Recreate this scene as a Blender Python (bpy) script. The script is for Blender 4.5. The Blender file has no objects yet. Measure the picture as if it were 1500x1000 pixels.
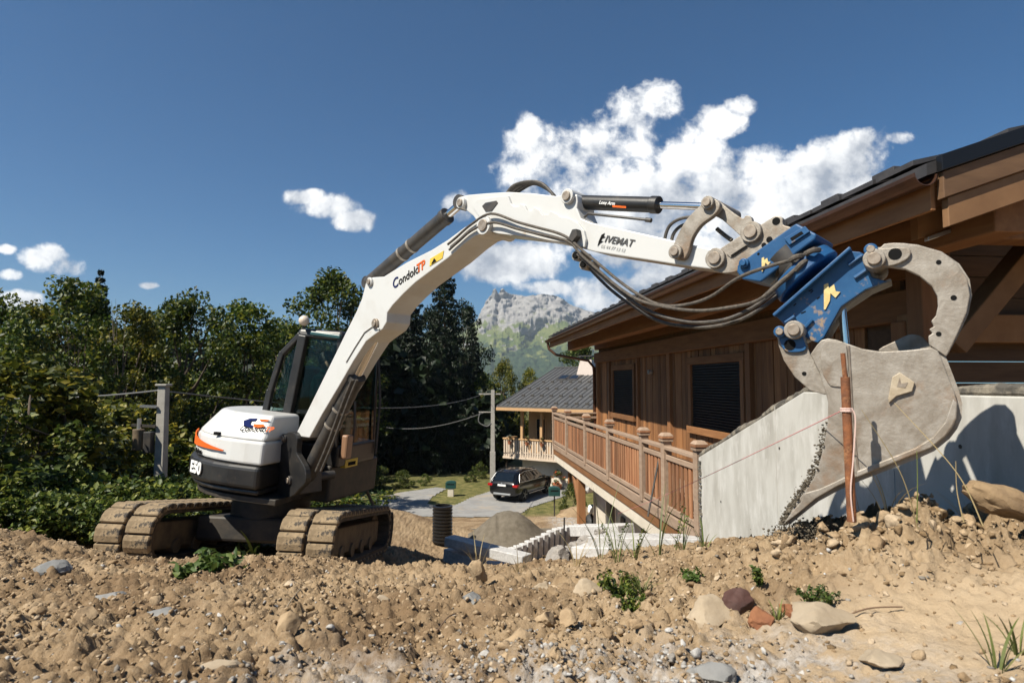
import bpy, bmesh, math, random
import numpy as np
from mathutils import Vector, Matrix, noise as mnoise

sc = bpy.context.scene
C = sc.collection
RAD = math.radians
# ------------------------------------------------------------------ camera (eye level is z = 0)
F_PX, PITCH = 900.0, math.atan(60 / 900.0)
cam_d = bpy.data.cameras.new('camera')
cam = bpy.data.objects.new('camera', cam_d)
C.objects.link(cam)
cam_d.sensor_width = 36.0
cam_d.lens = 36.0 * F_PX / 1500.0
cam_d.clip_start, cam_d.clip_end = 0.05, 20000
cam.location = (0, 0, 0)
cam.rotation_euler = (math.pi / 2 + PITCH, 0, 0)
cam_d.dof.use_dof = True
cam_d.dof.focus_distance = 5.5
cam_d.dof.aperture_fstop = 4.5
sc.camera = cam
# ------------------------------------------------------------------ sun, from the left and behind the camera
SUN_EL, SUN_BACK = RAD(51), RAD(35)
SUN_TO = Vector((-math.cos(SUN_BACK) * math.cos(SUN_EL), -math.sin(SUN_BACK) * math.cos(SUN_EL), math.sin(SUN_EL)))
sun_d = bpy.data.lights.new('sun', 'SUN')
sun_d.energy, sun_d.angle, sun_d.color = 5.0, RAD(0.5), (1.0, 0.93, 0.80)
sun = bpy.data.objects.new('sun', sun_d)
C.objects.link(sun)
sun.rotation_euler = SUN_TO.to_track_quat('Z', 'Y').to_euler()
sun.location = (-20, -15, 30)
# ------------------------------------------------------------------ view
sc.view_settings.view_transform = 'Standard'
sc.view_settings.look = 'None'
sc.view_settings.gamma = 1
sc.view_settings.use_curve_mapping = False
sc.view_settings.exposure = 0.68
sc.cycles.max_bounces = 6
sc.cycles.diffuse_bounces = 1
sc.cycles.glossy_bounces = 2
sc.cycles.transmission_bounces = 4
sc.cycles.transparent_max_bounces = 8
sc.cycles.use_denoising = True
sc.cycles.caustics_reflective = sc.cycles.caustics_refractive = False


def ray(px, py):
    u, v = (px - 750) / F_PX, (500 - py) / F_PX
    return Vector((u, math.cos(PITCH) - v * math.sin(PITCH), math.sin(PITCH) + v * math.cos(PITCH)))


def at(px, py, Y):
    r = ray(px, py)
    return r * (Y / r.y)


# ------------------------------------------------------------------ sky with cumulus clouds
world = bpy.data.worlds.new('World')
sc.world = world
world.use_nodes = True
wn, wl = world.node_tree.nodes, world.node_tree.links
wn.clear()


def wmath(op, a, b=None, c=None, clamp=False):
    n = wn.new('ShaderNodeMath')
    n.operation, n.use_clamp = op, clamp
    for i, v in enumerate((a, b, c)):
        if v is None:
            continue
        if isinstance(v, (int, float)):
            n.inputs[i].default_value = v
        else:
            wl.new(v, n.inputs[i])
    return n.outputs[0]


def wvec(op, a, b=None):
    n = wn.new('ShaderNodeVectorMath')
    n.operation = op
    for i, v in enumerate((a, b)):
        if v is None:
            continue
        if isinstance(v, tuple):
            n.inputs[i].default_value = v
        else:
            wl.new(v, n.inputs[i])
    return n.outputs['Value'] if op == 'DOT_PRODUCT' else n.outputs[0]


SKY_STRENGTH = 0.05
sky = wn.new('ShaderNodeTexSky')
sky.sky_type = 'NISHITA'
sky.sun_disc = False
sky.sun_elevation = SUN_EL
sky.sun_rotation = math.atan2(SUN_TO.x, SUN_TO.y)
sky.altitude, sky.air_density, sky.dust_density, sky.ozone_density = 900, 1.0, 0.6, 1.6
tc = wn.new('ShaderNodeTexCoord')
sep = wn.new('ShaderNodeSeparateXYZ')
wl.new(tc.outputs['Generated'], sep.inputs[0])
ysafe = wmath('MAXIMUM', sep.outputs[1], 0.02)
comb = wn.new('ShaderNodeCombineXYZ')
wl.new(wmath('DIVIDE', sep.outputs[0], ysafe), comb.inputs[0])
wl.new(wmath('DIVIDE', sep.outputs[2], ysafe), comb.inputs[1])
UV = comb.outputs[0]
CLOUDS = [(790, 245, 62, 62), (768, 205, 32, 42), (862, 232, 72, 58), (928, 195, 62, 62), (960, 152, 36, 40),
          (900, 280, 130, 60), (1003, 222, 60, 46), (1058, 178, 42, 26), (1085, 156, 26, 18), (1000, 310, 90, 60),
          (1100, 272, 80, 58), (1150, 310, 120, 80), (1238, 245, 72, 50), (1275, 212, 48, 28), (1312, 202, 28, 12),
          (1230, 290, 80, 60), (1000, 365, 170, 44), (890, 335, 110, 44), (742, 385, 80, 34), (700, 372, 55, 24),
          (800, 422, 48, 12), (905, 432, 90, 34), (985, 425, 90, 34), (668, 304, 26, 24),
          (448, 289, 34, 13), (482, 302, 46, 20), (520, 322, 36, 18), (66, 378, 38, 22), (98, 392, 30, 16),
          (8, 364, 16, 9), (14, 402, 20, 9), (28, 440, 40, 14), (218, 418, 16, 6)]


def cloud_field(uv):
    acc = None
    for (px, py, rx, ry) in CLOUDS:
        r = ray(px, py)
        u, v = r.x / r.y, r.z / r.y
        d = wvec('MULTIPLY', wvec('SUBTRACT', uv, (u, v, 0)), (F_PX / rx, F_PX / ry, 0))
        q = wmath('SUBTRACT', 1.0, wvec('DOT_PRODUCT', d, d))
        acc = q if acc is None else wmath('SMOOTH_MAX', acc, q, 0.25)
    return acc


def cloud_noise(uv, scale, det, rough, seed):
    n = wn.new('ShaderNodeTexNoise')
    n.noise_dimensions = '3D'
    wl.new(wvec('ADD', uv, (seed, seed * 0.37, seed * 1.3)), n.inputs['Vector'])
    n.inputs['Scale'].default_value = scale
    n.inputs['Detail'].default_value = det
    n.inputs['Roughness'].default_value = rough
    n.inputs['Distortion'].default_value = 0.15
    return n.outputs[0]


field = wmath('MAXIMUM', cloud_field(UV), -3.0)
nz = cloud_noise(UV, 13.0, 9, 0.6, 3.1)
nz_lit = cloud_noise(wvec('ADD', UV, (-0.018, 0.024, 0)), 13.0, 5, 0.55, 3.1)
nz_fine = cloud_noise(UV, 38.0, 6, 0.62, 5.7)
nz_big = cloud_noise(UV, 5.5, 2, 0.5, 8.4)
body = wmath('ADD', wmath('ADD', wmath('MULTIPLY', wmath('MINIMUM', field, 0.85), 0.80), wmath('MULTIPLY_ADD', nz, 3.1, -1.60)), wmath('MULTIPLY_ADD', nz_fine, 1.3, -0.65))
alpha_n = wn.new('ShaderNodeMapRange')
alpha_n.interpolation_type = 'SMOOTHSTEP'
wl.new(body, alpha_n.inputs['Value'])
alpha_n.inputs['From Min'].default_value, alpha_n.inputs['From Max'].default_value = -0.22, 0.62
front = wmath('GREATER_THAN', sep.outputs[1], 0.03)
alpha = wmath('MULTIPLY', wmath('MULTIPLY', alpha_n.outputs[0], front), 0.97)
relief = wmath('MULTIPLY', wmath('SUBTRACT', nz, nz_lit), 2.8)
thick = wmath('MULTIPLY', wmath('SUBTRACT', nz_big, 0.5), -2.6)
sepuv = wn.new('ShaderNodeSeparateXYZ')
wl.new(UV, sepuv.inputs[0])
height = wmath('MULTIPLY', wmath('SUBTRACT', sepuv.outputs[1], 0.26), 1.1)
shade = wmath('ADD', wmath('ADD', wmath('ADD', 0.62, relief), thick), height, clamp=True)  # light and shade painted into the cloud colour from noise and height
ccol = wn.new('ShaderNodeMix')
ccol.data_type = 'RGBA'
ccol.inputs['A'].default_value = (0.27, 0.30, 0.35, 1)
ccol.inputs['B'].default_value = (0.80, 0.80, 0.79, 1)
wl.new(shade, ccol.inputs['Factor'])
skymul = wn.new('ShaderNodeMix')
skymul.data_type, skymul.blend_type = 'RGBA', 'MULTIPLY'
skymul.inputs['Factor'].default_value = 1
wl.new(sky.outputs[0], skymul.inputs['A'])
skymul.inputs['B'].default_value = (SKY_STRENGTH * 0.24, SKY_STRENGTH * 0.74, SKY_STRENGTH * 1.08, 1)
smix = wn.new('ShaderNodeMix')
smix.data_type = 'RGBA'
wl.new(alpha, smix.inputs['Factor'])
wl.new(skymul.outputs['Result'], smix.inputs['A'])
wl.new(ccol.outputs['Result'], smix.inputs['B'])
bg = wn.new('ShaderNodeBackground')
wl.new(smix.outputs['Result'], bg.inputs[0])
bg.inputs[1].default_value = 1.0
wo = wn.new('ShaderNodeOutputWorld')
wl.new(bg.outputs[0], wo.inputs[0])
world.cycles.sampling_method = 'MANUAL'
world.cycles.sample_map_resolution = 512

# ------------------------------------------------------------------ materials
MATS = {}


def material(name, col, rough=0.7, metal=0.0, col2=None, scale=8.0, lo=0.35, hi=0.65, bump=0.0, bscale=40.0,
             col3=None, scale3=3.0, lo3=0.55, hi3=0.7, rnd=0.0, stretch=None, spec=0.5, detail=6, coat=0.0, bdist=0.01, hue=0.0):
    if name in MATS:
        return MATS[name]
    m = bpy.data.materials.new(name)
    m.use_nodes = True
    nt = m.node_tree
    N, L = nt.nodes, nt.links
    b = N['Principled BSDF']
    b.inputs['Roughness'].default_value = rough
    b.inputs['Metallic'].default_value = metal
    b.inputs['Specular IOR Level'].default_value = spec
    b.inputs['Coat Weight'].default_value = coat
    t = N.new('ShaderNodeTexCoord')
    vec = t.outputs['Object']
    oi = N.new('ShaderNodeObjectInfo')
    if rnd or hue:
        add = N.new('ShaderNodeVectorMath')
        add.operation = 'ADD'
        cmb = N.new('ShaderNodeCombineXYZ')
        ml = N.new('ShaderNodeMath')
        ml.operation = 'MULTIPLY'
        L.new(oi.outputs['Random'], ml.inputs[0])
        ml.inputs[1].default_value = 37.0
        for i in range(3):
            L.new(ml.outputs[0], cmb.inputs[i])
        L.new(vec, add.inputs[0])
        L.new(cmb.outputs[0], add.inputs[1])
        vec = add.outputs[0]
    if stretch:
        mp = N.new('ShaderNodeMapping')
        mp.inputs['Scale'].default_value = stretch
        L.new(vec, mp.inputs[0])
        vec = mp.outputs[0]

    def noise(s, d=detail, r=0.6):
        n = N.new('ShaderNodeTexNoise')
        n.inputs['Scale'].default_value = s
        n.inputs['Detail'].default_value = d
        n.inputs['Roughness'].default_value = r
        L.new(vec, n.inputs['Vector'])
        return n.outputs[0]

    def rng(v, a, z):
        n = N.new('ShaderNodeMapRange')
        n.inputs['From Min'].default_value, n.inputs['From Max'].default_value = a, z
        L.new(v, n.inputs['Value'])
        return n.outputs[0]

    def mix(f, a, z, blend='MIX'):
        n = N.new('ShaderNodeMix')
        n.data_type, n.blend_type = 'RGBA', blend
        for key, v in (('Factor', f), ('A', a), ('B', z)):
            s = n.inputs[key]
            if isinstance(v, (tuple, list)):
                s.default_value = tuple(v) + (1,) if len(v) == 3 else v
            elif isinstance(v, (int, float)):
                s.default_value = v
            else:
                L.new(v, s)
        return n.outputs['Result']
    out = tuple(col) + (1,)
    if col2:
        out = mix(rng(noise(scale), lo, hi), out, col2)
    if col3:
        out = mix(rng(noise(scale3, 4, 0.7), lo3, hi3), out, col3)
    if rnd:
        mr = N.new('ShaderNodeMapRange')
        mr.inputs['To Min'].default_value, mr.inputs['To Max'].default_value = 1 - rnd, 1 + rnd
        L.new(oi.outputs['Random'], mr.inputs['Value'])
        hs = N.new('ShaderNodeHueSaturation')
        L.new(mr.outputs[0], hs.inputs['Value'])
        if isinstance(out, tuple):
            hs.inputs['Color'].default_value = out
        else:
            L.new(out, hs.inputs['Color'])
        out = hs.outputs[0]
    if isinstance(out, tuple):
        b.inputs['Base Color'].default_value = out
    else:
        L.new(out, b.inputs['Base Color'])
    if bump:
        bp = N.new('ShaderNodeBump')
        bp.inputs['Strength'].default_value = bump
        bp.inputs['Distance'].default_value = bdist
        L.new(noise(bscale, 6, 0.65), bp.inputs['Height'])
        L.new(bp.outputs[0], b.inputs['Normal'])
    MATS[name] = m
    return m


# ------------------------------------------------------------------ mesh helpers
def V(*a):
    return Vector(a[0]) if len(a) == 1 else Vector(a)


def tag(o, label=None, cat=None, group=None, kind=None):
    for k, v in (('label', label), ('category', cat), ('group', group), ('kind', kind)):
        if v:
            o[k] = v
    return o


def empty(name, loc, label=None, cat=None, group=None, kind=None):
    o = bpy.data.objects.new(name, None)
    C.objects.link(o)
    o.location = loc
    o.empty_display_size = 0.1
    return tag(o, label, cat, group, kind)


WLOC = {}


def wloc(o):
    v = Vector((0, 0, 0))
    while o is not None:
        v += o.location
        o = o.parent
    return v


def mesh_object(name, me, mat, parent=None, loc=(0, 0, 0)):
    o = bpy.data.objects.new(name, me)
    C.objects.link(o)
    if mat is not None and not me.materials:
        for mm in (mat if isinstance(mat, (list, tuple)) else [mat]):
            me.materials.append(mm)
    o.parent = parent
    o.location = Vector(loc) - (wloc(parent) if parent else Vector((0, 0, 0)))
    return o


class MB:
    """collects shapes in world coordinates (through an optional frame matrix) and links them as one mesh object"""

    def __init__(self, M=None):
        self.v, self.f, self.M, self.mi = [], [], M, []
        self.cur = 0

    def add(self, vs, fs):
        k = len(self.v)
        for p in vs:
            p = Vector(p)
            self.v.append(self.M @ p if self.M is not None else p)
        for f in fs:
            self.f.append(tuple(i + k for i in f))
            self.mi.append(self.cur)
        return self

    def box(self, a, b):
        (x0, y0, z0), (x1, y1, z1) = a, b
        vs = [(x0, y0, z0), (x1, y0, z0), (x1, y1, z0), (x0, y1, z0), (x0, y0, z1), (x1, y0, z1), (x1, y1, z1), (x0, y1, z1)]
        return self.add(vs, [(0, 3, 2, 1), (4, 5, 6, 7), (0, 1, 5, 4), (1, 2, 6, 5), (2, 3, 7, 6), (3, 0, 4, 7)])

    def beam(self, p, q, w, h, up=(0, 0, 1)):
        """rectangular bar from p to q, w wide (sideways), h high (along up)"""
        p, q, up = V(p), V(q), V(up)
        d = (q - p).normalized()
        s = d.cross(up)
        if s.length < 1e-6:
            s = d.cross(Vector((1, 0, 0)))
        s.normalize()
        u = s.cross(d)
        vs = []
        for c in (p, q):
            for (i, j) in ((-1, -1), (1, -1), (1, 1), (-1, 1)):
                vs.append(c + s * (i * w / 2) + u * (j * h / 2))
        return self.add(vs, [(0, 1, 2, 3), (7, 6, 5, 4), (0, 4, 5, 1), (1, 5, 6, 2), (2, 6, 7, 3), (3, 7, 4, 0)])

    def cyl(self, p, q, r, r2=None, n=16, cap=True):
        p, q = V(p), V(q)
        r2 = r if r2 is None else r2
        d = (q - p).normalized()
        s = d.orthogonal().normalized()
        t = d.cross(s)
        vs = []
        for c, rr in ((p, r), (q, r2)):
            for i in range(n):
                a = 2 * math.pi * i / n
                vs.append(c + (s * math.cos(a) + t * math.sin(a)) * rr)
        fs = [(i, (i + 1) % n, n + (i + 1) % n, n + i) for i in range(n)]
        if cap:
            fs += [tuple(range(n - 1, -1, -1)), tuple(range(n, 2 * n))]
        return self.add(vs, fs)

    def tube(self, pts, r, n=8, cap=True):
        pts = [V(p) for p in pts]
        vs, fs = [], []
        prev = None
        for i, p in enumerate(pts):
            d = (pts[min(i + 1, len(pts) - 1)] - pts[max(i - 1, 0)]).normalized()
            s = d.orthogonal().normalized() if prev is None else (prev - d * prev.dot(d)).normalized()
            prev = s
            t = d.cross(s)
            rr = r[i] if isinstance(r, (list, tuple)) else r
            for k in range(n):
                a = 2 * math.pi * k / n
                vs.append(p + (s * math.cos(a) + t * math.sin(a)) * rr)
        for i in range(len(pts) - 1):
            for k in range(n):
                fs.append((i * n + k, i * n + (k + 1) % n, (i + 1) * n + (k + 1) % n, (i + 1) * n + k))
        if cap:
            fs += [tuple(range(n - 1, -1, -1)), tuple(range((len(pts) - 1) * n, len(pts) * n))]
        return self.add(vs, fs)

    def prism(self, pts, off):
        """closed outline (3D points in one plane) extruded by vector off"""
        pts = [V(p) for p in pts]
        off = V(off)
        n = len(pts)
        nrm = Vector((0, 0, 0))
        for i in range(n):
            nrm += pts[i].cross(pts[(i + 1) % n])
        if nrm.dot(off) > 0:
            pts = pts[::-1]
        vs = pts + [p + off for p in pts]
        fs = [tuple(range(n)), tuple(range(2 * n - 1, n - 1, -1))]
        fs += [(i, n + i, n + (i + 1) % n, (i + 1) % n) for i in range(n)]
        return self.add(vs, fs)

    def strip(self, pts, off, th, closed=False):
        """a bent plate: polyline pts (in a plane), width vector off, thickness th toward the polyline's left"""
        pts = [V(p) for p in pts]
        off = V(off)
        w = off.normalized()
        n = len(pts)
        inner = []
        for i in range(n):
            d = (pts[min(i + 1, n - 1)] - pts[max(i - 1, 0)]).normalized()
            inner.append(pts[i] + w.cross(d) * th)
        for i in range(n - 1):
            a, b, c, d = pts[i], pts[i + 1], inner[i + 1], inner[i]
            self.add([a, b, c, d, a + off, b + off, c + off, d + off],
                     [(0, 3, 2, 1), (4, 5, 6, 7), (0, 1, 5, 4), (1, 2, 6, 5), (2, 3, 7, 6), (3, 0, 4, 7)])
        return self

    def build(self, name, mat, parent=None, bevel=0.0, smooth=False, seg=2, origin=None, recalc=True):
        vs = self.v
        if origin is None:
            c = Vector((0, 0, 0))
            for p in vs:
                c += p
            c /= max(1, len(vs))
        else:
            c = V(origin)
        me = bpy.data.meshes.new(name)
        me.from_pydata([p - c for p in vs], [], self.f)
        if recalc:
            bm = bmesh.new()
            bm.from_mesh(me)
            bmesh.ops.recalc_face_normals(bm, faces=bm.faces)
            bm.to_mesh(me)
            bm.free()
        o = mesh_object(name, me, mat, parent, c)
        if isinstance(mat, (list, tuple)):
            me.polygons.foreach_set('material_index', self.mi)
        if smooth:
            me.polygons.foreach_set('use_smooth', [True] * len(me.polygons))
            try:
                me.set_sharp_from_angle(angle=RAD(40))
            except Exception:
                pass
        if bevel:
            md = o.modifiers.new('bevel', 'BEVEL')
            md.width, md.segments, md.limit_method, md.angle_limit = bevel, seg, 'ANGLE', RAD(35)
        return o


def copy_tree(o, parent=None, shift=(0, 0, 0)):
    c = o.copy()
    C.objects.link(c)
    c.parent = parent
    if parent is None or parent == o.parent:
        c.location = o.location + Vector(shift)
    for ch in list(o.children):
        copy_tree(ch, c)
    return c


def bez(p0, p1, p2, p3, n=16):
    p0, p1, p2, p3 = V(p0), V(p1), V(p2), V(p3)
    out = []
    for i in range(n + 1):
        t = i / n
        out.append(p0 * (1 - t) ** 3 + p1 * 3 * t * (1 - t) ** 2 + p2 * 3 * t * t * (1 - t) + p3 * t ** 3)
    return out


def spline(pts, n=6):
    pts = [V(p) for p in pts]
    out = []
    for i in range(len(pts) - 1):
        p0, p1, p2, p3 = pts[max(i - 1, 0)], pts[i], pts[i + 1], pts[min(i + 2, len(pts) - 1)]
        for k in range(n):
            t = k / n
            out.append(0.5 * ((2 * p1) + (p2 - p0) * t + (2 * p0 - 5 * p1 + 4 * p2 - p3) * t * t + (3 * p1 - p0 - 3 * p2 + p3) * t ** 3))
    out.append(pts[-1])
    return out


def text_object(name, body, size, mat, parent, loc, xdir, ydir, depth=0.002, shear=0.0, bold=0.0):
    """flat lettering turned into a mesh, lying in the plane xdir/ydir"""
    cu = bpy.data.curves.new(name, 'FONT')
    cu.body, cu.size, cu.extrude, cu.shear, cu.offset = body, size, depth, shear, bold
    cu.align_x, cu.align_y = 'LEFT', 'BOTTOM'
    tmp = bpy.data.objects.new(name + '_tmp', cu)
    C.objects.link(tmp)
    dg = bpy.context.evaluated_depsgraph_get()
    me = bpy.data.meshes.new_from_object(tmp.evaluated_get(dg))
    bpy.data.objects.remove(tmp)
    x, y = V(xdir).normalized(), V(ydir)
    y = (y - x * y.dot(x)).normalized()
    z = x.cross(y)
    me.transform(Matrix((x, y, z)).transposed().to_4x4())
    me.name = name
    me.materials.clear()
    return mesh_object(name, me, mat, parent, loc)


# ------------------------------------------------------------------ vectorised noise
_rs = np.random.RandomState(7)
_PERM = _rs.permutation(4096)
_GR = _rs.uniform(0, 1, 4096)


def vnoise(x, y, seed=0):
    xi, yi = np.floor(x).astype(np.int64), np.floor(y).astype(np.int64)
    fx, fy = x - xi, y - yi
    fx, fy = fx * fx * fx * (fx * (fx * 6 - 15) + 10), fy * fy * fy * (fy * (fy * 6 - 15) + 10)

    def h(a, b):
        return _GR[_PERM[(_PERM[(a + seed * 131) & 4095] + b) & 4095]]
    return (h(xi, yi) * (1 - fx) + h(xi + 1, yi) * fx) * (1 - fy) + (h(xi, yi + 1) * (1 - fx) + h(xi + 1, yi + 1) * fx) * fy


def fbm(x, y, octs=5, seed=0, gain=0.5):
    a, s, t = 1.0, 0.0, 0.0
    for o in range(octs):
        s = s + a * vnoise(x * 2 ** o + 17.3 * o, y * 2 ** o - 9.1 * o, seed + o)
        t += a
        a *= gain
    return s / t
# ================================================================== terrain
CTRL = [(-6, 0.3, -.78), (-3, .3, -.68), (0, .3, -.60), (2.5, .3, -.62), (5, .3, -.5), (-6, -6, -.4), (6, -6, -.3), (0, -6, -.4),
        (-6, 1.6, -.97), (-3, 1.6, -.87), (-1, 1.6, -.83), (.5, 1.6, -.80), (1.5, 1.6, -.73), (3, 1.6, -.63),
        (-6, 3, -1.08), (-3.5, 3, -1.0), (-1.5, 3, -1.0), (0, 3, -1.02), (1, 3, -.88), (1.0, 2.2, -.80), (1.7, 2.1, -.69), (2.4, 2.1, -.66),
        (1.5, 2.75, -.66), (2.0, 2.75, -.66), (2.5, 2.7, -.74), (3.0, 2.5, -.78), (2.0, 3.4, -.80), (2.4, 3.6, -.85),
        (-4, 5, -1.2), (-5.5, 6, -1.4), (-3, 4.5, -1.27), (-1.5, 4.5, -1.29), (0, 4.5, -1.34), (1, 4.3, -1.18), (1.7, 3.9, -1.0),
        (-4, 5.8, -1.66), (-2.6, 5.7, -1.70), (-1.3, 5.7, -1.74), (-3.5, 7, -1.90), (-2, 7, -1.96), (-3.5, 8.6, -2.16), (-1.6, 8.6, -2.26),
        (0, 5.5, -1.64), (.3, 6.5, -2.1), (1, 5.5, -1.52), (1.5, 6.5, -1.9), (-.6, 8, -2.47), (0, 8, -2.47), (.8, 8.5, -2.6), (1.8, 8, -2.5),
        (-1.5, 10, -2.8), (-1.35, 12, -3.1), (-2.2, 11.3, -2.85), (-2.4, 12.8, -2.62), (-3, 12, -2.6), (-4.6, 11, -2.4), (0, 12.5, -3.15), (1, 11, -2.95),
        (2, 12, -3.3), (4, 12, -3.3), (-2.5, 16, -4.0), (0, 17, -4.2), (1.5, 17, -4.2), (4, 18, -4.3), (-3, 22, -5.2), (2, 22, -4.7), (5, 24, -5),
        (-8, 30, -6.4), (-4, 30, -6.5), (0, 30, -6.5), (3, 30, -6.4), (-8, 36, -6.6), (-2, 36, -6.65), (2, 37, -6.7), (8, 36, -6.6),
        (0, 46, -7), (-10, 46, -7.2), (10, 46, -7), (-6, 9, -2.2), (-8, 12, -3.2), (-10, 8, -2.1), (-12, 16, -4.6), (-15, 26, -6),
        (-20, 40, -7.5), (-9, 20, -5.2), (-12, 4, -1.5), (4, 6, -1.4), (5, 3, -.7), (8, 6, -1), (8, 12, -2.5), (8, 20, -4), (15, 10, -1.5),
        (15, 30, -5.5), (15, 1, 0), (-15, -3, -.6), (25, 50, -7), (-30, 60, -9), (30, 20, -2)]
_cp = np.array(CTRL, float)


def _k(r2):
    return 0.5 * r2 * np.log(r2 + 1e-9)


_n = len(_cp)
_d2 = ((_cp[:, None, :2] - _cp[None, :, :2]) ** 2).sum(-1)
_A = np.zeros((_n + 3, _n + 3))
_A[:_n, :_n] = _k(_d2) + np.eye(_n) * 0.02
_A[:_n, _n], _A[:_n, _n + 1:] = 1, _cp[:, :2]
_A[_n, :_n], _A[_n + 1:, :_n] = 1, _cp[:, :2].T
_W = np.linalg.solve(_A, np.concatenate([_cp[:, 2], np.zeros(3)]))


def sstep(a, b, v):
    t = np.clip((v - a) / (b - a), 0, 1)
    return t * t * (3 - 2 * t)


def terrain(x, y):
    x, y = np.asarray(x, float), np.asarray(y, float)
    z = _W[_n] + _W[_n + 1] * x + _W[_n + 2] * y
    for i in range(_n):
        z = z + _W[i] * _k((x - _cp[i, 0]) ** 2 + (y - _cp[i, 1]) ** 2)
    r = np.hypot(x, y - 15)
    w = sstep(32, 75, r)
    far = -8 - 0.03 * np.maximum(r - 60, 0)
    return z * (1 - w) + far * w


def zone_rough(x, y):
    """how lumpy the soil is: smooth trodden sand on the right, heaped clods on the mound and around the digging"""
    mound = np.exp(-(((x - 2.05) / 0.75) ** 2 + ((y - 2.75) / 0.33) ** 2))
    sand = sstep(0.5, 1.1, x) * sstep(2.45, 2.1, y) * sstep(1.35, 1.7, y)
    base = 1.0 - 0.75 * sand
    return np.clip(base + 0.9 * mound, 0, 2), sand, mound


def cells(x, y, seed):
    """broken lumps of uneven height with open cracks between them"""
    xi, yi = np.floor(x).astype(np.int64), np.floor(y).astype(np.int64)
    best, second, hh = np.full(np.shape(x), 9.0), np.full(np.shape(x), 9.0), np.zeros(np.shape(x))
    for a in (-1, 0, 1):
        for b in (-1, 0, 1):
            h = _PERM[(_PERM[(xi + a + seed * 57) & 4095] + yi + b) & 4095]
            dx, dy = xi + a + _GR[h] - x, yi + b + _GR[(h * 7 + 13) & 4095] - y
            dd = dx * dx + dy * dy
            nearer = dd < best
            second = np.where(nearer, best, np.minimum(second, dd))
            best = np.where(nearer, dd, best)
            hh = np.where(nearer, _GR[(h * 3 + 7) & 4095], hh)
    crack = np.clip((np.sqrt(second) - np.sqrt(best)) / .26, 0, 1)
    return crack * (.15 + 1.0 * hh) * (1 - .45 * best)


def detail(x, y):
    r, sand, mound = zone_rough(x, y)
    near = sstep(16, 6, np.hypot(x, y))
    d = (fbm(x * 2.1, y * 2.1, 3, 11) - .5) * 0.10 * (0.4 + 0.6 * r)
    n1 = fbm(x * 6.5, y * 6.5, 3, 23, 0.6)
    d += (np.abs(n1 - .5) * -2 + 0.35) * 0.05 * r
    wx, wy = x + .02 * vnoise(x * 22, y * 22, 3), y + .02 * vnoise(x * 22, y * 22, 4)
    patch = sstep(.35, .62, fbm(x * 1.9, y * 1.9, 3, 93))
    d += (cells(wx * 8.5, wy * 8.5, 1) - .40) * 0.044 * r * (.25 + .75 * patch)
    d += (cells(wx * 19, wy * 19, 2) - .40) * 0.034 * r
    d += (cells(wx * 40, wy * 40, 3) - .45) * 0.016 * r
    d += mound * (np.maximum(fbm(x * 7, y * 7, 3, 77) - .45, 0) * 0.22)
    return d * (0.25 + 0.75 * near)


def graded(a, b, fine, lo, hi, grow=1.09):
    out = list(np.arange(a, b + 1e-6, fine))
    s, v = fine, a
    left = []
    while v > lo:
        s *= grow
        v -= s
        left.append(v)
    s, v = fine, out[-1]
    while v < hi:
        s *= grow
        v += s
        out.append(v)
    return np.array(left[::-1] + out)


def ground_height(x, y):
    return float(terrain(x, y) + detail(np.asarray(x, float), np.asarray(y, float)))


def on_ground(px, py, dmin=1.0, dmax=60.0):
    r = ray(px, py)
    r = r / r.y
    ds = np.exp(np.linspace(math.log(dmin), math.log(dmax), 900))
    gap = r.z * ds - terrain(r.x * ds, ds)
    idx = np.nonzero(gap < 0)[0]
    d = ds[idx[0]] if len(idx) else dmax
    return Vector((r.x * d, d, r.z * d))


def grid_mesh(name, X, Y, Z):
    ny, nx = X.shape
    co = np.stack([X, Y, Z], -1).reshape(-1, 3)
    i = np.arange(ny * nx).reshape(ny, nx)
    q = np.stack([i[:-1, :-1], i[:-1, 1:], i[1:, 1:], i[1:, :-1]], -1).reshape(-1, 4)
    me = bpy.data.meshes.new(name)
    me.vertices.add(len(co))
    me.vertices.foreach_set('co', co.ravel())
    me.loops.add(q.size)
    me.loops.foreach_set('vertex_index', q.ravel().astype(np.int32))
    me.polygons.add(len(q))
    me.polygons.foreach_set('loop_start', np.arange(0, q.size, 4, dtype=np.int32))
    me.polygons.foreach_set('use_smooth', np.ones(len(q), bool))
    me.update(calc_edges=True)
    me.validate()
    return me


def quick_mesh(name, co, faces_flat, per):
    """co (n,3), faces_flat (m*per) index array, faces with per corners each"""
    me = bpy.data.meshes.new(name)
    me.vertices.add(len(co))
    me.vertices.foreach_set('co', np.ascontiguousarray(co, dtype=np.float32).ravel())
    ff = np.ascontiguousarray(faces_flat, dtype=np.int32).ravel()
    me.loops.add(len(ff))
    me.loops.foreach_set('vertex_index', ff)
    m = len(ff) // per
    me.polygons.add(m)
    me.polygons.foreach_set('loop_start', np.arange(0, len(ff), per, dtype=np.int32))
    me.update(calc_edges=True)
    return me


gx = graded(-3.4, 3.0, 0.0135, -3500, 3500, 1.06)
_y = list(np.arange(1.0, 2.8, 0.0125))
while _y[-1] < 17:
    _y.append(_y[-1] + 0.0046 * _y[-1])
_a = graded(1.0, 1.01, 0.0125, -1500, 1.0, 1.09)
_b = graded(_y[-1], _y[-1] + .01, 0.08, _y[-1], 3600, 1.06)
gy = np.array([v for v in _a if v < 1.0] + _y + [v for v in _b if v > _y[-1] + .02])
GX, GY = np.meshgrid(gx, gy)
GZ = terrain(GX, GY) + detail(GX, GY)
g_me = grid_mesh('ground', GX, GY, GZ)
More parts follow.
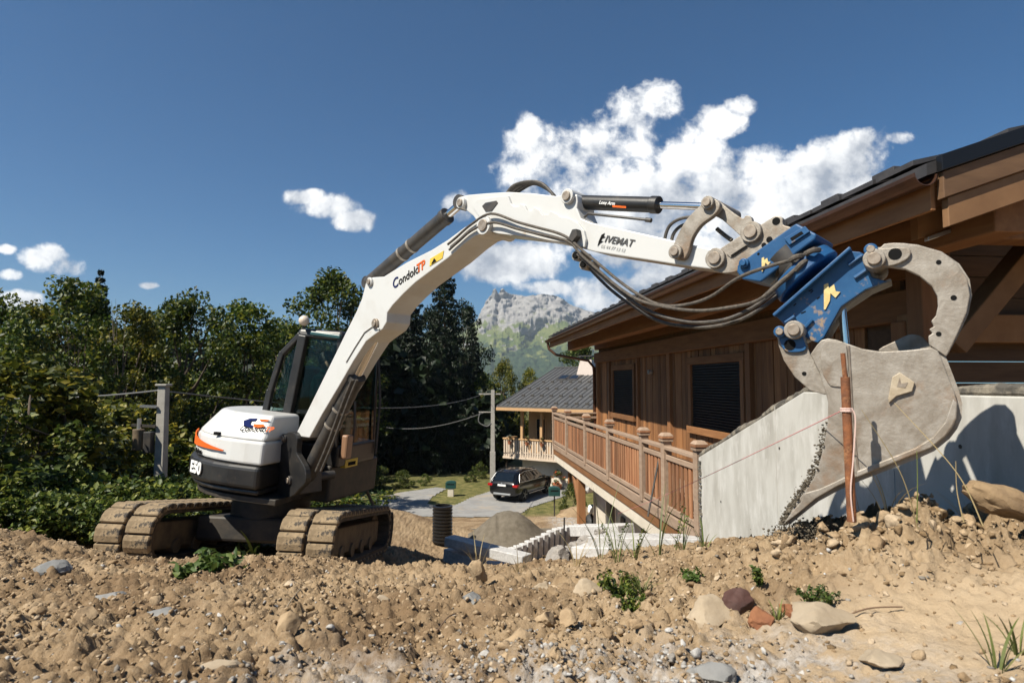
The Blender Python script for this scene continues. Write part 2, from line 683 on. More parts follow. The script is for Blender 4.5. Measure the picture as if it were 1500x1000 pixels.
# what covers the soil: 1 = grass and leaf litter, and grey crushed stone
grass = np.maximum(sstep(30, 31.5, GY), np.maximum(sstep(-4.6, -6.4, GX + 0.6 * (fbm(GX, GY, 3, 5) - .5)) * sstep(4.0, 6.0, GY - 0.0 * GX), sstep(-8, -11, GX)))
_r, _sand, _m = zone_rough(GX, GY)
stone = np.clip(sstep(2.35, 1.55, GY + 0.9 * (fbm(GX * 1.7, GY * 1.7, 3, 41) - .5)) * sstep(-1.4, 0.1, GX + (fbm(GX * 2, GY * 2, 3, 47) - .5)) * (1 - sstep(.7, 1.4, GX)), 0, 1)
stone = np.maximum(stone, sstep(14.5, 16, GY) * sstep(26, 24, GY) * sstep(1.0, 1.6, GX))
for nm, arr in (('grass', grass), ('stone', stone), ('sand', _sand)):
    at_ = g_me.attributes.new(nm, 'FLOAT', 'POINT')
    at_.data.foreach_set('value', arr.astype(np.float32).ravel())


def soil_material():
    m = bpy.data.materials.new('soil')
    m.use_nodes = True
    N, L = m.node_tree.nodes, m.node_tree.links
    b = N['Principled BSDF']
    b.inputs['Roughness'].default_value = 0.95
    b.inputs['Specular IOR Level'].default_value = 0.15
    t = N.new('ShaderNodeTexCoord')

    def nz(s, d=7, r=.65):
        n = N.new('ShaderNodeTexNoise')
        n.inputs['Scale'].default_value, n.inputs['Detail'].default_value, n.inputs['Roughness'].default_value = s, d, r
        L.new(t.outputs['Object'], n.inputs['Vector'])
        return n.outputs[0]

    def ramp(v, stops):
        n = N.new('ShaderNodeValToRGB')
        cr = n.color_ramp
        while len(cr.elements) < len(stops):
            cr.elements.new(.5)
        for e, (p, c) in zip(cr.elements, stops):
            e.position, e.color = p, tuple(c) + (1,)
        L.new(v, n.inputs[0])
        return n.outputs[0]

    def mix(f, a, z):
        n = N.new('ShaderNodeMix')
        n.data_type = 'RGBA'
        for k, v in (('Factor', f), ('A', a), ('B', z)):
            if isinstance(v, (int, float)):
                n.inputs[k].default_value = v
            else:
                L.new(v, n.inputs[k])
        return n.outputs['Result']

    def attr(nm):
        n = N.new('ShaderNodeAttribute')
        n.attribute_name = nm
        return n.outputs['Fac']
    soil = ramp(nz(3.2), [(.3, (.20, .134, .074)), (.5, (.32, .23, .138)), (.7, (.42, .315, .205))])
    fine = ramp(nz(60, 4), [(.3, (.195, .132, .074)), (.55, (.335, .243, .15)), (.75, (.48, .385, .27))])
    soil = mix(.45, soil, fine)
    damp = N.new('ShaderNodeMapRange')
    damp.inputs['From Min'].default_value, damp.inputs['From Max'].default_value, damp.inputs['To Max'].default_value = .45, .62, .75
    L.new(nz(1.3, 6, .6), damp.inputs['Value'])
    dk = N.new('ShaderNodeRGB')
    dk.outputs[0].default_value = (.15, .095, .052, 1)
    soil = mix(damp.outputs[0], soil, dk.outputs[0])
    sand = ramp(nz(5), [(.3, (.38, .28, .175)), (.7, (.47, .36, .24))])
    soil = mix(attr('sand'), soil, sand)
    gravel = ramp(nz(45, 4), [(.3, (.20, .175, .15)), (.5, (.38, .36, .34)), (.7, (.52, .50, .48))])
    mlt = N.new('ShaderNodeMath')
    mlt.operation = 'MULTIPLY'
    L.new(attr('stone'), mlt.inputs[0])
    mr = N.new('ShaderNodeMapRange')
    mr.inputs['From Min'].default_value, mr.inputs['From Max'].default_value = .42, .58
    L.new(nz(9, 5), mr.inputs['Value'])
    L.new(mr.outputs[0], mlt.inputs[1])
    soil = mix(mlt.outputs[0], soil, gravel)
    gr = ramp(nz(2.4), [(.3, (.045, .055, .018)), (.5, (.12, .115, .04)), (.7, (.24, .20, .085))])
    soil = mix(attr('grass'), soil, gr)
    L.new(soil, b.inputs['Base Color'])
    bp = N.new('ShaderNodeBump')
    bp.inputs['Strength'].default_value, bp.inputs['Distance'].default_value = .9, .012
    L.new(nz(55, 8, .7), bp.inputs['Height'])
    L.new(bp.outputs[0], b.inputs['Normal'])
    return m


SOIL = soil_material()
ground = mesh_object('ground', g_me, SOIL)
tag(ground, 'dug tan soil falling away down the building plot', None, None, 'structure')


# ------------------------------------------------------------------ roads below
def inside(poly, x, y):
    c = np.zeros(x.shape, bool)
    n = len(poly)
    for i in range(n):
        (x0, y0), (x1, y1) = poly[i], poly[(i + 1) % n]
        if y0 == y1:
            continue
        hit = ((y0 > y) != (y1 > y)) & (x < (x1 - x0) * (y - y0) / (y1 - y0) + x0)
        c ^= hit
    return c


def sheet(name, poly, mat, step, lift, label):
    xs = np.arange(min(p[0] for p in poly), max(p[0] for p in poly) + step, step)
    ys = np.arange(min(p[1] for p in poly), max(p[1] for p in poly) + step, step)
    X, Y = np.meshgrid(xs, ys)
    Z = terrain(X, Y) + detail(X, Y)
    # a rolled surface: smoother than the soil beside it, always above it
    Z = np.maximum(Z, terrain(X, Y)) + lift
    keep = inside(poly, X[:-1, :-1] + step / 2, Y[:-1, :-1] + step / 2)
    i = np.arange(X.size).reshape(X.shape)
    q = np.stack([i[:-1, :-1], i[:-1, 1:], i[1:, 1:], i[1:, :-1]], -1)[keep]
    used, inv = np.unique(q, return_inverse=True)
    co = np.stack([X, Y, Z], -1).reshape(-1, 3)[used]
    me = quick_mesh(name, co, inv.reshape(-1), 4)
    o = mesh_object(name, me, mat)
    tag(o, label, None, None, 'structure')
    return o


def pxpoly(pts, dmin=20):
    out = []
    for (px, py) in pts:
        p = on_ground(px, py, dmin)
        out.append((p.x, p.y))
    return out


M_road = material('road_gravel', (.21, .205, .20), .95, col2=(.28, .275, .265), scale=1.2, col3=(.33, .28, .22), scale3=.5, bump=.4, bscale=60)
road_px = [(525, 748), (545, 732), (584, 722), (640, 714), (654, 716), (630, 730), (627, 738), (640, 742), (668, 740), (690, 729), (712, 722), (742, 712),
           (800, 709), (832, 713), (828, 727), (800, 736), (775, 744), (764, 752), (740, 757), (690, 758), (640, 757), (580, 757)]
sheet('road', pxpoly(road_px, 18), M_road, 0.12, 0.03, 'pale grey gravel drive forking below the building plot')

# ------------------------------------------------------------------ far mountain
def mountain():
    sil = [(480, 505), (560, 500), (640, 490), (680, 478), (699, 468), (705, 452), (711, 439), (716, 433), (720, 430), (723, 424.5), (726, 423), (730, 431), (734, 425), (737, 423.5),
           (741, 428), (748, 431), (757, 430), (770, 433), (792, 431.5), (806, 431), (818, 433), (829, 440), (850, 450), (879, 462), (920, 474), (1000, 495), (1150, 505)]
    D = 3400.0
    nx, ny = 420, 150
    px = np.concatenate([np.linspace(480, 690, 60), np.linspace(691, 890, 300), np.linspace(891, 1150, 60)])
    sy = np.interp(px, [s[0] for s in sil], [s[1] for s in sil])
    xs, rz = [], []
    for p, q in zip(px, sy):
        w = at(p, q, D)
        xs.append(w.x)
        rz.append(w.z)
    xs, rz = np.array(xs), np.array(rz)
    t = np.linspace(0, 1, ny)
    T, XX = np.meshgrid(t, xs, indexing='ij')
    RZ = np.broadcast_to(rz, XX.shape)
    cliff = sstep(-330, -90, XX) * 0 + 1
    prof = np.interp(T, [0, .35, .62, .80, .86, .95, 1.0], [0, .22, .43, .62, .78, .92, 1.0])
    smooth_top = np.interp(np.clip(XX, -200, 700), [-200, -100, 700], [.0, .0, .6])
    prof = prof * (1 - smooth_top) + (T ** 1.15) * smooth_top
    base = -150
    Zm = base + (RZ - base) * prof
    Ym = 1900 + (D - 1900) * T
    amp = 42 * T * (1 - T ** 5)
    rid = np.abs(fbm(XX / 120, Ym / 300, 6, 3, .6) - .5) * 2
    Zm = Zm - rid * amp * 1.3 + (fbm(XX / 40, Ym / 90, 5, 9, .62) - .5) * 40 * T * (1 - T ** 8)
    Ym = Ym + (fbm(XX / 130, Zm / 90, 5, 15, .6) - .5) * 260 * T
    # keep the ground between the slopes and the camera going, and a back side
    back = np.stack([XX[-1], np.full(nx, D + 900.0), np.full(nx, base)], -1)
    XX = np.vstack([XX, back[None, :, 0]])
    Ym = np.vstack([Ym, back[None, :, 1]])
    Zm = np.vstack([Zm, back[None, :, 2]])
    me = grid_mesh('mountain', XX, Ym, Zm)
    m = bpy.data.materials.new('mountain')
    m.use_nodes = True
    N, L = m.node_tree.nodes, m.node_tree.links
    b = N['Principled BSDF']
    b.inputs['Roughness'].default_value, b.inputs['Specular IOR Level'].default_value = .95, .1
    tcn = N.new('ShaderNodeTexCoord')
    geo = N.new('ShaderNodeNewGeometry')
    sepg = N.new('ShaderNodeSeparateXYZ')
    L.new(geo.outputs['Normal'], sepg.inputs[0])
    sepp = N.new('ShaderNodeSeparateXYZ')
    L.new(geo.outputs['Position'], sepp.inputs[0])

    def nz(s, d=8, r=.65, st=None):
        n = N.new('ShaderNodeTexNoise')
        n.inputs['Scale'].default_value, n.inputs['Detail'].default_value, n.inputs['Roughness'].default_value = s, d, r
        if st:
            mp = N.new('ShaderNodeMapping')
            mp.inputs['Scale'].default_value = st
            L.new(tcn.outputs['Object'], mp.inputs[0])
            L.new(mp.outputs[0], n.inputs['Vector'])
        else:
            L.new(tcn.outputs['Object'], n.inputs['Vector'])
        return n.outputs[0]

    def mrange(v, a, z):
        n = N.new('ShaderNodeMapRange')
        n.inputs['From Min'].default_value, n.inputs['From Max'].default_value = a, z
        L.new(v, n.inputs['Value'])
        return n.outputs[0]

    def mth(op, a, c):
        n = N.new('ShaderNodeMath')
        n.operation = op
        for i, v in enumerate((a, c)):
            if isinstance(v, (int, float)):
                n.inputs[i].default_value = v
            else:
                L.new(v, n.inputs[i])
        return n.outputs[0]

    def mix(f, a, z):
        n = N.new('ShaderNodeMix')
        n.data_type = 'RGBA'
        for k, v in (('Factor', f), ('A', a), ('B', z)):
            if isinstance(v, tuple):
                n.inputs[k].default_value = v + (1,)
            else:
                L.new(v, n.inputs[k])
        return n.outputs['Result']
    rock = mix(mrange(nz(.02, 9, .7, (1, 1, 2.5)), .35, .65), (.17, .165, .16), (.36, .345, .33))
    meadow = mix(mrange(nz(.006), .4, .6), (.085, .11, .035), (.15, .165, .06))
    forest = mix(mrange(nz(.05, 6, .75), .42, .6), (.018, .035, .02), (.05, .075, .035))
    hgt = mth('ADD', sepp.outputs[2], mth('MULTIPLY', mth('SUBTRACT', nz(.008, 5), .5), 420))
    c = mix(mrange(hgt, 300, 345), meadow, rock)
    steep = mrange(sepg.outputs[2], .42, .30)
    c = mix(steep, c, rock)
    c = mix(mrange(mth('ADD', sepp.outputs[2], mth('MULTIPLY', mth('SUBTRACT', nz(.013, 6, .6), .5), 520)), 175, 150), c, forest)
    L.new(c, b.inputs['Base Color'])
    o = mesh_object('mountain', me, m)
    tag(o, 'jagged grey rock mountain with green alpine slopes', None, None, 'structure')


mountain()
# ================================================================== excavator
M_white = material('white_paint', (.60, .60, .585), .34, col2=(.52, .50, .465), scale=3, lo=.5, hi=.8, col3=(.42, .33, .22), scale3=7, lo3=.66, hi3=.82, bump=.05, bscale=60, coat=.2)
M_black = material('black_plastic', (.013, .013, .014), .42, col2=(.028, .026, .024), scale=6, col3=(.14, .10, .07), scale3=9, lo3=.6, hi3=.85, bump=.08, bscale=90)
M_dark = material('dark_steel', (.03, .03, .032), .5, col2=(.07, .06, .05), scale=9, bump=.06)
M_rubber = material('track_rubber', (.20, .145, .085), .9, col2=(.32, .235, .14), scale=9, lo=.4, hi=.6, col3=(.05, .042, .035), scale3=12, lo3=.52, hi3=.62, bump=.5, bscale=50)
M_rubber_dark = material('rubber_inner', (.03, .026, .022), .85, col2=(.10, .075, .05), scale=9, bump=.3)
M_frame = material('muddy_frame', (.10, .075, .05), .85, col2=(.20, .145, .085), scale=6, bump=.3, bscale=40)
M_chrome = material('chrome_rod', (.75, .75, .76), .12, 1.0)
M_steel = material('worn_steel', (.37, .335, .29), .55, .3, col2=(.235, .20, .16), scale=13, lo=.36, hi=.66, col3=(.25, .165, .105), scale3=5, lo3=.58, hi3=.78, bump=.4, bscale=55, bdist=.006)
M_pin = material('pin_steel', (.24, .19, .145), .5, .5, col2=(.38, .32, .26), scale=20, bump=.1)
M_blue = material('blue_paint', (.010, .062, .17), .40, col2=(.022, .10, .235), scale=6, lo=.35, hi=.7, col3=(.30, .22, .15), scale3=8, lo3=.63, hi3=.70, bump=.12, bscale=60, bdist=.004)
M_hose = material('hydraulic_hose', (.035, .032, .03), .6, col2=(.10, .085, .07), scale=30, bump=.3, bscale=200)
M_hose_tan = material('dusty_hose', (.12, .10, .08), .75, col2=(.05, .043, .036), scale=40, bump=.4, bscale=220)
M_orange = material('orange_decal', (.66, .12, .02), .7, spec=.1)
M_yellow = material('yellow_decal', (.75, .52, .05), .5, col2=(.60, .42, .06), scale=30)
M_ylw_pale = material('cream_emblem', (.72, .58, .27), .55, col2=(.62, .46, .18), scale=40)
M_ink = material('dark_blue_ink', (.012, .02, .09), .9, spec=.05)
M_ink_black = material('black_ink', (.012, .012, .012), .9, spec=.05)
M_ink_grey = material('grey_ink', (.10, .10, .10), .9, spec=.05)
M_ink_faint = material('faint_ink', (.52, .52, .51), .5)
M_signwhite = material('white_print', (.82, .82, .81), .5)
M_chassis = material('chassis_black', (.018, .017, .016), .6, col2=(.05, .04, .03), scale=7, bump=.1)


def glass_material(name, col, rough=0.02):
    m = bpy.data.materials.new(name)
    m.use_nodes = True
    b = m.node_tree.nodes['Principled BSDF']
    b.inputs['Base Color'].default_value = tuple(col) + (1,)
    b.inputs['Transmission Weight'].default_value = 1.0
    b.inputs['Roughness'].default_value = rough
    b.inputs['IOR'].default_value = 1.3
    return m


M_glass = glass_material('cab_glass', (.42, .56, .53))


class Plane:
    def __init__(self, p, n):
        self.p, self.n = V(p), V(n).normalized()

    def hit(self, px, py):
        r = ray(px, py)
        return r * (self.p.dot(self.n) / r.dot(self.n))

    def off(self, d):
        """parallel plane, d metres further from the viewer"""
        return Plane(self.p - self.n * d, self.n)

    def poly(self, pts):
        return [self.hit(*p) for p in pts]


def smooth_poly(pts, n=4):
    """rounds a traced outline (closed)"""
    out = []
    m = len(pts)
    for i in range(m):
        p0, p1, p2, p3 = (Vector(pts[(i + k) % m] + (0,)) for k in (-1, 0, 1, 2))
        for k in range(n):
            t = k / n
            q = 0.5 * ((2 * p1) + (p2 - p0) * t + (2 * p0 - 5 * p1 + 4 * p2 - p3) * t * t + (3 * p1 - p0 - 3 * p2 + p3) * t ** 3)
            out.append((q.x, q.y))
    return out


YB = RAD(-42)
BDIR = Vector((math.cos(YB), math.sin(YB), 0))
BN = Vector((math.sin(YB), -math.cos(YB), 0))          # towards the viewer
BP = Plane(at(434, 640, 6.25), BN)

EXC = empty('excavator', (-2.66, 7.03, -1.74), 'white compact tracked excavator with black counterweight, its boom reaching over the soil', 'excavator')


def plate(pl, outline, width, name, mat, parent, bevel=.006, smooth_n=0, shift=0.0):
    pts = smooth_poly(outline, smooth_n) if smooth_n else outline
    p = pl.off(shift)
    mb = MB()
    mb.prism(p.poly(pts), -p.n * width)
    return mb.build(name, mat, parent, bevel=bevel)


# ---- boom
boom_out = [(432, 638), (455, 592), (480, 541), (505, 490), (522, 456), (530, 437), (536, 413), (546, 406), (562, 405), (596, 384), (632, 366), (656, 351),
            (680, 333), (698, 322), (712, 321), (721, 327), (720, 335), (710, 341), (695, 346), (680, 357), (656, 378), (632, 396), (608, 414), (590, 431),
            (575, 447), (567, 458), (566, 472), (560, 482), (549, 490), (536, 500), (518, 528), (496, 566), (472, 606), (453, 641)]
boom = plate(BP, boom_out, .26, 'boom', M_white, EXC, .008)


def pin(name, pl, px, py, r, mat, parent, proud=.03, width=.26, n=18, inner=True, mat2=None):
    c = pl.hit(px, py)
    mb = MB()
    mb.cyl(c + pl.n * proud, c - pl.n * (width + proud), r, n=n)
    o = mb.build(name, mat, parent, bevel=.004, smooth=True)
    if inner:
        mb = MB()
        mb.cyl(c + pl.n * (proud + .012), c + pl.n * (proud - .002), r * .62, n=n)
        mb.build('pin_head', mat2 or M_pin, o, bevel=.003, smooth=True)
    return o


# raised welded edge, pads and bosses of the boom
mb = MB()
seam = [(556, 482), (545, 478), (534, 486), (520, 508), (507, 530)]
mb.tube([BP.off(-.004).hit(*p) for p in seam], .008, 6)
mb.build('weld_bead', M_white, boom, smooth=True)
pin('boom_pin', BP, 551, 474, .045, M_pin, boom, .02, .26)
pin('boom_pin', BP, 543, 413, .04, M_white, boom, .02, .26)
pin('boom_pin', BP, 711, 331, .07, M_white, boom, .025, .26)
# lettering on the boom
d1 = (BP.hit(620, 396) - BP.hit(577, 424)).normalized()
up1 = BN.cross(d1)
if up1.z < 0:
    up1 = -up1
text_object('decal', 'C', .115, M_ink, boom, BP.off(-.003).hit(576, 427), d1, up1, .001, .25, .002)
text_object('decal', 'ondolo', .098, M_ink_black, boom, BP.off(-.003).hit(584.5, 421), d1, up1, .001, .25, .001)
text_object('decal', 'TP', .10, M_orange, boom, BP.off(-.003).hit(611, 403.5), d1, up1, .001, .25, .002)
yl = plate(BP, [(630, 379), (650, 367), (648, 378), (629, 390)], .002, 'warning_label', M_yellow, boom, 0, shift=-.004)
mb = MB()
mb.prism(BP.off(-.007).poly([(631.5, 387), (639, 382), (636, 378)]), BN * .001)
mb.build('warning_triangle', M_ink_black, yl)

# ---- boom lift cylinder under the boom, centre plane
BC = BP.off(.13)


def ram(name, pl, a, b, f, r_bar, r_rod, parent, matb=M_dark, clamps=()):
    A, B = pl.hit(*a), pl.hit(*b)
    mid = A + (B - A) * f
    o = MB().cyl(A, mid, r_bar, n=20).build(name, matb, parent, bevel=.006, smooth=True)
    d = (B - A).normalized()
    MB().cyl(mid - d * .03, B, r_rod, n=16).build('rod', M_chrome, o, smooth=True)
    MB().cyl(mid - d * .05, mid + d * .004, r_bar * 1.12, n=20).build('gland', matb, o, bevel=.004, smooth=True)
    for c in clamps:
        q = A + (mid - A) * c
        MB().cyl(q - d * .012, q + d * .012, r_bar * 1.08, n=20).build('clamp', M_steel, o, smooth=True)
    for q in (A, B):
        MB().cyl(q + pl.n * .05, q - pl.n * .05, r_rod * 1.7, n=16).build('eye', matb, o, bevel=.003, smooth=True)
    return o


ram('boom_cylinder', BC.off(-.01), (448, 702), (556, 484), .72, .078, .042, EXC, clamps=(.55, .70))
ram('arm_cylinder', BC, (541, 414), (677, 297), .86, .062, .034, EXC, clamps=(.46, .58))
# small hose pair beside the lift cylinder
for k, (dx, r) in enumerate(((0, .014), (7, .012))):
    pts = [BC.off(-.14).hit(*p) for p in ((463 + dx, 690), (478 + dx, 655), (494 + dx, 612), (506 + dx, 580), (516 + dx, 556))]
    MB().tube(spline(pts, 4), r, 8).build('hose', M_hose, EXC, smooth=True)

# ---- arm
AP = BP.off(.03)
arm_out = [(673, 294), (675, 288), (684, 285.5), (712, 283), (744, 281), (780, 283), (813, 287), (826, 285), (832, 281.5), (839, 281), (845, 286), (846, 296), (845, 305), (851, 320),
           (866, 326), (900, 333), (950, 344), (989, 353), (1030, 362), (1050, 366), (1062, 374), (1062, 386), (1054, 394), (1040, 394), (1000, 389), (950, 381),
           (910, 375), (872, 369), (828, 357), (790, 350), (756, 346), (725, 343), (712, 340), (704, 331), (693, 316), (678, 304)]
arm = plate(AP, arm_out, .20, 'arm', M_white, EXC, .007)
# raised tooth-edged reinforcement plate on the arm side
rein = [(690, 300), (700, 292), (732, 288), (744, 287), (748, 298), (753, 303), (760, 303), (762, 298), (768, 301), (772, 309), (779, 309), (782, 303), (789, 307), (795, 315), (803, 315),
        (806, 309), (815, 313), (822, 318), (835, 320), (846, 326), (855, 338), (858, 350), (856, 362), (830, 356), (790, 349.5), (756, 345), (730, 342), (715, 338), (708, 326)]
plate(AP, rein, .024, 'side_plate', M_white, arm, .002, shift=-.022)
mb = MB()
mb.prism(AP.off(-.0265).poly([(706, 302), (711, 297), (727, 294), (729, 297), (720, 309), (711, 310)]), -AP.n * .004)
mb.build('lightening_hole', M_dark, arm)
pin('arm_pin', AP, 678, 298, .045, M_white, arm, .03, .2)
pin('arm_pin', AP, 834, 288.5, .05, M_white, arm, .03, .2)
for (hx, hy) in ((846, 375), (857, 388)):
    o = pin('hook_eye', AP, hx, hy, .034, M_steel, arm, .02, .10, mat2=M_ink_black)
text_object('decal', 'IVEMAT', .062, M_ink_grey, arm, AP.off(-.004).hit(884, 357), AP.hit(930, 363) - AP.hit(884, 355), (0, 0, 1), .001, .25, .0006)
text_object('decal', '06 44 77 13 13', .030, M_ink_faint, arm, AP.off(-.004).hit(879, 363.5), AP.hit(930, 371) - AP.hit(884, 362), (0, 0, 1), .0006, .2)
plate(AP, [(875, 361), (877, 353), (881, 344), (886, 341), (884, 346), (887, 347), (882, 349), (880, 353), (884, 353), (879, 356)], .001, 'decal', M_ink_black, arm, 0, shift=-.004)

bk = ram('bucket_cylinder', AP.off(.10), (836, 296), (1044, 303), .66, .048, .022, EXC, M_black)
A_, B_ = AP.off(.048).hit(876, 300), AP.off(.048).hit(912, 303)
text_object('decal', 'Long Arm', .030, M_signwhite, bk, AP.off(.046).hit(877, 300), B_ - A_, (0, 0, 1), .001, .15, .0006)
plate(AP.off(.046), [(897, 300.5), (917, 302), (917, 305), (897, 303.5)], .001, 'decal', M_orange, bk, 0)
MB().tube([AP.off(.04).hit(*p) for p in ((856, 318), (862, 313), (900, 317), (948, 322))], .009, 8).build('pipe', M_dark, bk, smooth=True)
MB().cyl(AP.off(.04).hit(946, 322), AP.off(.04).hit(954, 323), .014, n=12).build('fitting', M_dark, bk, smooth=True)

# ---- link gear at the arm tip
lk = smooth_poly([(989, 374), (986, 362), (992, 345), (1005, 322), (1022, 304), (1035, 294), (1046, 291), (1054, 298), (1052, 308), (1042, 318), (1026, 330), (1014, 348), (1009, 366), (1003, 378), (995, 380)], 3)
for sh in (-.04, .20):
    plate(AP, lk, .04, 'link', M_steel, EXC, .005, shift=sh)
l2 = smooth_poly([(1036, 300), (1042, 291), (1052, 293), (1062, 302), (1076, 313), (1088, 320), (1092, 316), (1099, 317), (1102, 325), (1102, 338), (1108, 348), (1100, 354), (1090, 350), (1074, 336), (1058, 322), (1044, 314)], 3)
for sh in (.02, .15):
    plate(AP, l2, .035, 'link', M_steel, EXC, .005, shift=sh)
pin('link_pin', AP, 1043, 300, .036, M_steel, EXC, .065, .26)
pin('link_pin', AP, 996, 371, .040, M_steel, EXC, .065, .26)
# quick coupler with its holes and lifting eye
cp_out = smooth_poly([(1039, 388), (1041, 375), (1052, 366), (1070, 354), (1088, 342), (1094, 332), (1113, 329), (1125, 322), (1136, 316), (1146, 319), (1147, 329), (1158, 333), (1157, 342),
                      (1136, 356), (1113, 371), (1090, 390), (1078, 398), (1060, 400), (1046, 396)], 3)
coup = None
for sh in (-.03, .17):
    o = plate(AP, cp_out, .04, 'quick_coupler', M_steel, EXC, .005, shift=sh) if coup is None else plate(AP, cp_out, .04, 'cheek_plate', M_steel, coup, .005, shift=sh)
    coup = coup or o
plate(AP, [(1060, 386), (1085, 362), (1118, 345), (1140, 342), (1130, 362), (1090, 388)], .14, 'coupler_body', M_dark, coup, .004, shift=.02)
pin('coupler_pin', AP, 1053, 380, .055, M_steel, EXC, .055, .25)
pin('coupler_pin', AP, 1105, 342, .055, M_steel, EXC, .055, .25)
for (hx, hy, rr) in ((1137, 324, .020), (1127, 351, .016), (1119, 359, .013)):
    c = AP.off(-.0302).hit(hx, hy)
    MB().cyl(c + BN * .0015, c - BN * .004, rr, n=16).build('hole', M_ink_black, coup)
plate(AP, [(1064, 372), (1094, 352), (1098, 357), (1070, 377)], .006, 'serial_plate', M_steel, coup, .001, shift=-.037)
plate(AP, [(1070, 374), (1093, 359), (1094, 361), (1072, 376)], .002, 'slot', M_ink_black, coup, 0, shift=-.0385)

# ---- hoses
def hose(pts, r, mat, pl, name='hose', parent=EXC, offs=None, n=6):
    P = []
    for i, p in enumerate(pts):
        o = offs[i] if offs else 0
        P.append(pl.off(o).hit(*p))
    return MB().tube(spline(P, n), r, 8).build(name, mat, parent, smooth=True)


hose([(656, 358), (668, 348), (690, 329), (719, 313), (757, 325), (790, 334), (816, 341), (834, 350), (852, 366), (880, 389), (905, 410), (933, 430), (965, 446), (1000, 447), (1040, 435), (1080, 408), (1120, 392), (1160, 381)],
     .0095, M_hose_tan, BP, offs=[-.02] * 3 + [-.025] * 4 + [-.03] * 4 + [-.04] * 4 + [-.10, -.10, -.06])
hose([(658, 366), (670, 355), (692, 337), (722, 326), (757, 335), (790, 343), (818, 349), (836, 356), (852, 374), (878, 397), (905, 420), (935, 439), (971, 449), (1021, 455), (1070, 450), (1110, 440), (1145, 412), (1172, 388)],
     .0095, M_hose_tan, BP, offs=[-.02] * 3 + [-.025] * 4 + [-.03] * 4 + [-.05] * 4 + [-.11, -.11, -.07])
hose([(846, 372), (868, 392), (892, 414), (920, 436), (950, 455), (985, 467), (1022, 472), (1062, 468), (1100, 452), (1135, 428)], .0105, M_hose, BP, offs=[-.01] * 7 + [-.04] * 3)
hose([(850, 378), (872, 402), (898, 427), (930, 450), (965, 470), (1005, 478), (1045, 478), (1085, 468), (1120, 448), (1142, 430)], .0105, M_hose, BP, offs=[.05] * 7 + [.02] * 3)
for k in range(4):
    s = k * 4.0
    hose([(741 + s * .8, 285 + s * .2), (752 + s, 272 + s * .5), (772 + s * .8, 266 + s * .3), (792 + s * .5, 268 + s * .6), (806 + s * .4, 280 + s * .4), (813 + s * .2, 292)], .0105, M_hose, AP.off(.06 + .025 * k))
hose([(984, 378), (976, 366), (974, 350), (980, 332), (993, 322), (1012, 318), (1030, 322)], .010, M_hose, AP.off(.03))
hose([(990, 372), (984, 360), (986, 344), (996, 332), (1012, 326)], .010, M_hose, AP.off(.06))
hose([(1050, 335), (1062, 345), (1072, 352)], .012, M_hose_tan, AP.off(.08))

cl = plate(BP, [(832, 350), (838, 336), (844, 335), (845, 345), (838, 354)], .05, 'hose_clamp', M_dark, EXC, .002, shift=-.045)

# ---- swing bracket
sb = smooth_poly([(417, 641), (421, 633), (430, 633), (435, 642), (434, 662), (439, 672), (447, 688), (447, 706), (438, 716), (425, 728), (402, 726), (384, 722), (390, 700), (397, 672), (409, 656)], 3)
bracket = plate(BP, sb, .06, 'swing_bracket', M_black, EXC, .008, shift=-.05)
plate(BP, sb, .06, 'bracket_cheek', M_black, bracket, .008, shift=.25)
plate(BP, [(392, 690), (440, 690), (440, 724), (388, 722)], .24, 'bracket_body', M_dark, bracket, .01, shift=.012)
pin('bracket_pin', BP, 424, 641, .045, M_dark, bracket, .07, .38)
pin('bracket_pin', BP, 431, 702, .045, M_dark, bracket, .07, .38)
hose([(402, 706), (406, 690), (412, 684), (412, 696), (404, 712)], .012, M_hose_tan, BP.off(-.03), parent=bracket)

# ---- upper structure: frame looks along UX (forward), UY (left)
TH = RAD(-12)
LEAN = RAD(5)
UP_M = Matrix.Translation((-2.62, 7.03, -1.74)) @ Matrix.Rotation(LEAN, 4, 'Y') @ Matrix.Rotation(TH, 4, 'Z')
arc = [(math.cos(a) * .98, math.sin(a) * .98) for a in [RAD(d) for d in range(268, 88, -12)]]


def slab(name, outline, z0, z1, mat, parent, bevel=.02, top=1.0, seg=3, M=UP_M, cx=0.0, cy=0.0):
    """plan outline raised from z0 to z1; the top ring may be drawn in"""
    n = len(outline)
    mb = MB(M)
    vs = [(x, y, z0) for x, y in outline] + [(cx + (x - cx) * top, cy + (y - cy) * top, z1) for x, y in outline]
    fs = [tuple(range(n - 1, -1, -1)), tuple(range(n, 2 * n))] + [(i, (i + 1) % n, n + (i + 1) % n, n + i) for i in range(n)]
    mb.add(vs, fs)
    return mb.build(name, mat, parent, bevel=bevel, seg=seg)


body_out = [(.50, -.96)] + arc + [(.60, .96), (.60, .02), (.50, -.02)]
cw_out = [(.30, -.97)] + [(x * 1.0, y * 1.0) for x, y in arc[:12]] + [(-.45, .3), (.10, -.1), (.30, -.2)]
cw = slab('counterweight', cw_out, .70, .93, M_black, EXC, .045)
slab('counterweight_lower_lip', [(x * .96, y * .96) for x, y in cw_out], .645, .705, M_black, cw, .03)
hood_out = [(.30, -.94), (.10, -.95), (-.06, -.94)] + [(x * .96, y * .96) for x, y in arc[1:11]] + [(-.30, .40), (-.27, -.20), (.30, -.30)]
hood = slab('engine_hood', hood_out, .935, 1.17, M_white, EXC, .03, .985)
slab('hood_top', [(x * .985, y * .985) for x, y in hood_out], 1.165, 1.42, M_white, hood, .04, .78, cx=.20, cy=-.25)
slab('platform', [(.66, -.22), (.70, .90), (.1, .98), (-.5, .84), (-.3, .2), (.3, -.2)], .50, .90, M_chassis, EXC, .03)
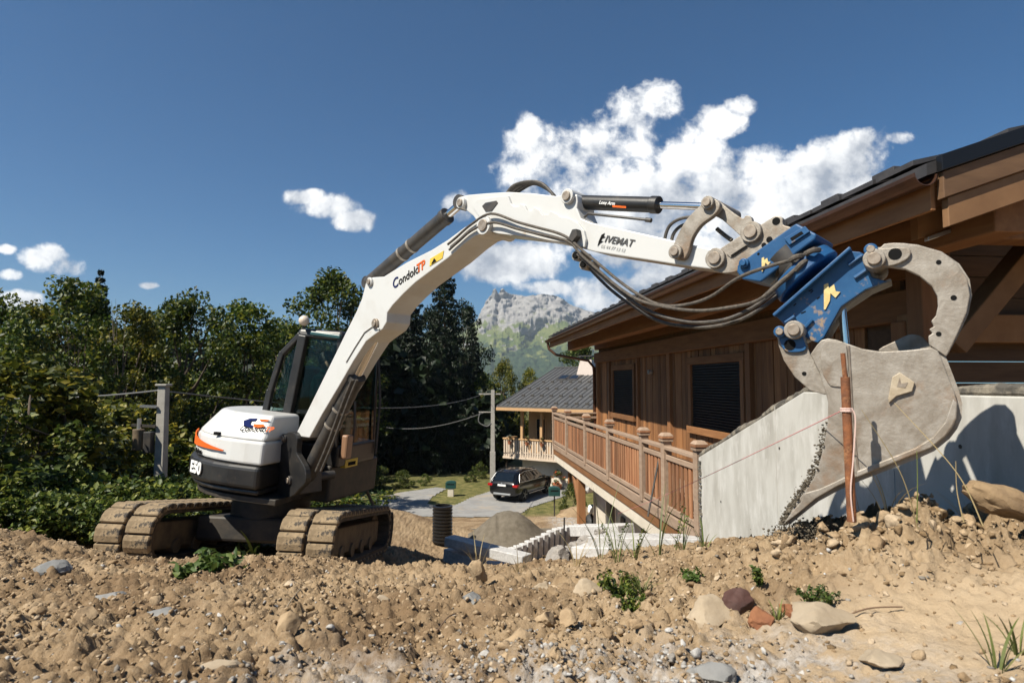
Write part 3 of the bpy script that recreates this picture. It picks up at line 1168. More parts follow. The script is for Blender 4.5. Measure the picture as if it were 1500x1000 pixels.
slab('belly_plate', [(x * .9, y * .9) for x, y in body_out], .56, .62, M_chassis, EXC, .01)
# hood decal plane = right side of the machine
UR = (UP_M.to_3x3() @ Vector((0, -1, 0))).normalized()
UF = (UP_M.to_3x3() @ Vector((1, 0, 0))).normalized()
UU = (UP_M.to_3x3() @ Vector((0, 0, 1))).normalized()


def local(x, y, z):
    return UP_M @ Vector((x, y, z))


# the sloping upper panel carries the contractor's mark
pn = Plane(local(.10, -.90, 1.30), (UR * .80 + UU * .60))
sl = UU * .8 - UR * .6


def decal(pts, mat, pl, parent, lift=.004):
    mb = MB()
    mb.prism(pl.off(-lift).poly(pts), pl.n * .001)
    return mb.build('decal', mat, parent)


SIDE = Plane(local(.2, -.968, 1.06), UR)
REAR_A = RAD(232)
REAR_N = (UP_M.to_3x3() @ Vector((math.cos(REAR_A), math.sin(REAR_A), 0))).normalized()
REARP = Plane(local(math.cos(REAR_A) * .985, math.sin(REAR_A) * .985, .7), REAR_N)
REAR_T = UU.cross(REAR_N)
# orange decal flash wrapped round the hood corner, follows the arc
mb = MB(UP_M)
angs = [RAD(a) for a in range(206, 266, 4)]
top_, bot_ = [], []
for i, a in enumerate(angs):
    t = i / (len(angs) - 1)
    rr = .96 * .992 + .006
    top_.append((math.cos(a) * rr, math.sin(a) * rr, 1.165 - .115 * t))
    bot_.append((math.cos(a) * rr, math.sin(a) * rr, 1.035 + .005 * t))
for i in range(len(angs) - 1):
    q = [bot_[i], bot_[i + 1], top_[i + 1], top_[i]]
    mb.add(q + [(x * .99, y * .99, z) for x, y, z in q], [(0, 1, 2, 3), (4, 7, 6, 5), (0, 4, 5, 1), (3, 2, 6, 7)])
mb.build('orange_flash', M_orange, hood)


def arc_text(body, size, z, a0, r, mat, parent, bold=.003, shear=0.0):
    a = RAD(a0)
    nrm = (UP_M.to_3x3() @ Vector((math.cos(a), math.sin(a), 0))).normalized()
    xd = UU.cross(nrm)
    return text_object('decal', body, size, mat, parent, local(math.cos(a) * r, math.sin(a) * r, z) - xd * (size * .31 * len(body)), xd, UU, .004, shear, bold)


arc_text('E50', .16, .745, 242, .988, M_signwhite, cw, .006)
arc_text('Bobcat', .06, .95, 236, .945, M_ink_black, hood, .002)
HT = Plane(local(.10, -.8515, 1.2925), (UR * .845 + UU * .535))
decal([(357, 616), (366, 612.5), (378, 612.5), (374, 616), (368, 616), (366, 621), (371, 623), (369, 626), (357, 624)], M_ink, HT, hood, .018)
decal([(380, 613), (395, 614.5), (392, 617), (381, 616.5)], M_orange, HT, hood, .018)
decal([(372, 620.5), (386, 621), (389, 624.5), (377, 626.5), (371, 624.5)], M_orange, HT, hood, .018)
dh = (HT.hit(395, 623) - HT.hit(357, 621.5)).normalized()
text_object('decal', 'Condolo', .078, M_ink_black, hood, HT.off(-.018).hit(349, 632.5), dh, HT.n.cross(dh), .001, .2, .0015)
text_object('decal', 'TP', .078, M_orange, hood, HT.off(-.018).hit(386, 634), dh, HT.n.cross(dh), .001, .2, .0015)
MB(UP_M).box((-.30, -.90, 1.18), (-.24, -.86, 1.21)).build('latch', M_ink_black, hood)
# ---- cab: side windows, pillars, roof
CABM = UP_M
cab = MB(CABM)
X0, X1, Y0, Y1, Z0, Z1 = -.24, .72, -.20, .74, .90, 2.32


def bar(name, a, b, w, h, parent, mat=M_black, bevel=.012):
    return MB(CABM).beam(a, b, w, h).build(name, mat, parent, bevel=bevel)


cabo = slab('cab', [(X0, Y0), (X1, Y0), (X1, Y1), (X0, Y1)], .88, 1.12, M_black, EXC, .03)
slab('cab_roof', [(X0 + .30, Y0 - .01), (X1 - .10, Y0 - .01), (X1 - .06, Y1), (X0 + .30, Y1)], 2.26, 2.36, M_black, cabo, .035, .96, cx=.4, cy=.5)
for (a, b, w, h) in (((X0, Y0, 1.1), (X0 + .06, Y0, 1.65), .06, .07), ((X0 + .06, Y0, 1.62), (X0 + .16, Y0, 2.08), .06, .06), ((X0 + .15, Y0, 2.05), (X0 + .36, Y0, 2.29), .06, .06),
                     ((X0 + .28, Y0, 1.1), (X0 + .40, Y0, 2.28), .09, .10), ((X1 - .05, Y0, 1.1), (X1 - .12, Y0, 2.28), .05, .06),
                     ((X1 - .05, Y1, 1.1), (X1 - .12, Y1, 2.28), .05, .06), ((X0, Y1, 1.1), (X0 + .3, Y1, 2.28), .06, .07), ((X0, Y0, 1.24), (X0 + .28, Y0, 1.36), .05, .06),
                     ((X0 + .28, Y0, 1.18), (X1 - .05, Y0, 1.18), .05, .06)):
    bar('pillar', a, b, w, h, cabo)
mb = MB(CABM)
mb.prism([(X0 + .04, Y0 + .02, 1.28), (X0 + .27, Y0 + .02, 1.38), (X0 + .38, Y0 + .02, 2.24), (X0 + .18, Y0 + .02, 2.02)], (0, .008, 0))
mb.build('window_pane', M_glass, cabo)
mb = MB(CABM)
mb.prism([(X0 + .32, Y0 + .02, 1.2), (X1 - .06, Y0 + .02, 1.2), (X1 - .13, Y0 + .02, 2.25), (X0 + .42, Y0 + .02, 2.25)], (0, .008, 0))
mb.build('window_pane', M_glass, cabo)
mb = MB(CABM)
mb.prism([(X1 - .03, Y0 + .03, 1.12), (X1 - .03, Y1 - .03, 1.12), (X1 - .10, Y1 - .03, 2.25), (X1 - .10, Y0 + .03, 2.25)], (-.008, 0, 0))
mb.build('windscreen', M_glass, cabo)
mb = MB(CABM)
mb.prism([(X0 + .02, Y0 + .04, 1.15), (X0 + .02, Y1 - .03, 1.15), (X0 + .30, Y1 - .03, 2.24), (X0 + .30, Y0 + .04, 2.24)], (-.008, 0, 0))
mb.build('window_pane', M_glass, cabo)
mb = MB(CABM)
mb.prism([(X0 + .05, Y1, 1.15), (X1 - .06, Y1, 1.15), (X1 - .13, Y1, 2.25), (X0 + .32, Y1, 2.25)], (0, .008, 0))
mb.build('window_pane', M_glass, cabo)
MB(CABM).prism([(X0 - .01, Y0 - .015, 1.0), (X0 + .30, Y0 - .015, 1.0), (X0 + .30, Y0 - .015, 1.40), (X0 + .01, Y0 - .015, 1.28)], (0, .03, 0)).build('side_panel', M_black, cabo, bevel=.006)
lamp = MB(CABM)
lamp.cyl((X0 + .40, Y0 - .035, 2.36), (X0 + .40, Y0 - .035, 2.42), .012, n=8)
lo = lamp.build('work_light', M_black, cabo)
bm = bmesh.new()
bmesh.ops.create_icosphere(bm, subdivisions=3, radius=.058)
me = bpy.data.meshes.new('lens')
bm.to_mesh(me)
bm.free()
me.polygons.foreach_set('use_smooth', [True] * len(me.polygons))
mesh_object('lens', me, material('amber_lens', (.62, .52, .42), .35), lo, local(X0 + .40, Y0 - .035, 2.44))
MB(CABM).beam((X0 + .50, Y0 - .03, 2.31), (X1 - .1, Y0 - .03, 2.29), .05, .045).build('roof_rail', material('teal_roof', (.03, .085, .09), .3), cabo, bevel=.01)
# seat, levers
seat = slab('seat', [(-.02, .05), (.46, .05), (.46, .53), (-.02, .53)], 1.12, 1.30, M_black, cabo, .04)
MB(CABM).box((-.06, .07, 1.3), (.04, .51, 1.95)).build('seat_back', M_black, seat, bevel=.04)
for yy in (.02, .55):
    MB(CABM).tube([(.42, yy, 1.2), (.46, yy, 1.45), (.46, yy, 1.52)], .014, 8).build('lever', M_dark, cabo, smooth=True)
MB(CABM).beam((.35, .76, 1.0), (.35, .80, 1.9), .02, .02).build('door_rail', M_dark, cabo)
MB(CABM).box((.64, -.02, .86), (.725, .28, .95)).build('front_label', M_yellow, cabo, bevel=.004)
MB(CABM).box((.726, .04, .88), (.729, .22, .92)).build('label_print', M_ink_black, cabo)
MB(CABM).tube([(.74, .02, 1.0), (.78, .0, 1.3), (.74, .02, 1.6)], .015, 8).build('handrail', M_dark, cabo, smooth=True)
MB(CABM).tube([(X1 + .02, Y1 - .02, .95), (X1 + .0, Y1, 1.6), (X1 - .1, Y1 + .02, 2.2)], .016, 8).build('handrail', M_dark, cabo, smooth=True)
MB(CABM).box((.72, -.18, .98), (.80, -.04, 1.24)).build('work_lamp_box', material('copper_cover', (.30, .17, .10), .4), cabo, bevel=.02)

# ---- undercarriage
TR_M = Matrix.Translation((-2.76, 7.02, -1.92)) @ Matrix.Rotation(RAD(2.5), 4, 'Y') @ Matrix.Rotation(RAD(-9.5), 4, 'X') @ Matrix.Rotation(RAD(-1.5), 4, 'Z')
MB(TR_M).box((-.62, -.42, .16), (.62, .60, .42)).build('undercarriage_frame', M_chassis, EXC, bevel=.03)
MB(TR_M).cyl((0, 0, .40), (0, 0, .80), .42, n=32).build('slew_ring', M_chassis, EXC, smooth=True)
L2, TH_, W_ = 1.24, .50, .50


def track(cx, nm):
    rc = TH_ / 2
    # belt centre line: two straights and two half rounds (front and rear idler)
    path = []
    nst = 22
    for i in range(nst):
        path.append((-(L2 - rc) + 2 * (L2 - rc) * i / nst, 0.0))
    for i in range(9):
        a = -math.pi / 2 + math.pi * i / 9
        path.append((L2 - rc + rc * math.cos(a), rc + rc * math.sin(a)))
    for i in range(nst):
        path.append(((L2 - rc) - 2 * (L2 - rc) * i / nst, TH_))
    for i in range(9):
        a = math.pi / 2 + math.pi * i / 9
        path.append((-(L2 - rc) + rc * math.cos(a), rc + rc * math.sin(a)))
    n = len(path)
    root = None
    mbb = MB(TR_M)
    t = .045
    inner = []
    for i in range(n):
        y0, z0 = path[i]
        yp, zp = path[i - 1]
        yn, zn = path[(i + 1) % n]
        dy, dz = yn - yp, zn - zp
        l = math.hypot(dy, dz)
        inner.append((y0 - dz / l * t, z0 + dy / l * t))
    vs, fs = [], []
    for i in range(n):
        for (y, z) in (path[i], inner[i]):
            vs.append((cx - W_ / 2, y, z))
            vs.append((cx + W_ / 2, y, z))
    for i in range(n):
        a, b = i * 4, ((i + 1) % n) * 4
        fs += [(a, a + 1, b + 1, b), (a + 2, b + 2, b + 3, a + 3), (a, b, b + 2, a + 2), (a + 1, a + 3, b + 3, b + 1)]
    mbb.add(vs, fs)
    root = mbb.build('track', M_rubber_dark, EXC)
    # tread lugs, two staggered rows wrapped round the belt
    tot = [0]
    for i in range(n):
        a, b = path[i], path[(i + 1) % n]
        tot.append(tot[-1] + math.hypot(b[0] - a[0], b[1] - a[1]))
    P = tot[-1]

    def at_s(s):
        s %= P
        for i in range(n):
            if tot[i + 1] >= s:
                f = (s - tot[i]) / max(1e-6, tot[i + 1] - tot[i])
                a, b = path[i], path[(i + 1) % n]
                dy, dz = b[0] - a[0], b[1] - a[1]
                l = math.hypot(dy, dz)
                return a[0] + dy * f, a[1] + dz * f, dy / l, dz / l
    nl = 34
    for row in (0, 1):
        for k in range(nl):
            s0 = (k + .5 * row) * P / nl
            ln = P / nl * .90
            x0, x1 = (cx - W_ / 2 - .012, cx - .018) if row == 0 else (cx + .018, cx + W_ / 2 + .012)
            mbl = MB(TR_M)
            ring = []
            for j in range(4):
                y, z, ty, tz = at_s(s0 + ln * j / 3)
                ny, nz_ = tz, -ty
                h = .052 if j in (1, 2) else .040
                ring.append(((y - ny * .01, z - nz_ * .01), (y + ny * h, z + nz_ * h)))
            vs, fs = [], []
            for (lo_, hi_) in ring:
                for (y, z) in (lo_, hi_):
                    vs.append((x0, y, z))
                    vs.append((x1, y, z))
            for j in range(3):
                a, b = j * 4, j * 4 + 4
                fs += [(a, a + 1, b + 1, b), (a + 2, b + 2, b + 3, a + 3), (a, b, b + 2, a + 2), (a + 1, a + 3, b + 3, b + 1)]
            fs += [(0, 2, 3, 1), (12, 13, 15, 14)]
            mbl.add(vs, fs)
            mbl.build('tread_lug', M_rubber, root, bevel=.008, seg=1)
    MB(TR_M).box((cx - W_ * .30, -L2 + .22, .10), (cx + W_ * .30, L2 - .22, TH_ - .13)).build('track_frame', M_frame, root, bevel=.02)
    for s in (-1, 1):
        yy = s * (L2 - rc)
        MB(TR_M).cyl((cx - W_ * .22, yy, rc), (cx + W_ * .22, yy, rc), rc - .055, n=28).build('idler', M_frame, root, bevel=.01, smooth=True)
    for yy in (-.6, -.2, .2, .6):
        MB(TR_M).cyl((cx - W_ * .34, yy, .115), (cx + W_ * .34, yy, .115), .075, n=16).build('roller', M_frame, root, smooth=True)
    return root


track(-.86, 'l')
track(.86, 'r')
# dozer blade behind the tracks
mb = MB(TR_M)
bl = [(1.36, .02), (1.42, .12), (1.44, .24), (1.42, .36), (1.36, .46)]
mb.strip([(-1.10, y, z) for y, z in bl], (2.22, 0, 0), .03)
blade = mb.build('dozer_blade', M_frame, EXC, bevel=.004)
for xx in (-.45, .45):
    MB(TR_M).beam((xx, .5, .28), (xx, 1.38, .2), .09, .12).build('blade_arm', M_chassis, blade, bevel=.01)
MB(TR_M).cyl((.35, -.425, .30), (.35, -.41, .30), .03, n=6).build('emblem_bolt', M_yellow, EXC)
MB(CABM).tube([(.58, .93, .45), (.66, .96, .30), (.70, .96, .18)], .02, 8).build('step_bar', M_frame, EXC, smooth=True)

# ================================================================== rotating demolition grab held by the coupler
GP = AP.off(-.06)
GRAB = empty('rotating_grab', GP.off(.1).hit(1290, 740), 'blue rotating grab with rusty steel clamshell jaws hanging from the excavator arm', 'grab')
head = plate(GP, [(1080, 388), (1113, 364), (1166, 327), (1196, 343), (1194, 350), (1166, 371), (1152, 383), (1128, 402), (1114, 413), (1087, 409), (1079, 398)], .30, 'grab_head', M_blue, GRAB, .008, shift=.02)
plate(GP, [(1148, 349), (1179, 331), (1186, 339), (1156, 359)], .014, 'raised_frame', M_blue, head, .003, shift=.006)
plate(GP, [(1157, 349), (1174, 338.5), (1177, 342), (1160, 353)], .002, 'slot', M_ink_black, head, 0, shift=.0045)
pin('head_pin', GP.off(.02), 1091, 386, .026, M_blue, head, .02, .3, mat2=M_blue)
c = GP.off(.0195).hit(1111, 372)
MB().cyl(c, c - BN * .004, .007, n=12).build('hole', M_ink_black, head)
EMB = [(0, 0), (.26, .10), (.30, -.22), (.62, .02), (.72, -.40), (1.0, -.44), (.70, -.80), (.40, -.52), (.36, -.98), (.10, -1.5), (0, -1.52)]


def emblem(pl, px, py, s, mat, parent, th=.003, lift=-.003, name='emblem', rot=0.0):
    o = MB()
    cs, sn = math.cos(rot), math.sin(rot)
    pts = [(px + (x * cs - y * sn) * s, py - (x * sn + y * cs) * s) for x, y in EMB]
    o.prism(pl.off(lift).poly(pts), pl.n * th)
    return o.build(name, mat, parent, bevel=0)


emblem(GP, 1116, 378, 13, M_ylw_pale, head, lift=.016)

# the grab is turned a little on its rotator against the arm
GN = Vector((-.54, -.84, 0)).normalized()
GP = Plane(GP.hit(1235, 470), GN)
# rotator drum: axis square to the flange line traced at (1133,459)-(1245,361)
GC = GP.off(.15)
fl_a, fl_b = GC.hit(1136, 456), GC.hit(1243, 363)
fdir = (fl_b - fl_a).normalized()
axis = fdir.cross(GN).normalized()
if axis.z > 0:
    axis = -axis
cen = (fl_a + fl_b) / 2
drum = MB()
drum.cyl(cen - axis * .085, cen - axis * .012, .168, .176, n=40)
drum_o = drum.build('rotator', M_blue, GRAB, bevel=.012, smooth=True)
MB().cyl(cen - axis * .100, cen - axis * .080, .15, n=36).build('rotator_cap', M_dark, drum_o, smooth=True, bevel=.006)
MB().cyl(cen - axis * .20, cen - axis * .09, .10, n=28).build('rotator_neck', M_dark, drum_o, smooth=True)
# body: two side cheeks, flange and web under it
body_px = [(1134, 461), (1244, 364), (1249, 368), (1260, 369), (1267, 373), (1272, 392), (1277, 406), (1300, 412), (1268, 424), (1232, 449), (1219, 472), (1207, 494), (1198, 502), (1186, 498), (1178, 492), (1171, 478), (1152, 479), (1144, 470)]
gb = plate(GP, body_px, .035, 'grab_body', M_blue, GRAB, .004)
plate(GP, body_px, .035, 'body_cheek', M_blue, gb, .004, shift=.22)
fl = MB()
fl.prism([GP.off(-.05).hit(1131, 460), GP.off(-.05).hit(1244, 360.5), GP.off(-.05).hit(1247, 364), GP.off(-.05).hit(1134, 463.5)], -GN * .35)
fl.build('flange', M_blue, gb, bevel=.004)
wb = MB()
web = [GP.off(.036).hit(*p) for p in ((1306, 411), (1276, 424), (1236, 451), (1213, 490), (1203, 503))]
wb.strip(web, -GN * .183, .012)
wb.build('body_web', M_steel, gb)
core = MB()
core.prism(GP.off(.036).poly([(1150, 462), (1244, 378), (1264, 400), (1232, 430), (1200, 470), (1176, 480)]), -GN * .182)
core.build('body_core', M_dark, gb)
for (a, b) in (((1243, 388), (1263, 374)), ((1252, 407), (1271, 394)), ((1150, 472), (1164, 463)), ((1176, 483), (1190, 468))):
    MB().tube([GP.off(-.006).hit(*a), GP.off(-.006).hit(*b)], .010, 8).build('rib', M_blue, gb, smooth=True)
emblem(GP, 1207, 417, 24, M_ylw_pale, gb, lift=-.002, th=.004)
for (sx, sy, ln_) in ((1184, 426, 6), (1196, 437, 5), (1162, 447, 4), (1173, 458, 7), (1187, 428, 4)):
    plate(GP, [(sx, sy), (sx + ln_, sy - 3), (sx + ln_ + .5, sy - 1.8), (sx + .7, sy + 1.4)], .002, 'slot', M_ink_black, gb, 0, shift=-.002)
# upper jaw: two curved cheeks joined by a back plate
jaw_px = [(1266, 372), (1270, 363), (1280, 362), (1290, 362), (1295, 357), (1310, 355.5), (1324, 356), (1347, 359), (1379, 369), (1402, 386), (1417, 408), (1421, 432), (1416, 458), (1402, 490), (1390, 515), (1386, 522),
          (1374, 514), (1361, 505), (1360, 492), (1366, 488), (1361, 482), (1368, 478), (1364, 470), (1371, 462), (1374, 448), (1373, 434), (1365, 419), (1347, 404), (1326, 394), (1301, 391), (1287, 393), (1277, 389)]
JP = GP.off(-.07)
jaw = plate(JP, jaw_px, .032, 'upper_jaw', M_steel, GRAB, .004)
plate(JP, jaw_px, .032, 'jaw_cheek', M_steel, jaw, .004, shift=.28)
bk_ = MB()
bk_.strip([JP.off(.033).hit(*p) for p in ((1300, 364), (1340, 366), (1374, 376), (1397, 392), (1410, 412), (1413, 434), (1408, 458), (1394, 488), (1380, 514))], -GN * .246, -.025)
bk_.build('jaw_back_plate', M_steel, jaw)
boss = smooth_poly([(1266, 384), (1270, 365), (1290, 364), (1320, 362), (1334, 366), (1330, 378), (1310, 388), (1284, 391)], 3)
plate(JP, boss, .014, 'boss_plate', M_steel, jaw, .004, shift=-.016)
for (hx, hy, rr) in ((1311, 372, .026), (1375, 384, .010), (1397, 436, .011), (1375, 489, .010)):
    c = JP.off(-.0165).hit(hx, hy) if hx == 1311 else JP.off(-.0005).hit(hx, hy)
    MB().cyl(c + GN * .0012, c - GN * .003, rr, n=18).build('hole', M_ink_black, jaw)
pin('jaw_pin', JP, 1281, 381, .045, M_steel, jaw, .04, .34)
pin('jaw_pin', JP, 1276, 367, .028, M_blue, jaw, .03, .34)
# lower jaw: ear plus closed clamshell bucket
ear_px = [(1138, 492), (1137, 482), (1142, 477), (1152, 480), (1156, 474), (1165, 472), (1173, 477), (1177, 487), (1181, 502), (1187, 519), (1203, 545), (1222, 575), (1208, 578), (1187, 572), (1164, 552), (1148, 528), (1141, 508)]
lj = plate(JP, ear_px, .032, 'lower_jaw', M_steel, GRAB, .004, shift=.02)
plate(JP, ear_px, .032, 'jaw_ear', M_steel, lj, .004, shift=.26)
plate(JP, smooth_poly([(1140, 492), (1140, 484), (1156, 480), (1170, 482), (1178, 500), (1180, 512), (1165, 516), (1148, 512)], 3), .012, 'boss_plate', M_blue, lj, .004, shift=.006)
for (hx, hy, rr) in ((1157, 505, .026), (1178, 547, .010)):
    c = JP.off(.0055 if hx < 1170 else .0195).hit(hx, hy)
    MB().cyl(c + GN * .0012, c - GN * .003, rr, n=18).build('hole', M_ink_black, lj)
pin('jaw_pin', JP, 1164, 483.5, .044, M_steel, lj, .03, .34)
pin('jaw_pin', JP, 1143, 486, .028, M_blue, lj, .02, .34)
shell_px = [(1187, 519), (1196, 506), (1203, 498), (1213, 495.5), (1227, 498), (1241, 503), (1264, 511), (1292, 515), (1328, 513), (1365, 509), (1374, 514), (1379, 524), (1388, 549), (1398, 573), (1403, 592), (1402, 611), (1396, 625),
            (1386, 639), (1365, 656), (1340, 667), (1319, 675), (1255, 700), (1224, 714), (1195, 730), (1170, 750), (1149, 766), (1158, 750), (1167, 735), (1181, 716), (1191, 701), (1199, 682), (1206, 656), (1212, 622), (1213, 590), (1210, 577), (1200, 545)]
SP = JP.off(-.012)
sh = plate(SP, shell_px, .024, 'bucket_shell', M_steel, lj, .004)
plate(SP, shell_px, .024, 'shell_side', M_steel, lj, .004, shift=.31)
bot = MB()
curve = [(1372, 514), (1379, 526), (1388, 549), (1397, 573), (1402, 592), (1401, 611), (1395, 625), (1385, 638), (1364, 655), (1340, 666), (1319, 674), (1255, 699), (1224, 713), (1195, 729), (1170, 749), (1152, 764)]
bot.strip([SP.off(.0245).hit(*p) for p in curve], -GN * .285, -.018)
bot.build('shell_floor', M_steel, lj)
# welded doubler along the lower edge and its cutting lip
dbl = [(1402, 590), (1401, 612), (1394, 626), (1384, 639), (1363, 656), (1318, 674), (1255, 699), (1255, 690), (1300, 672), (1340, 656), (1366, 640), (1384, 618), (1392, 596), (1396, 584)]
plate(SP, dbl, .022, 'wear_strip', M_steel, lj, .005, shift=-.022)
lip = [(1258, 697), (1224, 713), (1195, 730), (1170, 751), (1147, 768), (1160, 749), (1172, 736), (1178, 722), (1200, 716), (1222, 706), (1250, 692)]
plate(SP, lip, .016, 'cutting_lip', M_steel, lj, .004, shift=-.018)
far_ear = smooth_poly([(1287, 512), (1310, 500), (1331, 490), (1346, 491), (1356, 498), (1364, 511), (1330, 522), (1300, 520)], 3)
plate(JP, far_ear, .032, 'stiffener', M_steel, lj, .004, shift=.25)
plate(SP, smooth_poly([(1205, 505), (1212, 499), (1226, 501), (1240, 506), (1241, 560), (1222, 566), (1212, 560), (1202, 536)], 2), .006, 'doubler', M_steel, lj, .002, shift=-.006)
em = plate(SP, [(1301, 584), (1307, 552), (1318, 545), (1340, 560), (1336, 573), (1313, 580), (1302, 590)], .016, 'emblem', material('cast_emblem', (.46, .39, .29), .6, col2=(.36, .29, .2), scale=20, bump=.3), lj, .003, shift=-.015)
plate(SP, [(1314, 566), (1318, 552), (1320, 562), (1330, 560), (1326, 568)], .002, 'emblem_groove', M_pin, em, 0, shift=-.0165)
MB().cyl(JP.off(.15).hit(1233, 448), JP.off(.15).hit(1240, 512), .018, n=14).build('ram_rod', M_chrome, gb, smooth=True)
wld = MB()
wld.tube([SP.off(-.003).hit(*p) for p in ((1243, 506), (1246, 560), (1250, 630), (1258, 694))], .005, 6)
wld.build('weld_bead', M_pin, lj, smooth=True)
# hose ends at the rotator
for (a, b) in (((1158, 381), (1176, 375)), ((1166, 396), (1182, 382)), ((1120, 435), (1166, 397)), ((1180, 372), (1200, 366))):
    MB().tube(spline([GP.off(-.02).hit(*a), GP.off(-.03).hit((a[0] + b[0]) / 2, (a[1] + b[1]) / 2 - 2), GP.off(0).hit(*b)], 4), .014, 8).build('hose_fitting', M_hose_tan, GRAB, smooth=True)

# ================================================================== operator in the cab
def person(root_loc):
    M_sk = material('skin', (.42, .25, .17), .6)
    M_shirt = material('teal_shirt', (.04, .26, .25), .85, col2=(.03, .20, .20), scale=12, bump=.3, bscale=30)
    M_hair = material('dark_hair', (.02, .016, .012), .8)
    r = empty('person', root_loc, 'person in a teal shirt seated at the controls inside the excavator cab', 'person')
    def L(x, y, z):
        return CABM @ Vector((x + .10, y - .25, z))
    joints = [L(.06, .54, 1.36), L(.06, .54, 1.56), L(.07, .54, 1.76), L(.08, .54, 1.86), L(.10, .54, 1.93), L(.115, .54, 2.02), L(.11, .54, 2.10),
              L(.08, .36, 1.78), L(.14, .28, 1.58), L(.34, .28, 1.52), L(.39, .28, 1.53), L(.08, .72, 1.78), L(.14, .80, 1.58), L(.34, .80, 1.52), L(.39, .80, 1.53),
              L(.10, .46, 1.36), L(.44, .44, 1.40), L(.50, .44, 1.10), L(.10, .62, 1.36), L(.44, .64, 1.40), L(.50, .64, 1.10)]
    edges = [(0, 1), (1, 2), (2, 3), (3, 4), (4, 5), (5, 6), (2, 7), (7, 8), (8, 9), (9, 10), (2, 11), (11, 12), (12, 13), (13, 14), (0, 15), (15, 16), (16, 17), (0, 18), (18, 19), (19, 20)]
    rad = [.14, .13, .14, .055, .06, .085, .07, .065, .05, .036, .04, .065, .05, .036, .04, .085, .065, .05, .085, .065, .05]
    me = bpy.data.meshes.new('body')
    c = Vector(root_loc)
    me.from_pydata([j - c for j in joints], edges, [])
    o = mesh_object('body', me, M_shirt, r, c)
    o.modifiers.new('skin', 'SKIN')
    for v, q in zip(me.skin_vertices[0].data, rad):
        v.radius = (q, q)
    me.skin_vertices[0].data[0].use_root = True
    sb_ = o.modifiers.new('sub', 'SUBSURF')
    sb_.levels = sb_.render_levels = 2
    for nm, ctr, s_, mm in (('face', L(.125, .54, 2.0), (.098, .085, .118), M_sk), ('hair', L(.10, .54, 2.045), (.105, .092, .10), M_hair)):
        bm = bmesh.new()
        bmesh.ops.create_icosphere(bm, subdivisions=3, radius=1)
        for v in bm.verts:
            v.co = Vector((v.co.x * s_[0], v.co.y * s_[1], v.co.z * s_[2]))
            if nm == 'face' and v.co.x > .085 and abs(v.co.y) < .02 and -.04 < v.co.z < .02:
                v.co.x += .022
        m2 = bpy.data.meshes.new(nm)
        bm.to_mesh(m2)
        bm.free()
        m2.transform(CABM.to_3x3().to_4x4())
        m2.polygons.foreach_set('use_smooth', [True] * len(m2.polygons))
        mesh_object(nm, m2, mm, r, ctr)
    for yy in (.03, .55):
        h = MB(CABM @ Matrix.Translation((.10, 0, 0)))
        for k in range(4):
            y0 = yy - .03 + k * .02
            h.tube([(.385, y0, 1.55), (.415, y0, 1.545), (.425, y0, 1.52), (.41, y0, 1.50)], .0095, 6)
        h.tube([(.37, yy - .035, 1.53), (.39, yy - .05, 1.55), (.41, yy - .045, 1.565)], .010, 6)
        h.build('hand', M_sk, r, smooth=True)


person(local(.16, .29, 1.31))
# ================================================================== timber chalet on the right
def wood(name, c1, c2, rough=.75, sx=(14, 14, 1.2), rnd=.25, bump=.25):
    return material(name, c1, rough, col2=c2, scale=1.6, lo=.3, hi=.7, rnd=rnd, stretch=sx, bump=bump, bscale=3.0, detail=8, bdist=.004)


M_board = wood('larch_board', (.18, .072, .026), (.35, .165, .062), rnd=.42)
M_beam_y = wood('larch_beam', (.20, .086, .031), (.31, .145, .056), sx=(10, 1.0, 10))
M_post = wood('larch_post', (.22, .095, .038), (.31, .145, .058))
M_dark_wood = wood('old_plank', (.085, .045, .022), (.145, .08, .04), sx=(1.2, 10, 10))
M_brace = wood('pine_beam', (.21, .105, .045), (.29, .155, .07), sx=(3, 8, 3))
M_rail = wood('weathered_rail', (.27, .185, .13), (.37, .27, .195), sx=(12, 1.2, 12), rnd=.12)
M_balus = wood('baluster_wood', (.235, .092, .040), (.36, .185, .095), rnd=.4)
M_shutter = material('black_shutter', (.012, .012, .013), .45)
M_tile = material('dark_slate', (.035, .033, .034), .6, col2=(.06, .055, .055), scale=5, bump=.2)
M_copper = material('brown_gutter', (.10, .05, .032), .35, .6, col2=(.16, .075, .045), scale=4)
M_cream = material('cream_render', (.66, .60, .50), .9, col2=(.58, .52, .43), scale=3, bump=.15, bscale=80)
M_flash = material('black_flashing', (.012, .012, .013), .35, .3)
M_alu = material('pale_metal', (.62, .64, .66), .3, .8)
HM = Matrix.Translation((2.9, 0, 0)) @ Matrix.Rotation(math.atan(.0956), 4, 'Z')
CH = empty('timber_chalet', HM @ Vector((1.3, 11, -4.4)), 'brown timber chalet with wide overhanging roof, dark shutters and wooden gallery', 'house')
YF, YN, XW = 17.8, 5.6, 1.3
ZF = -1.76
T = .35

def hb(name, a, b, mat, parent, bevel=.006):
    return MB(HM).box(a, b).build(name, mat, parent, bevel=bevel)


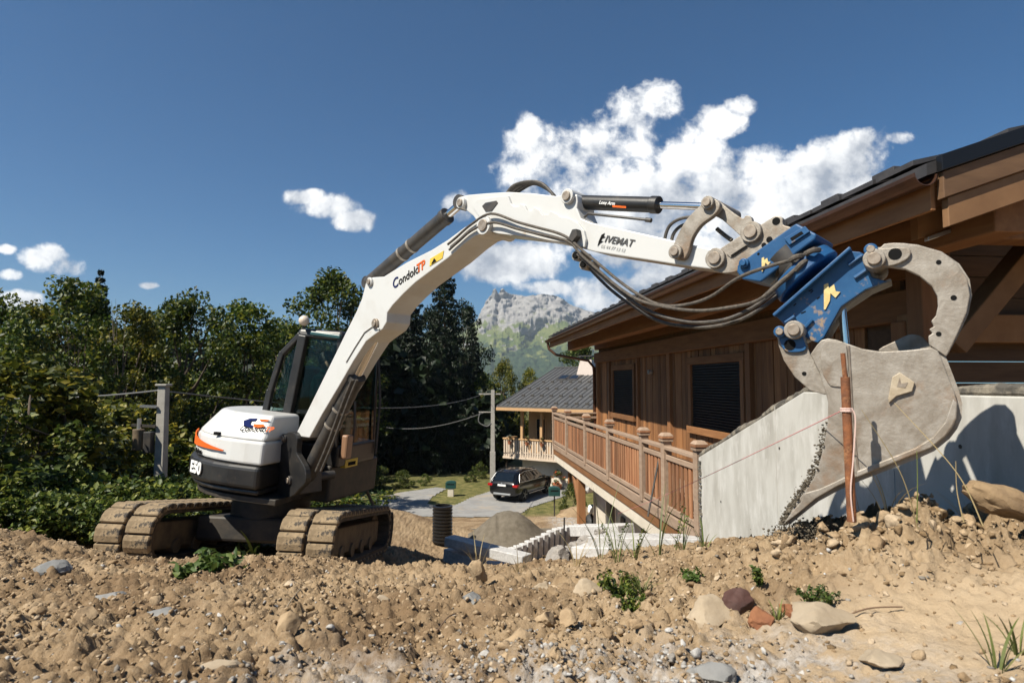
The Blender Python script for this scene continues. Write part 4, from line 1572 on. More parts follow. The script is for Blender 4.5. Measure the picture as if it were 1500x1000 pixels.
wallp = hb('wall', (XW + .05, YN + .06, -4.6), (XW + .30, YF - .02, 1.55), M_dark_wood, CH)
WINS = [(8.9, 10.78, -.76, .31), (14.3, 16.1, -.78, .31)]
random.seed(5)
y = 6.2
bw = .165
protos = {}
while y < YF - .1:
    spans = [(ZF, .56)]
    for (y0, y1, z0, z1) in WINS:
        if y + bw > y0 - .10 and y < y1 + .10:
            spans = [(ZF, z0 - .12), (z1 + .12, .56)]
    for (za, zb) in spans:
        pr = random.choice((0, 0, .006, .012))
        key = (za, zb)
        if key not in protos:
            protos[key] = (hb('board', (XW + .02, y, za), (XW + .052, y + bw - .008, zb), M_board, wallp, 0), y)
        else:
            src, ys = protos[key]
            o = src.copy()
            C.objects.link(o)
            o.location = src.location + (HM.to_3x3() @ Vector((-pr, y - ys, 0)))
    y += bw
for (y0, y1, z0, z1) in WINS:
    w = empty('window', HM @ Vector((XW, (y0 + y1) / 2, z0)))
    w.parent = CH
    w.location = (HM @ Vector((XW, (y0 + y1) / 2, z0))) - wloc(CH)
    hb('frame', (XW - .03, y0 - .11, z0 - .11), (XW + .055, y0, z1 + .11), M_post, w)
    hb('frame', (XW - .03, y1, z0 - .11), (XW + .055, y1 + .11, z1 + .11), M_post, w)
    hb('lintel', (XW - .033, y0 - .14, z1), (XW + .055, y1 + .14, z1 + .13), M_beam_y, w)
    hb('sill', (XW - .06, y0 - .14, z0 - .12), (XW + .055, y1 + .14, z0), M_beam_y, w)
    ns = 24
    for i in range(ns):
        za = z0 + (z1 - z0) * i / ns
        mb = MB(HM)
        h = (z1 - z0) / ns
        mb.prism([(XW + .030, y0 + .002, za), (XW + .010, y0 + .002, za + h * .25), (XW + .010, y0 + .002, za + h * .8), (XW + .030, y0 + .002, za + h * .98)], (0, y1 - y0 - .004, 0))
        mb.build('shutter_slat', M_shutter, w)
for (yy, wd) in ((11.85, .16), (8.62, .14), (16.45, .12), (13.9, .12)):
    hb('stud', (XW - .05, yy - wd / 2, ZF), (XW + .03, yy + wd / 2, .58), M_post, CH)
hb('corner_post', (XW - .08, YF - .18, ZF - .2), (XW + .12, YF + .02, .6), M_post, CH, .012)
hb('wall_plate', (XW - .09, 5.2, .56), (XW + .14, YF + .15, .85), M_beam_y, CH, .012)
hb('upper_beam', (XW - .04, 5.2, .95), (XW + .14, YF + .3, 1.19), M_beam_y, CH, .012)
hb('purlin', (.52, 3.8, .95), (.74, YF + .6, 1.22), M_beam_y, CH, .012)
hb('frieze_board', (XW + .02, 5.3, .85), (XW + .06, YF, 1.7), M_board, CH, 0)
lamp_ = MB(HM).cyl((XW - .02, 12.9, .22), (XW - .10, 12.9, .22), .05, n=14).build('wall_lamp', M_alu, CH, smooth=True)
yy = 4.2
while yy < YF + .5:
    p, q = Vector((.06, yy, 1.09)), Vector((XW + .3, yy, 1.09 + T * (XW + .24)))
    MB(HM).beam(p + Vector((0, 0, .06)), q + Vector((0, 0, .06)), .10, .14).build('rafter', M_beam_y, CH, bevel=.006)
    yy += .92
# roof: soffit boards, tile layer, verge boards
roof = empty('roof', HM @ Vector((5.8, 11, 3.3)))
roof.parent = CH
roof.location = HM @ Vector((5.8, 11, 3.3)) - wloc(CH)
YR0, YR1, XR = 3.62, 18.5, 5.8
z0 = 1.18


def roof_slab(name, off0, off1, mat, x0, x1, ya, yb, parent):
    mb = MB(HM)
    mb.prism([(x0, ya, z0 + T * x0 + off0), (x1, ya, z0 + T * x1 + off0), (x1, ya, z0 + T * x1 + off1), (x0, ya, z0 + T * x0 + off1)], (0, yb - ya, 0))
    return mb.build(name, mat, parent)


xs_ = np.arange(.02, XR, .22)
for x in xs_:
    roof_slab('soffit_board', .05, .075, M_beam_y, x, min(x + .212, XR), YR0 + .05, YR1 - .02, roof)
roof_slab('tile_layer', .082, .155, M_tile, -.06, XR, YR0 + .02, YR1, roof)
mb = MB(HM)
mb.prism([(XR + .002, YR0, z0 + T * XR + .05), (2 * XR, YR0, z0 + .05), (2 * XR, YR0, z0 + .155), (XR + .002, YR0, z0 + T * XR + .155)], (0, YR1 - YR0, 0))
mb.build('far_slope', M_tile, roof)
# tile courses lifted at their lower edge along the eave, with snow hooks
src = None
k = 0
for row in range(4):
    for i in range(40):
        yy = YR0 + .15 + i * .37 + (row % 2) * .18
        if yy > YR1 - .3:
            break
        x = .02 + row * .33
        mb = MB(HM)
        if src is None:
            mb.prism([(x - .06, yy, z0 + T * x + .162), (x + .30, yy, z0 + T * (x + .3) + .158), (x + .30, yy, z0 + T * (x + .3) + .175), (x - .06, yy, z0 + T * x + .195)], (0, .34, 0))
            src = (mb.build('roof_tile', M_tile, roof), x, yy)
        else:
            o = src[0].copy()
            C.objects.link(o)
            o.location = src[0].location + HM.to_3x3() @ Vector((x - src[1], yy - src[2], T * (x - src[1])))
hsrc = None
for i in range(24):
    yy = YR0 + .5 + i * .62
    x = .10
    if hsrc is None:
        mb = MB(HM)
        mb.box((x, yy, z0 + T * x + .19), (x + .05, yy + .22, z0 + T * x + .262))
        hsrc = (mb.build('snow_hook', M_tile, roof, bevel=.004), yy)
    else:
        o = hsrc[0].copy()
        C.objects.link(o)
        o.location = hsrc[0].location + HM.to_3x3() @ Vector((0, yy - hsrc[1], 0))
hb('eave_board', (-.01, YR0 + .06, z0 - .14), (.022, YR1 - .02, z0 + .055), M_beam_y, roof, .004)
gut = MB(HM)
n = 10
prof = [(-.075 + .075 * math.cos(math.pi + math.pi * i / n), z0 + .07 + .075 * math.sin(math.pi + math.pi * i / n)) for i in range(n + 1)]
for i in range(n):
    (xa, za), (xb, zb) = prof[i], prof[i + 1]
    cx_, cz_ = -.075, z0 + .07
    def inn(x, z):
        return (cx_ + (x - cx_) * .93, cz_ + (z - cz_) * .93)
    a2, b2 = inn(xa, za), inn(xb, zb)
    y0_, y1_ = YR0 + .01, YR1 + .05
    vs = [(xa, y0_, za), (xb, y0_, zb), (xb, y1_, zb), (xa, y1_, za), (a2[0], y0_, a2[1]), (b2[0], y0_, b2[1]), (b2[0], y1_, b2[1]), (a2[0], y1_, a2[1])]
    gut.add(vs, [(0, 1, 2, 3), (7, 6, 5, 4), (0, 4, 5, 1), (2, 6, 7, 3), (0, 3, 7, 4), (1, 5, 6, 2)])
g_o = gut.build('gutter', M_copper, roof, smooth=True)
MB(HM).tube([(-.075, YR1 - .05, z0 + .02), (-.05, YR1 - .1, z0 - .18), (.15, YR1 - .2, z0 - .36), (1.0, YF - .05, z0 - .55), (1.18, YF - .0, z0 - .75), (1.18, YF, -2.0), (1.18, YF, -4.0)], .042, 10).build('downpipe', M_copper, g_o, smooth=True)
# verge facing the viewer
def verge(name, za, zb, ya, yb, mat, x0=.0):
    mb = MB(HM)
    mb.prism([(x0, ya, z0 + T * x0 + za), (XR, ya, z0 + T * XR + za), (XR, ya, z0 + T * XR + zb), (x0, ya, z0 + T * x0 + zb)], (0, yb - ya, 0))
    return mb.build(name, mat, roof, bevel=.004)


verge('verge_flashing', .075, .175, YR0 - .03, YR0 + .018, M_flash)
verge('verge_board', -.09, .07, YR0 - .01, YR0 + .045, M_dark_wood, .02)
verge('verge_board', -.27, -.095, YR0 + .01, YR0 + .06, M_brace, .06)
verge('inner_fascia', -.30, -.02, YR0 + .55, YR0 + .62, M_brace, .3)
verge('light_strip', -.335, -.305, YR0 + .52, YR0 + .56, M_alu, .35)
# near gable: planks, tie beam, posts and brace under the porch roof
gab = empty('gable', HM @ Vector((4.0, YN, -1)))
gab.parent = CH
gab.location = HM @ Vector((4.0, YN, -1)) - wloc(CH)
zz = -1.6
while zz < 3.2:
    xl = max(XW, (zz + .2 - z0 - .05) / T)
    if xl < 10.0:
        hb('plank', (xl + .002, YN - random.choice((0, .004, .010)), zz), (min(10.3, 2 * XR - xl), YN + .05, zz + .192), M_dark_wood, gab, .004)
    zz += .2
hb('tie_beam', (XW - .1, YN - .20, .36), (10.3, YN - .02, .62), M_brace, gab, .012)
hb('gable_post', (XW - .12, YN - .14, -1.8), (XW + .12, YN + .04, .56), M_post, gab, .012)
hb('porch_beam', (.85, 4.25, 1.02), (10.3, 4.45, 1.26), M_beam_y, gab, .012)
P1 = HM.inverted() @ at(1392, 508, 5.1)
P2 = HM.inverted() @ at(1520, 352, 5.1)
MB(HM).beam(P1, P2, .16, .20, (0, 1, 0)).build('brace', M_brace, gab, bevel=.01)
hb('porch_post', (P1.x - .30, P1.y - .08, -1.8), (P1.x - .12, P1.y + .10, 1.1), M_post, gab, .012)

# ---- gallery with railing
GAL = empty('gallery', HM @ Vector((.6, 12, ZF)))
GAL.parent = CH
GAL.location = HM @ Vector((.6, 12, ZF)) - wloc(CH)
x = .10
while x < XW - .02:
    hb('deck_board', (x, 7.3, ZF - .03), (x + .115, YF, ZF), M_rail, GAL, .003)
    x += .12
hb('edge_beam', (-.04, 7.2, ZF - .12), (.09, YF + .05, ZF + .02), M_rail, GAL, .008)
hb('edge_beam', (-.02, 7.2, ZF - .27), (.09, YF + .05, ZF - .125), M_beam_y, GAL, .008)
hb('slab_edge', (.0, 7.0, ZF - .46), (XW + .1, YF, ZF - .275), M_cream, GAL, .006)
PY = [17.75, 15.7, 13.5, 11.5, 9.46, 8.47, 7.33]
for i, yy in enumerate(PY):
    p = hb('rail_post', (-.06, yy - .06, ZF - .02), (.06, yy + .06, -.80), M_rail, GAL, .008)
    mb = MB(HM)
    mb.box((-.078, yy - .078, -.80), (.078, yy + .078, -.765))
    mb.build('post_cap', M_rail, p, bevel=.006)
    mb = MB(HM)
    mb.box((-.085, yy - .085, -.762), (.085, yy + .085, -.725))
    mb.build('post_cap', M_balus, p, bevel=.008)
    q = MB(HM)
    q.add([(-.085, yy - .085, -.723), (.085, yy - .085, -.723), (.085, yy + .085, -.723), (-.085, yy + .085, -.723), (-.05, yy - .05, -.68), (.05, yy - .05, -.68), (.05, yy + .05, -.68), (-.05, yy + .05, -.68)],
          [(0, 3, 2, 1), (4, 5, 6, 7), (0, 1, 5, 4), (1, 2, 6, 5), (2, 3, 7, 6), (3, 0, 4, 7)])
    q.build('post_cap', M_rail, p, bevel=.008)
bsrc = None
for i in range(len(PY) - 1):
    ya, yb = PY[i + 1] + .062, PY[i] - .062
    hb('top_rail', (-.055, ya, -.90), (.055, yb, -.855), M_rail, GAL, .006)
    hb('mid_rail', (-.03, ya, -1.035), (.03, yb, -.97), M_rail, GAL, .006)
    hb('bottom_rail', (-.03, ya, ZF + .05), (.03, yb, ZF + .12), M_rail, GAL, .006)
    n = max(3, int((yb - ya) / .128))
    for k in range(n):
        yc = ya + (yb - ya) * (k + .5) / n
        if bsrc is None:
            bsrc = (hb('baluster', (-.012, yc - .038, ZF + .121), (.012, yc + .038, -1.036), M_balus, GAL, .003), yc)
        else:
            o = bsrc[0].copy()
            C.objects.link(o)
            o.location = bsrc[0].location + HM.to_3x3() @ Vector((random.uniform(-.004, .004), yc - bsrc[1], 0))
hb('end_rail', (.06, YF - .09, -.90), (XW, YF - .02, -.855), M_rail, GAL, .006)
hb('end_rail', (.06, YF - .08, -1.035), (XW, YF - .03, -.97), M_rail, GAL, .006)
# ---- lower storey
hb('lower_wall', (.48, 13.72, -4.7), (.68, 15.0, ZF - .47), M_cream, CH, 0)
hb('lower_wall', (.48, 11.2, -4.7), (.68, 12.88, ZF - .47), M_cream, CH, 0)
hb('lower_door', (.55, 12.9, -4.7), (.62, 13.7, ZF - .47), M_shutter, CH, .006)
hb('door_frame', (.46, 13.66, -4.7), (.56, 13.74, ZF - .47), M_alu, CH, .004)
hb('door_frame', (.46, 12.86, -4.7), (.56, 12.93, ZF - .47), M_alu, CH, .004)
hb('meter_box', (.44, 12.2, -3.0), (.49, 12.45, -2.65), M_dark, CH, .01)
pst = hb('gallery_post', (.02, 14.55, -4.7), (.20, 14.73, ZF - .47), M_post, CH, .01)
MB(HM).beam((.11, 14.7, -2.9), (.11, 15.4, ZF - .5), .12, .14).build('knee_brace', M_post, pst, bevel=.01)
hb('lower_wall', (XW + .051, 5.7, -4.6), (XW + .054, YF - .03, ZF - .47), M_cream, CH, 0)

# ================================================================== concrete retaining wall
M_conc = material('cast_concrete', (.50, .49, .455), .85, col2=(.36, .345, .31), scale=2.2, lo=.42, hi=.72, stretch=(2.5, 2.5, .8), col3=(.56, .55, .52), scale3=4, lo3=.5, hi3=.7, bump=.12, bscale=50, bdist=.004)
M_membrane = material('bitumen_edge', (.075, .068, .058), .8, col2=(.24, .21, .165), scale=14, lo=.42, hi=.62, bump=.7, bscale=45)
CW = empty('retaining_wall', (2.3, 5.0, -1.6), 'pale cast concrete retaining wall with raked top and ragged dark edge beside the gallery', 'wall')
wl_pts = lambda d, z: Vector((2.866 - .12 * d, d, z))
prof = [(6.82, -2.3), (6.82, -.82), (4.84, -.075), (-2.5, -.05), (-2.5, -1.6)]
mb = MB()
mb.prism([wl_pts(*p) for p in prof], Vector((.24, .03, 0)))
mb.build('wall_face', M_conc, CW, bevel=.008)
# form-tie holes and shutter joints
for (d, z) in ((6.3, -1.2), (5.2, -.55), (5.2, -1.15), (4.3, -.45), (3.4, -.35), (3.4, -.8)):
    c = wl_pts(d, z)
    MB().cyl(c + Vector((-.002, 0, 0)), c + Vector((.004, 0, 0)), .012, n=10).build('tie_hole', M_dark, CW)
for d in (5.25, 3.9):
    MB().beam(wl_pts(d, -2.0) - Vector((.0015, 0, 0)), wl_pts(d, -.2 if d > 5 else -.09) - Vector((.0015, 0, 0)), .006, .004, (0, 1, 0)).build('shutter_joint', M_conc, CW)
# ragged membrane over the top edge
rs = random.Random(3)
pts = []
for (da, za, db, zb) in ((6.84, -.80, 4.84, -.055), (4.84, -.055, -2.5, -.03)):
    n = int(abs(da - db) / .05)
    for i in range(n):
        t = i / n
        d, z = da + (db - da) * t, za + (zb - za) * t
        pts.append(wl_pts(d, z + rs.uniform(-.004, .004)) + Vector((.05 + rs.uniform(-.006, .006), 0, 0)))
me_ = MB()
me_.tube(pts, [.036 + .010 * math.sin(i * .45) + rs.uniform(-.004, .004) for i, _ in enumerate(pts)], 9)
me_.build('membrane_edge', M_membrane, CW)
strip_ = MB()
for i in range(26):
    z = -1.95 + i * .043
    d = 6.80 - rs.uniform(0, .03)
    c = wl_pts(d, z)
    strip_.box((c.x - .012, c.y - .035, c.z), (c.x + .005, c.y + .02 + rs.uniform(0, .03), c.z + rs.uniform(.02, .04)))
strip_.build('broken_edge', M_membrane, CW)
# ================================================================== granite and site clutter behind the crest
M_granite = material('pale_granite', (.52, .51, .50), .85, col2=(.42, .41, .40), scale=30, lo=.4, hi=.6, col3=(.62, .61, .59), scale3=6, bump=.35, bscale=60, rnd=.10)
M_granite_raw = material('split_stone', (.26, .24, .22), .9, col2=(.36, .33, .30), scale=14, bump=.8, bscale=25, bdist=.03)


def stone_bar(name, p, q, w, h, mat, label=None, cat=None, group=None, seed=0, rough=.006, parent=None):
    """a split stone bar: subdivided and roughened box from p to q"""
    p, q = V(p), V(q)
    d = (q - p)
    L_ = d.length
    d.normalize()
    s = d.cross(Vector((0, 0, 1))).normalized() if abs(d.z) < .9 else Vector((.86, .5, 0))
    u = s.cross(d)
    bm = bmesh.new()
    bmesh.ops.create_cube(bm, size=1.0)
    bmesh.ops.subdivide_edges(bm, edges=bm.edges, cuts=3, use_grid_fill=True)
    c = (p + q) / 2
    for v in bm.verts:
        co = d * (v.co.x * L_) + s * (v.co.y * w) + u * (v.co.z * h)
        nn = mnoise.noise_vector((co + c) * 9 + Vector((seed * 3.1, 0, 0)))
        v.co = co + nn * rough
    me = bpy.data.meshes.new(name)
    bm.to_mesh(me)
    bm.free()
    o = mesh_object(name, me, mat, parent, c)
    md = o.modifiers.new('bevel', 'BEVEL')
    md.width, md.segments, md.limit_method, md.angle_limit = .008, 1, 'ANGLE', RAD(45)
    if label:
        tag(o, label, cat, group)
    return o


stone_bar('granite_kerb', at(658, 791, 8.35), at(772, 820, 7.55), .19, .12, M_granite, 'long pale granite kerb stone lying slanted on top of the stone heap', 'kerb stone', None, 1)
stone_bar('granite_kerb', at(660, 810, 8.5), at(702, 824, 8.1), .26, .17, M_granite, 'short pale granite kerb stone under the long slanted one', 'kerb stone', None, 2, .012)
stone_bar('granite_kerb', at(690, 832, 8.2), at(772, 838, 7.9), .26, .16, M_granite, 'bluish granite kerb stone at the bottom of the stone heap', 'kerb stone', None, 3)
# row of upright palisade stones curving up to the ledge
pal = [(742, 806, 9.6), (749, 802, 9.7), (757, 799, 9.8), (765, 796, 9.9), (773, 792, 10.0), (781, 788, 10.1), (789, 785, 10.2), (797, 781, 10.3), (805, 777, 10.4), (813, 774, 10.5), (821, 772, 10.6), (829, 770, 10.7), (837, 769, 10.8), (845, 768, 10.9)]
for i, (px, py, d) in enumerate(pal):
    top = at(px, py, d)
    stone_bar('palisade_stone', top + Vector((0, 0, -.34)), top + Vector((.01, 0, .0)), .088, .12, M_granite,
              'upright pale granite palisade stone in the row rising past the grey sand', 'palisade stone', 'upright palisade stones beside the sand heap', i, .006)
stone_bar('granite_step', at(846, 776, 10.6), at(918, 776, 9.6), .34, .17, M_granite, 'pale granite step block ending the row of palisade stones', 'step block', None, 31, .008)
stone_bar('granite_step', at(876, 792, 8.6), at(1000, 796, 7.5), .40, .17, M_granite, 'long pale granite step block below the gallery edge', 'step block', None, 32, .008)
stone_bar('granite_step', at(1001, 796, 7.45), at(1112, 797, 6.55), .40, .16, M_granite, 'pale granite step block against the foot of the concrete wall', 'step block', None, 33, .008)
stone_bar('granite_step', at(850, 806, 8.7), at(905, 809, 8.2), .36, .16, M_granite, 'pale granite step block laid one course lower than its neighbours', 'step block', None, 34, .012)


def rock(name, c, sx, sy, sz, mat, label, cat='rock', group=None, seed=0, sub=3, rough=.35, rotz=0.0, flat=None, sharp=.0):
    bm = bmesh.new()
    bmesh.ops.create_icosphere(bm, subdivisions=sub, radius=1.0)
    rs_ = random.Random(seed)
    cuts = []
    for _ in range(11):
        v = Vector((rs_.uniform(-1, 1), rs_.uniform(-1, 1), rs_.uniform(-1, 1))).normalized()
        cuts.append((v, rs_.uniform(.50, .88)))
    for v in bm.verts:
        p = v.co.copy()
        for (nn, dd) in cuts:
            e = p.dot(nn) - dd
            if e > 0:
                p -= nn * e
        f = mnoise.noise(p * 1.6 + Vector((seed * 1.7, 0, 0))) * rough * .6 + mnoise.noise(p * 4 + Vector((seed, 3, 0))) * rough * .35 + mnoise.noise(p * 11 + Vector((seed, 7, 0))) * rough * .16
        p *= 1 + f
        p = Vector((p.x * sx, p.y * sy, p.z * sz))
        p.rotate(Matrix.Rotation(rotz, 3, 'Z'))
        v.co = p
    me = bpy.data.meshes.new(name)
    bm.to_mesh(me)
    bm.free()
    me.polygons.foreach_set('use_smooth', [True] * len(me.polygons))
    try:
        me.set_sharp_from_angle(angle=RAD(24))
    except Exception:
        pass
    o = mesh_object(name, me, mat, None, c)
    if label:
        tag(o, label, cat, group)
    return o


for i, (px, py, d, s) in enumerate(((858, 792, 9.4, .12), (872, 795, 9.2, .15), (886, 792, 9.2, .13), (866, 803, 9.0, .13), (846, 799, 9.5, .11), (832, 808, 9.2, .16), (816, 815, 9.0, .18), (880, 782, 9.3, .10))):
    rock('rubble_stone', at(px, py, d), s * 1.3, s, s * .8, M_granite_raw, 'rough dark rubble stone packed under the granite step blocks', 'stone', 'rubble stones under the steps', 50 + i)
# corrugated black drain pipe standing on end
pb = at(648, 794, 12.0)
mb = MB()
vs, fs = [], []
N_ = 40
prof = []
H_ = .70
nr = 11
for i in range(nr):
    z = H_ * i / nr
    h = H_ / nr
    prof += [(.165, z), (.165, z + h * .30), (.192, z + h * .42), (.192, z + h * .88)]
prof += [(.165, H_), (.145, H_)] + [(.145, 0)]
for (r, z) in prof:
    for k in range(N_):
        a = 2 * math.pi * k / N_
        vs.append((pb.x + math.cos(a) * r, pb.y + math.sin(a) * r, pb.z + z))
for i in range(len(prof) - 1):
    for k in range(N_):
        fs.append((i * N_ + k, i * N_ + (k + 1) % N_, (i + 1) * N_ + (k + 1) % N_, (i + 1) * N_ + k))
mb.add(vs, fs)
tag(mb.build('corrugated_pipe', material('black_pe_pipe', (.013, .013, .014), .35), None, bevel=0, smooth=True), 'black corrugated drain pipe section standing upright on the soil', 'pipe')
# heap of grey sand
M_sandheap = material('grey_sand', (.105, .088, .064), .95, col2=(.15, .128, .098), scale=9, bump=.7, bscale=60)
c = at(745, 795, 12.6)
n_ = 60
gx_, gy_ = np.meshgrid(np.linspace(-1.25, 1.25, n_), np.linspace(-1.1, 1.1, n_))
r_ = np.hypot(gx_ / 1.0, gy_ / .9)
hz = np.maximum(0, .62 * (1 - r_ / .98)) + 0
hz = .62 * np.exp(-(r_ / .66) ** 2.3) - .06 + (fbm(gx_ * 4, gy_ * 4, 4, 61) - .5) * .07 + (fbm(gx_ * 16, gy_ * 16, 3, 62) - .5) * .03
hz -= .10 * np.exp(-((gx_ + .18) / .05) ** 2) * np.exp(-((gy_ + .3) / .25) ** 2)
sp = mesh_object('sand_heap', grid_mesh('sand_heap', gx_, gy_, hz), M_sandheap, None, (c.x, c.y, float(terrain(c.x, c.y)) + .02))
tag(sp, 'conical heap of damp grey sand behind the kerb stones', 'sand heap')

rb = at(826, 822, 9.0)
tag(MB().tube([rb + Vector((0, 0, -.1)), rb + Vector((.01, 0, .62))], .012, 8).build('marker_rod', M_dark, None), 'thin dark iron rod standing by the rubble stones', 'rod')
ra, rb2 = at(949, 756, 8.55), at(966, 668, 8.75)
tag(MB().tube([ra, rb2], .014, 8).build('leaning_rod', M_dark, None), 'dark rod leaning against the outside of the gallery railing', 'rod')
# rusty bar stake in front of the bucket with mason's line
M_rust = material('rusty_iron', (.26, .095, .035), .8, col2=(.14, .055, .025), scale=18, lo=.4, hi=.62, col3=(.40, .19, .08), scale3=12, bump=.4, bscale=90)
SKP = BP.off(-.33)
st_top, st_bot = SKP.hit(1238, 552), SKP.hit(1247, 742)
stake = tag(MB().tube([st_bot - Vector((0, 0, .06)), (st_top + st_bot) / 2, st_top], .0185, 12).build('iron_stake', M_rust, None, smooth=True), 'rusty round iron stake driven into the soil in front of the clamshell', 'stake')
MB().tube([st_top + Vector((0, 0, -.01)), st_top + Vector((-.006, 0, .10))], .010, 8).build('stake_tip', M_rust, stake, smooth=True)
M_line = material('pink_line', (.66, .24, .24), .7)
tie = SKP.hit(1240, 598)
far_ = at(905, 752, 9.3)
line_pts = [tie + (far_ - tie) * t - Vector((0, 0, .03 * math.sin(math.pi * t))) for t in [i / 20 for i in range(21)]]
tag(MB().tube(line_pts, .0022, 5).build('mason_line', M_line, None), 'thin pink mason line stretched from the rusty stake past the gallery', 'string')
knot = MB()
for k in range(3):
    ring = [tie + Vector((math.cos(a) * .022, math.sin(a) * .022, -.012 + k * .006)) for a in [2 * math.pi * i / 12 for i in range(13)]]
    knot.tube(ring, .003, 5)
drop = [tie + Vector((.012, -.02, 0)), tie + Vector((.022, -.024, -.05)), tie + Vector((.006, -.024, -.22)), tie + Vector((-.008, -.024, -.34)), tie + Vector((.0, -.022, -.46))]
knot.tube(spline(drop, 5), .003, 5)
tag(knot.build('string_tail', material('pale_string', (.66, .48, .42), .8), None), 'pale string wound round the rusty stake, its end hanging down', 'string')
# ================================================================== neighbour house down the slope
NS = 1.12
NX, NY = Vector((.829, -.559, 0)) * NS, Vector((.559, .829, 0)) * NS
NM = Matrix(((NX.x, NY.x, 0, -.92), (NX.y, NY.y, 0, 41.4), (0, 0, NS, 0), (0, 0, 0, 1)))
NH = empty('neighbour_house', NM @ Vector((5, 4, -6.7)), 'cream rendered house with grey metal roof and wooden balcony behind the parked car', 'house')
M_nroof = material('grey_metal_roof', (.085, .085, .086), .5, .2, col2=(.115, .114, .112), scale=2)
M_nwood = wood('pale_larch', (.46, .27, .13), (.54, .34, .17), rnd=.15)
M_nwood2 = wood('grey_larch', (.52, .42, .33), (.60, .49, .38), rnd=.1)
M_wglass = material('dark_window', (.012, .014, .016), .08, spec=.6)


def nb(name, a, b, mat, parent=NH, bevel=.01):
    return MB(NM).box(a, b).build(name, mat, parent, bevel=bevel)


Ze, Zr, YRd = -1.50, .92, 7.0          # eave, ridge heights, ridge distance
TR = (Zr - Ze) / YRd
GZ0 = -6.6
wl1 = nb('wall', (1.25, .72, GZ0), (4.35, 9.5, -4.35), M_cream, NH, 0)
nb('wall', (5.15, .72, GZ0), (11.5, 9.5, -4.35), M_cream, NH, 0)
nb('wall', (4.35, 1.2, GZ0), (5.15, 9.5, -4.35), M_cream, NH, 0)
dr = nb('door', (4.42, 1.12, GZ0), (5.08, 1.18, -4.6), M_dark, NH)
nb('door_frame', (4.34, .66, GZ0), (4.43, .86, -4.4), M_post, dr)
nb('door_frame', (5.07, .66, GZ0), (5.17, .86, -4.4), M_post, dr)
nb('upper_wall', (1.2, 1.5, -4.34), (11.5, 9.5, -1.15), M_nwood, NH, 0)
for (xa, xb) in ((1.75, 2.45), (2.75, 3.45), (3.8, 4.7), (5.2, 6.2)):
    w = nb('window', (xa, 1.44, -4.2), (xb, 1.50, -2.1), M_nwood, NH)
    nb('pane', (xa + .08, 1.42, -4.1), (xb - .08, 1.438, -2.2), M_wglass, w, 0)
for x in (1.25, 2.6, 3.6, 5.0):
    nb('post', (x - .08, .62, -4.3), (x + .08, .78, Ze + .15), M_nwood, NH)
nb('plate_beam', (.6, .55, Ze - .02), (11.5, .82, Ze + .22), M_nwood, NH)
bal = nb('balcony', (.35, .05, -4.38), (8, 1.49, -4.22), M_nwood2, NH)
k = 0
x = .38
bs = None
while x < 7.6:
    if bs is None:
        bs = (nb('baluster', (x, .02, -4.34), (x + .10, .05, -3.34), M_nwood2, bal, .004), x)
    else:
        o = bs[0].copy()
        C.objects.link(o)
        o.location = bs[0].location + NX * (x - bs[1])
    x += .165
nb('handrail', (.33, -.02, -3.34), (8, .10, -3.26), M_nwood, bal)
nb('bottom_rail', (.33, -.012, -4.46), (8, .06, -4.345), M_nwood2, bal)
for yy in (.2, .5, .8, 1.1):
    nb('baluster', (.34, yy, -4.34), (.37, yy + .1, -3.34), M_nwood2, bal, .004)
nb('handrail', (.31, .10, -3.34), (.42, 1.45, -3.27), M_nwood, bal)
# roof, ribbed metal sheets and rows of snow guards
mb = MB(NM)
mb.prism([(-.1, -.05, Ze), (-.1, YRd, Zr), (-.1, YRd, Zr + .12), (-.1, -.05, Ze + .12)], (12.5, 0, 0))
nr_ = mb.build('roof', M_nroof, NH)
mb = MB(NM)
mb.prism([(-.1, YRd + .003, Zr), (-.1, 2 * YRd, Ze), (-.1, 2 * YRd, Ze + .12), (-.1, YRd + .003, Zr + .12)], (12.5, 0, 0))
mb.build('rear_slope', M_nroof, nr_)
nb('ridge_cap', (-.12, YRd - .15, Zr + .10), (12.4, YRd + .15, Zr + .17), M_nroof, nr_)
rs1 = None
x = 0.0
while x < 12.2:
    if rs1 is None:
        rs1 = (MB(NM).beam((x, -.04, Ze + .135), (x, YRd, Zr + .135), .045, .05).build('rib', M_nroof, nr_), x)
    else:
        o = rs1[0].copy()
        C.objects.link(o)
        o.location = rs1[0].location + NX * (x - rs1[1])
    x += .33
sg = None
for r_i, yy in enumerate((.35, 1.5, 2.7, 3.9)):
    x = .35 + (r_i % 2) * .33
    while x < 9:
        if sg is None:
            sg = (nb('snow_guard', (x, yy, Ze + TR * yy + .14), (x + .24, yy + .05, Ze + TR * yy + .26), M_dark, nr_), x, yy)
        else:
            o = sg[0].copy()
            C.objects.link(o)
            o.location = sg[0].location + NX * (x - sg[1]) + NY * (yy - sg[2]) + Vector((0, 0, NS * TR * (yy - sg[2])))
        x += .66
for xx in (1.45, 2.25):
    mb = MB(NM)
    y0, y1 = 4.4, 5.2
    mb.prism([(xx, y0, Ze + TR * y0 + .14), (xx, y1, Ze + TR * y1 + .14), (xx, y1, Ze + TR * y1 + .20), (xx, y0, Ze + TR * y0 + .20)], (.72, 0, 0))
    s_ = mb.build('skylight', M_dark, nr_, bevel=.01)
    mb = MB(NM)
    mb.prism([(xx + .08, y0 + .08, Ze + TR * (y0 + .08) + .202), (xx + .08, y1 - .08, Ze + TR * (y1 - .08) + .202), (xx + .08, y1 - .08, Ze + TR * (y1 - .08) + .21), (xx + .08, y0 + .08, Ze + TR * (y0 + .08) + .21)], (.56, 0, 0))
    mb.build('pane', M_wglass, s_)
mb = MB(NM)
cx_, cy_ = 3.05, 5.9
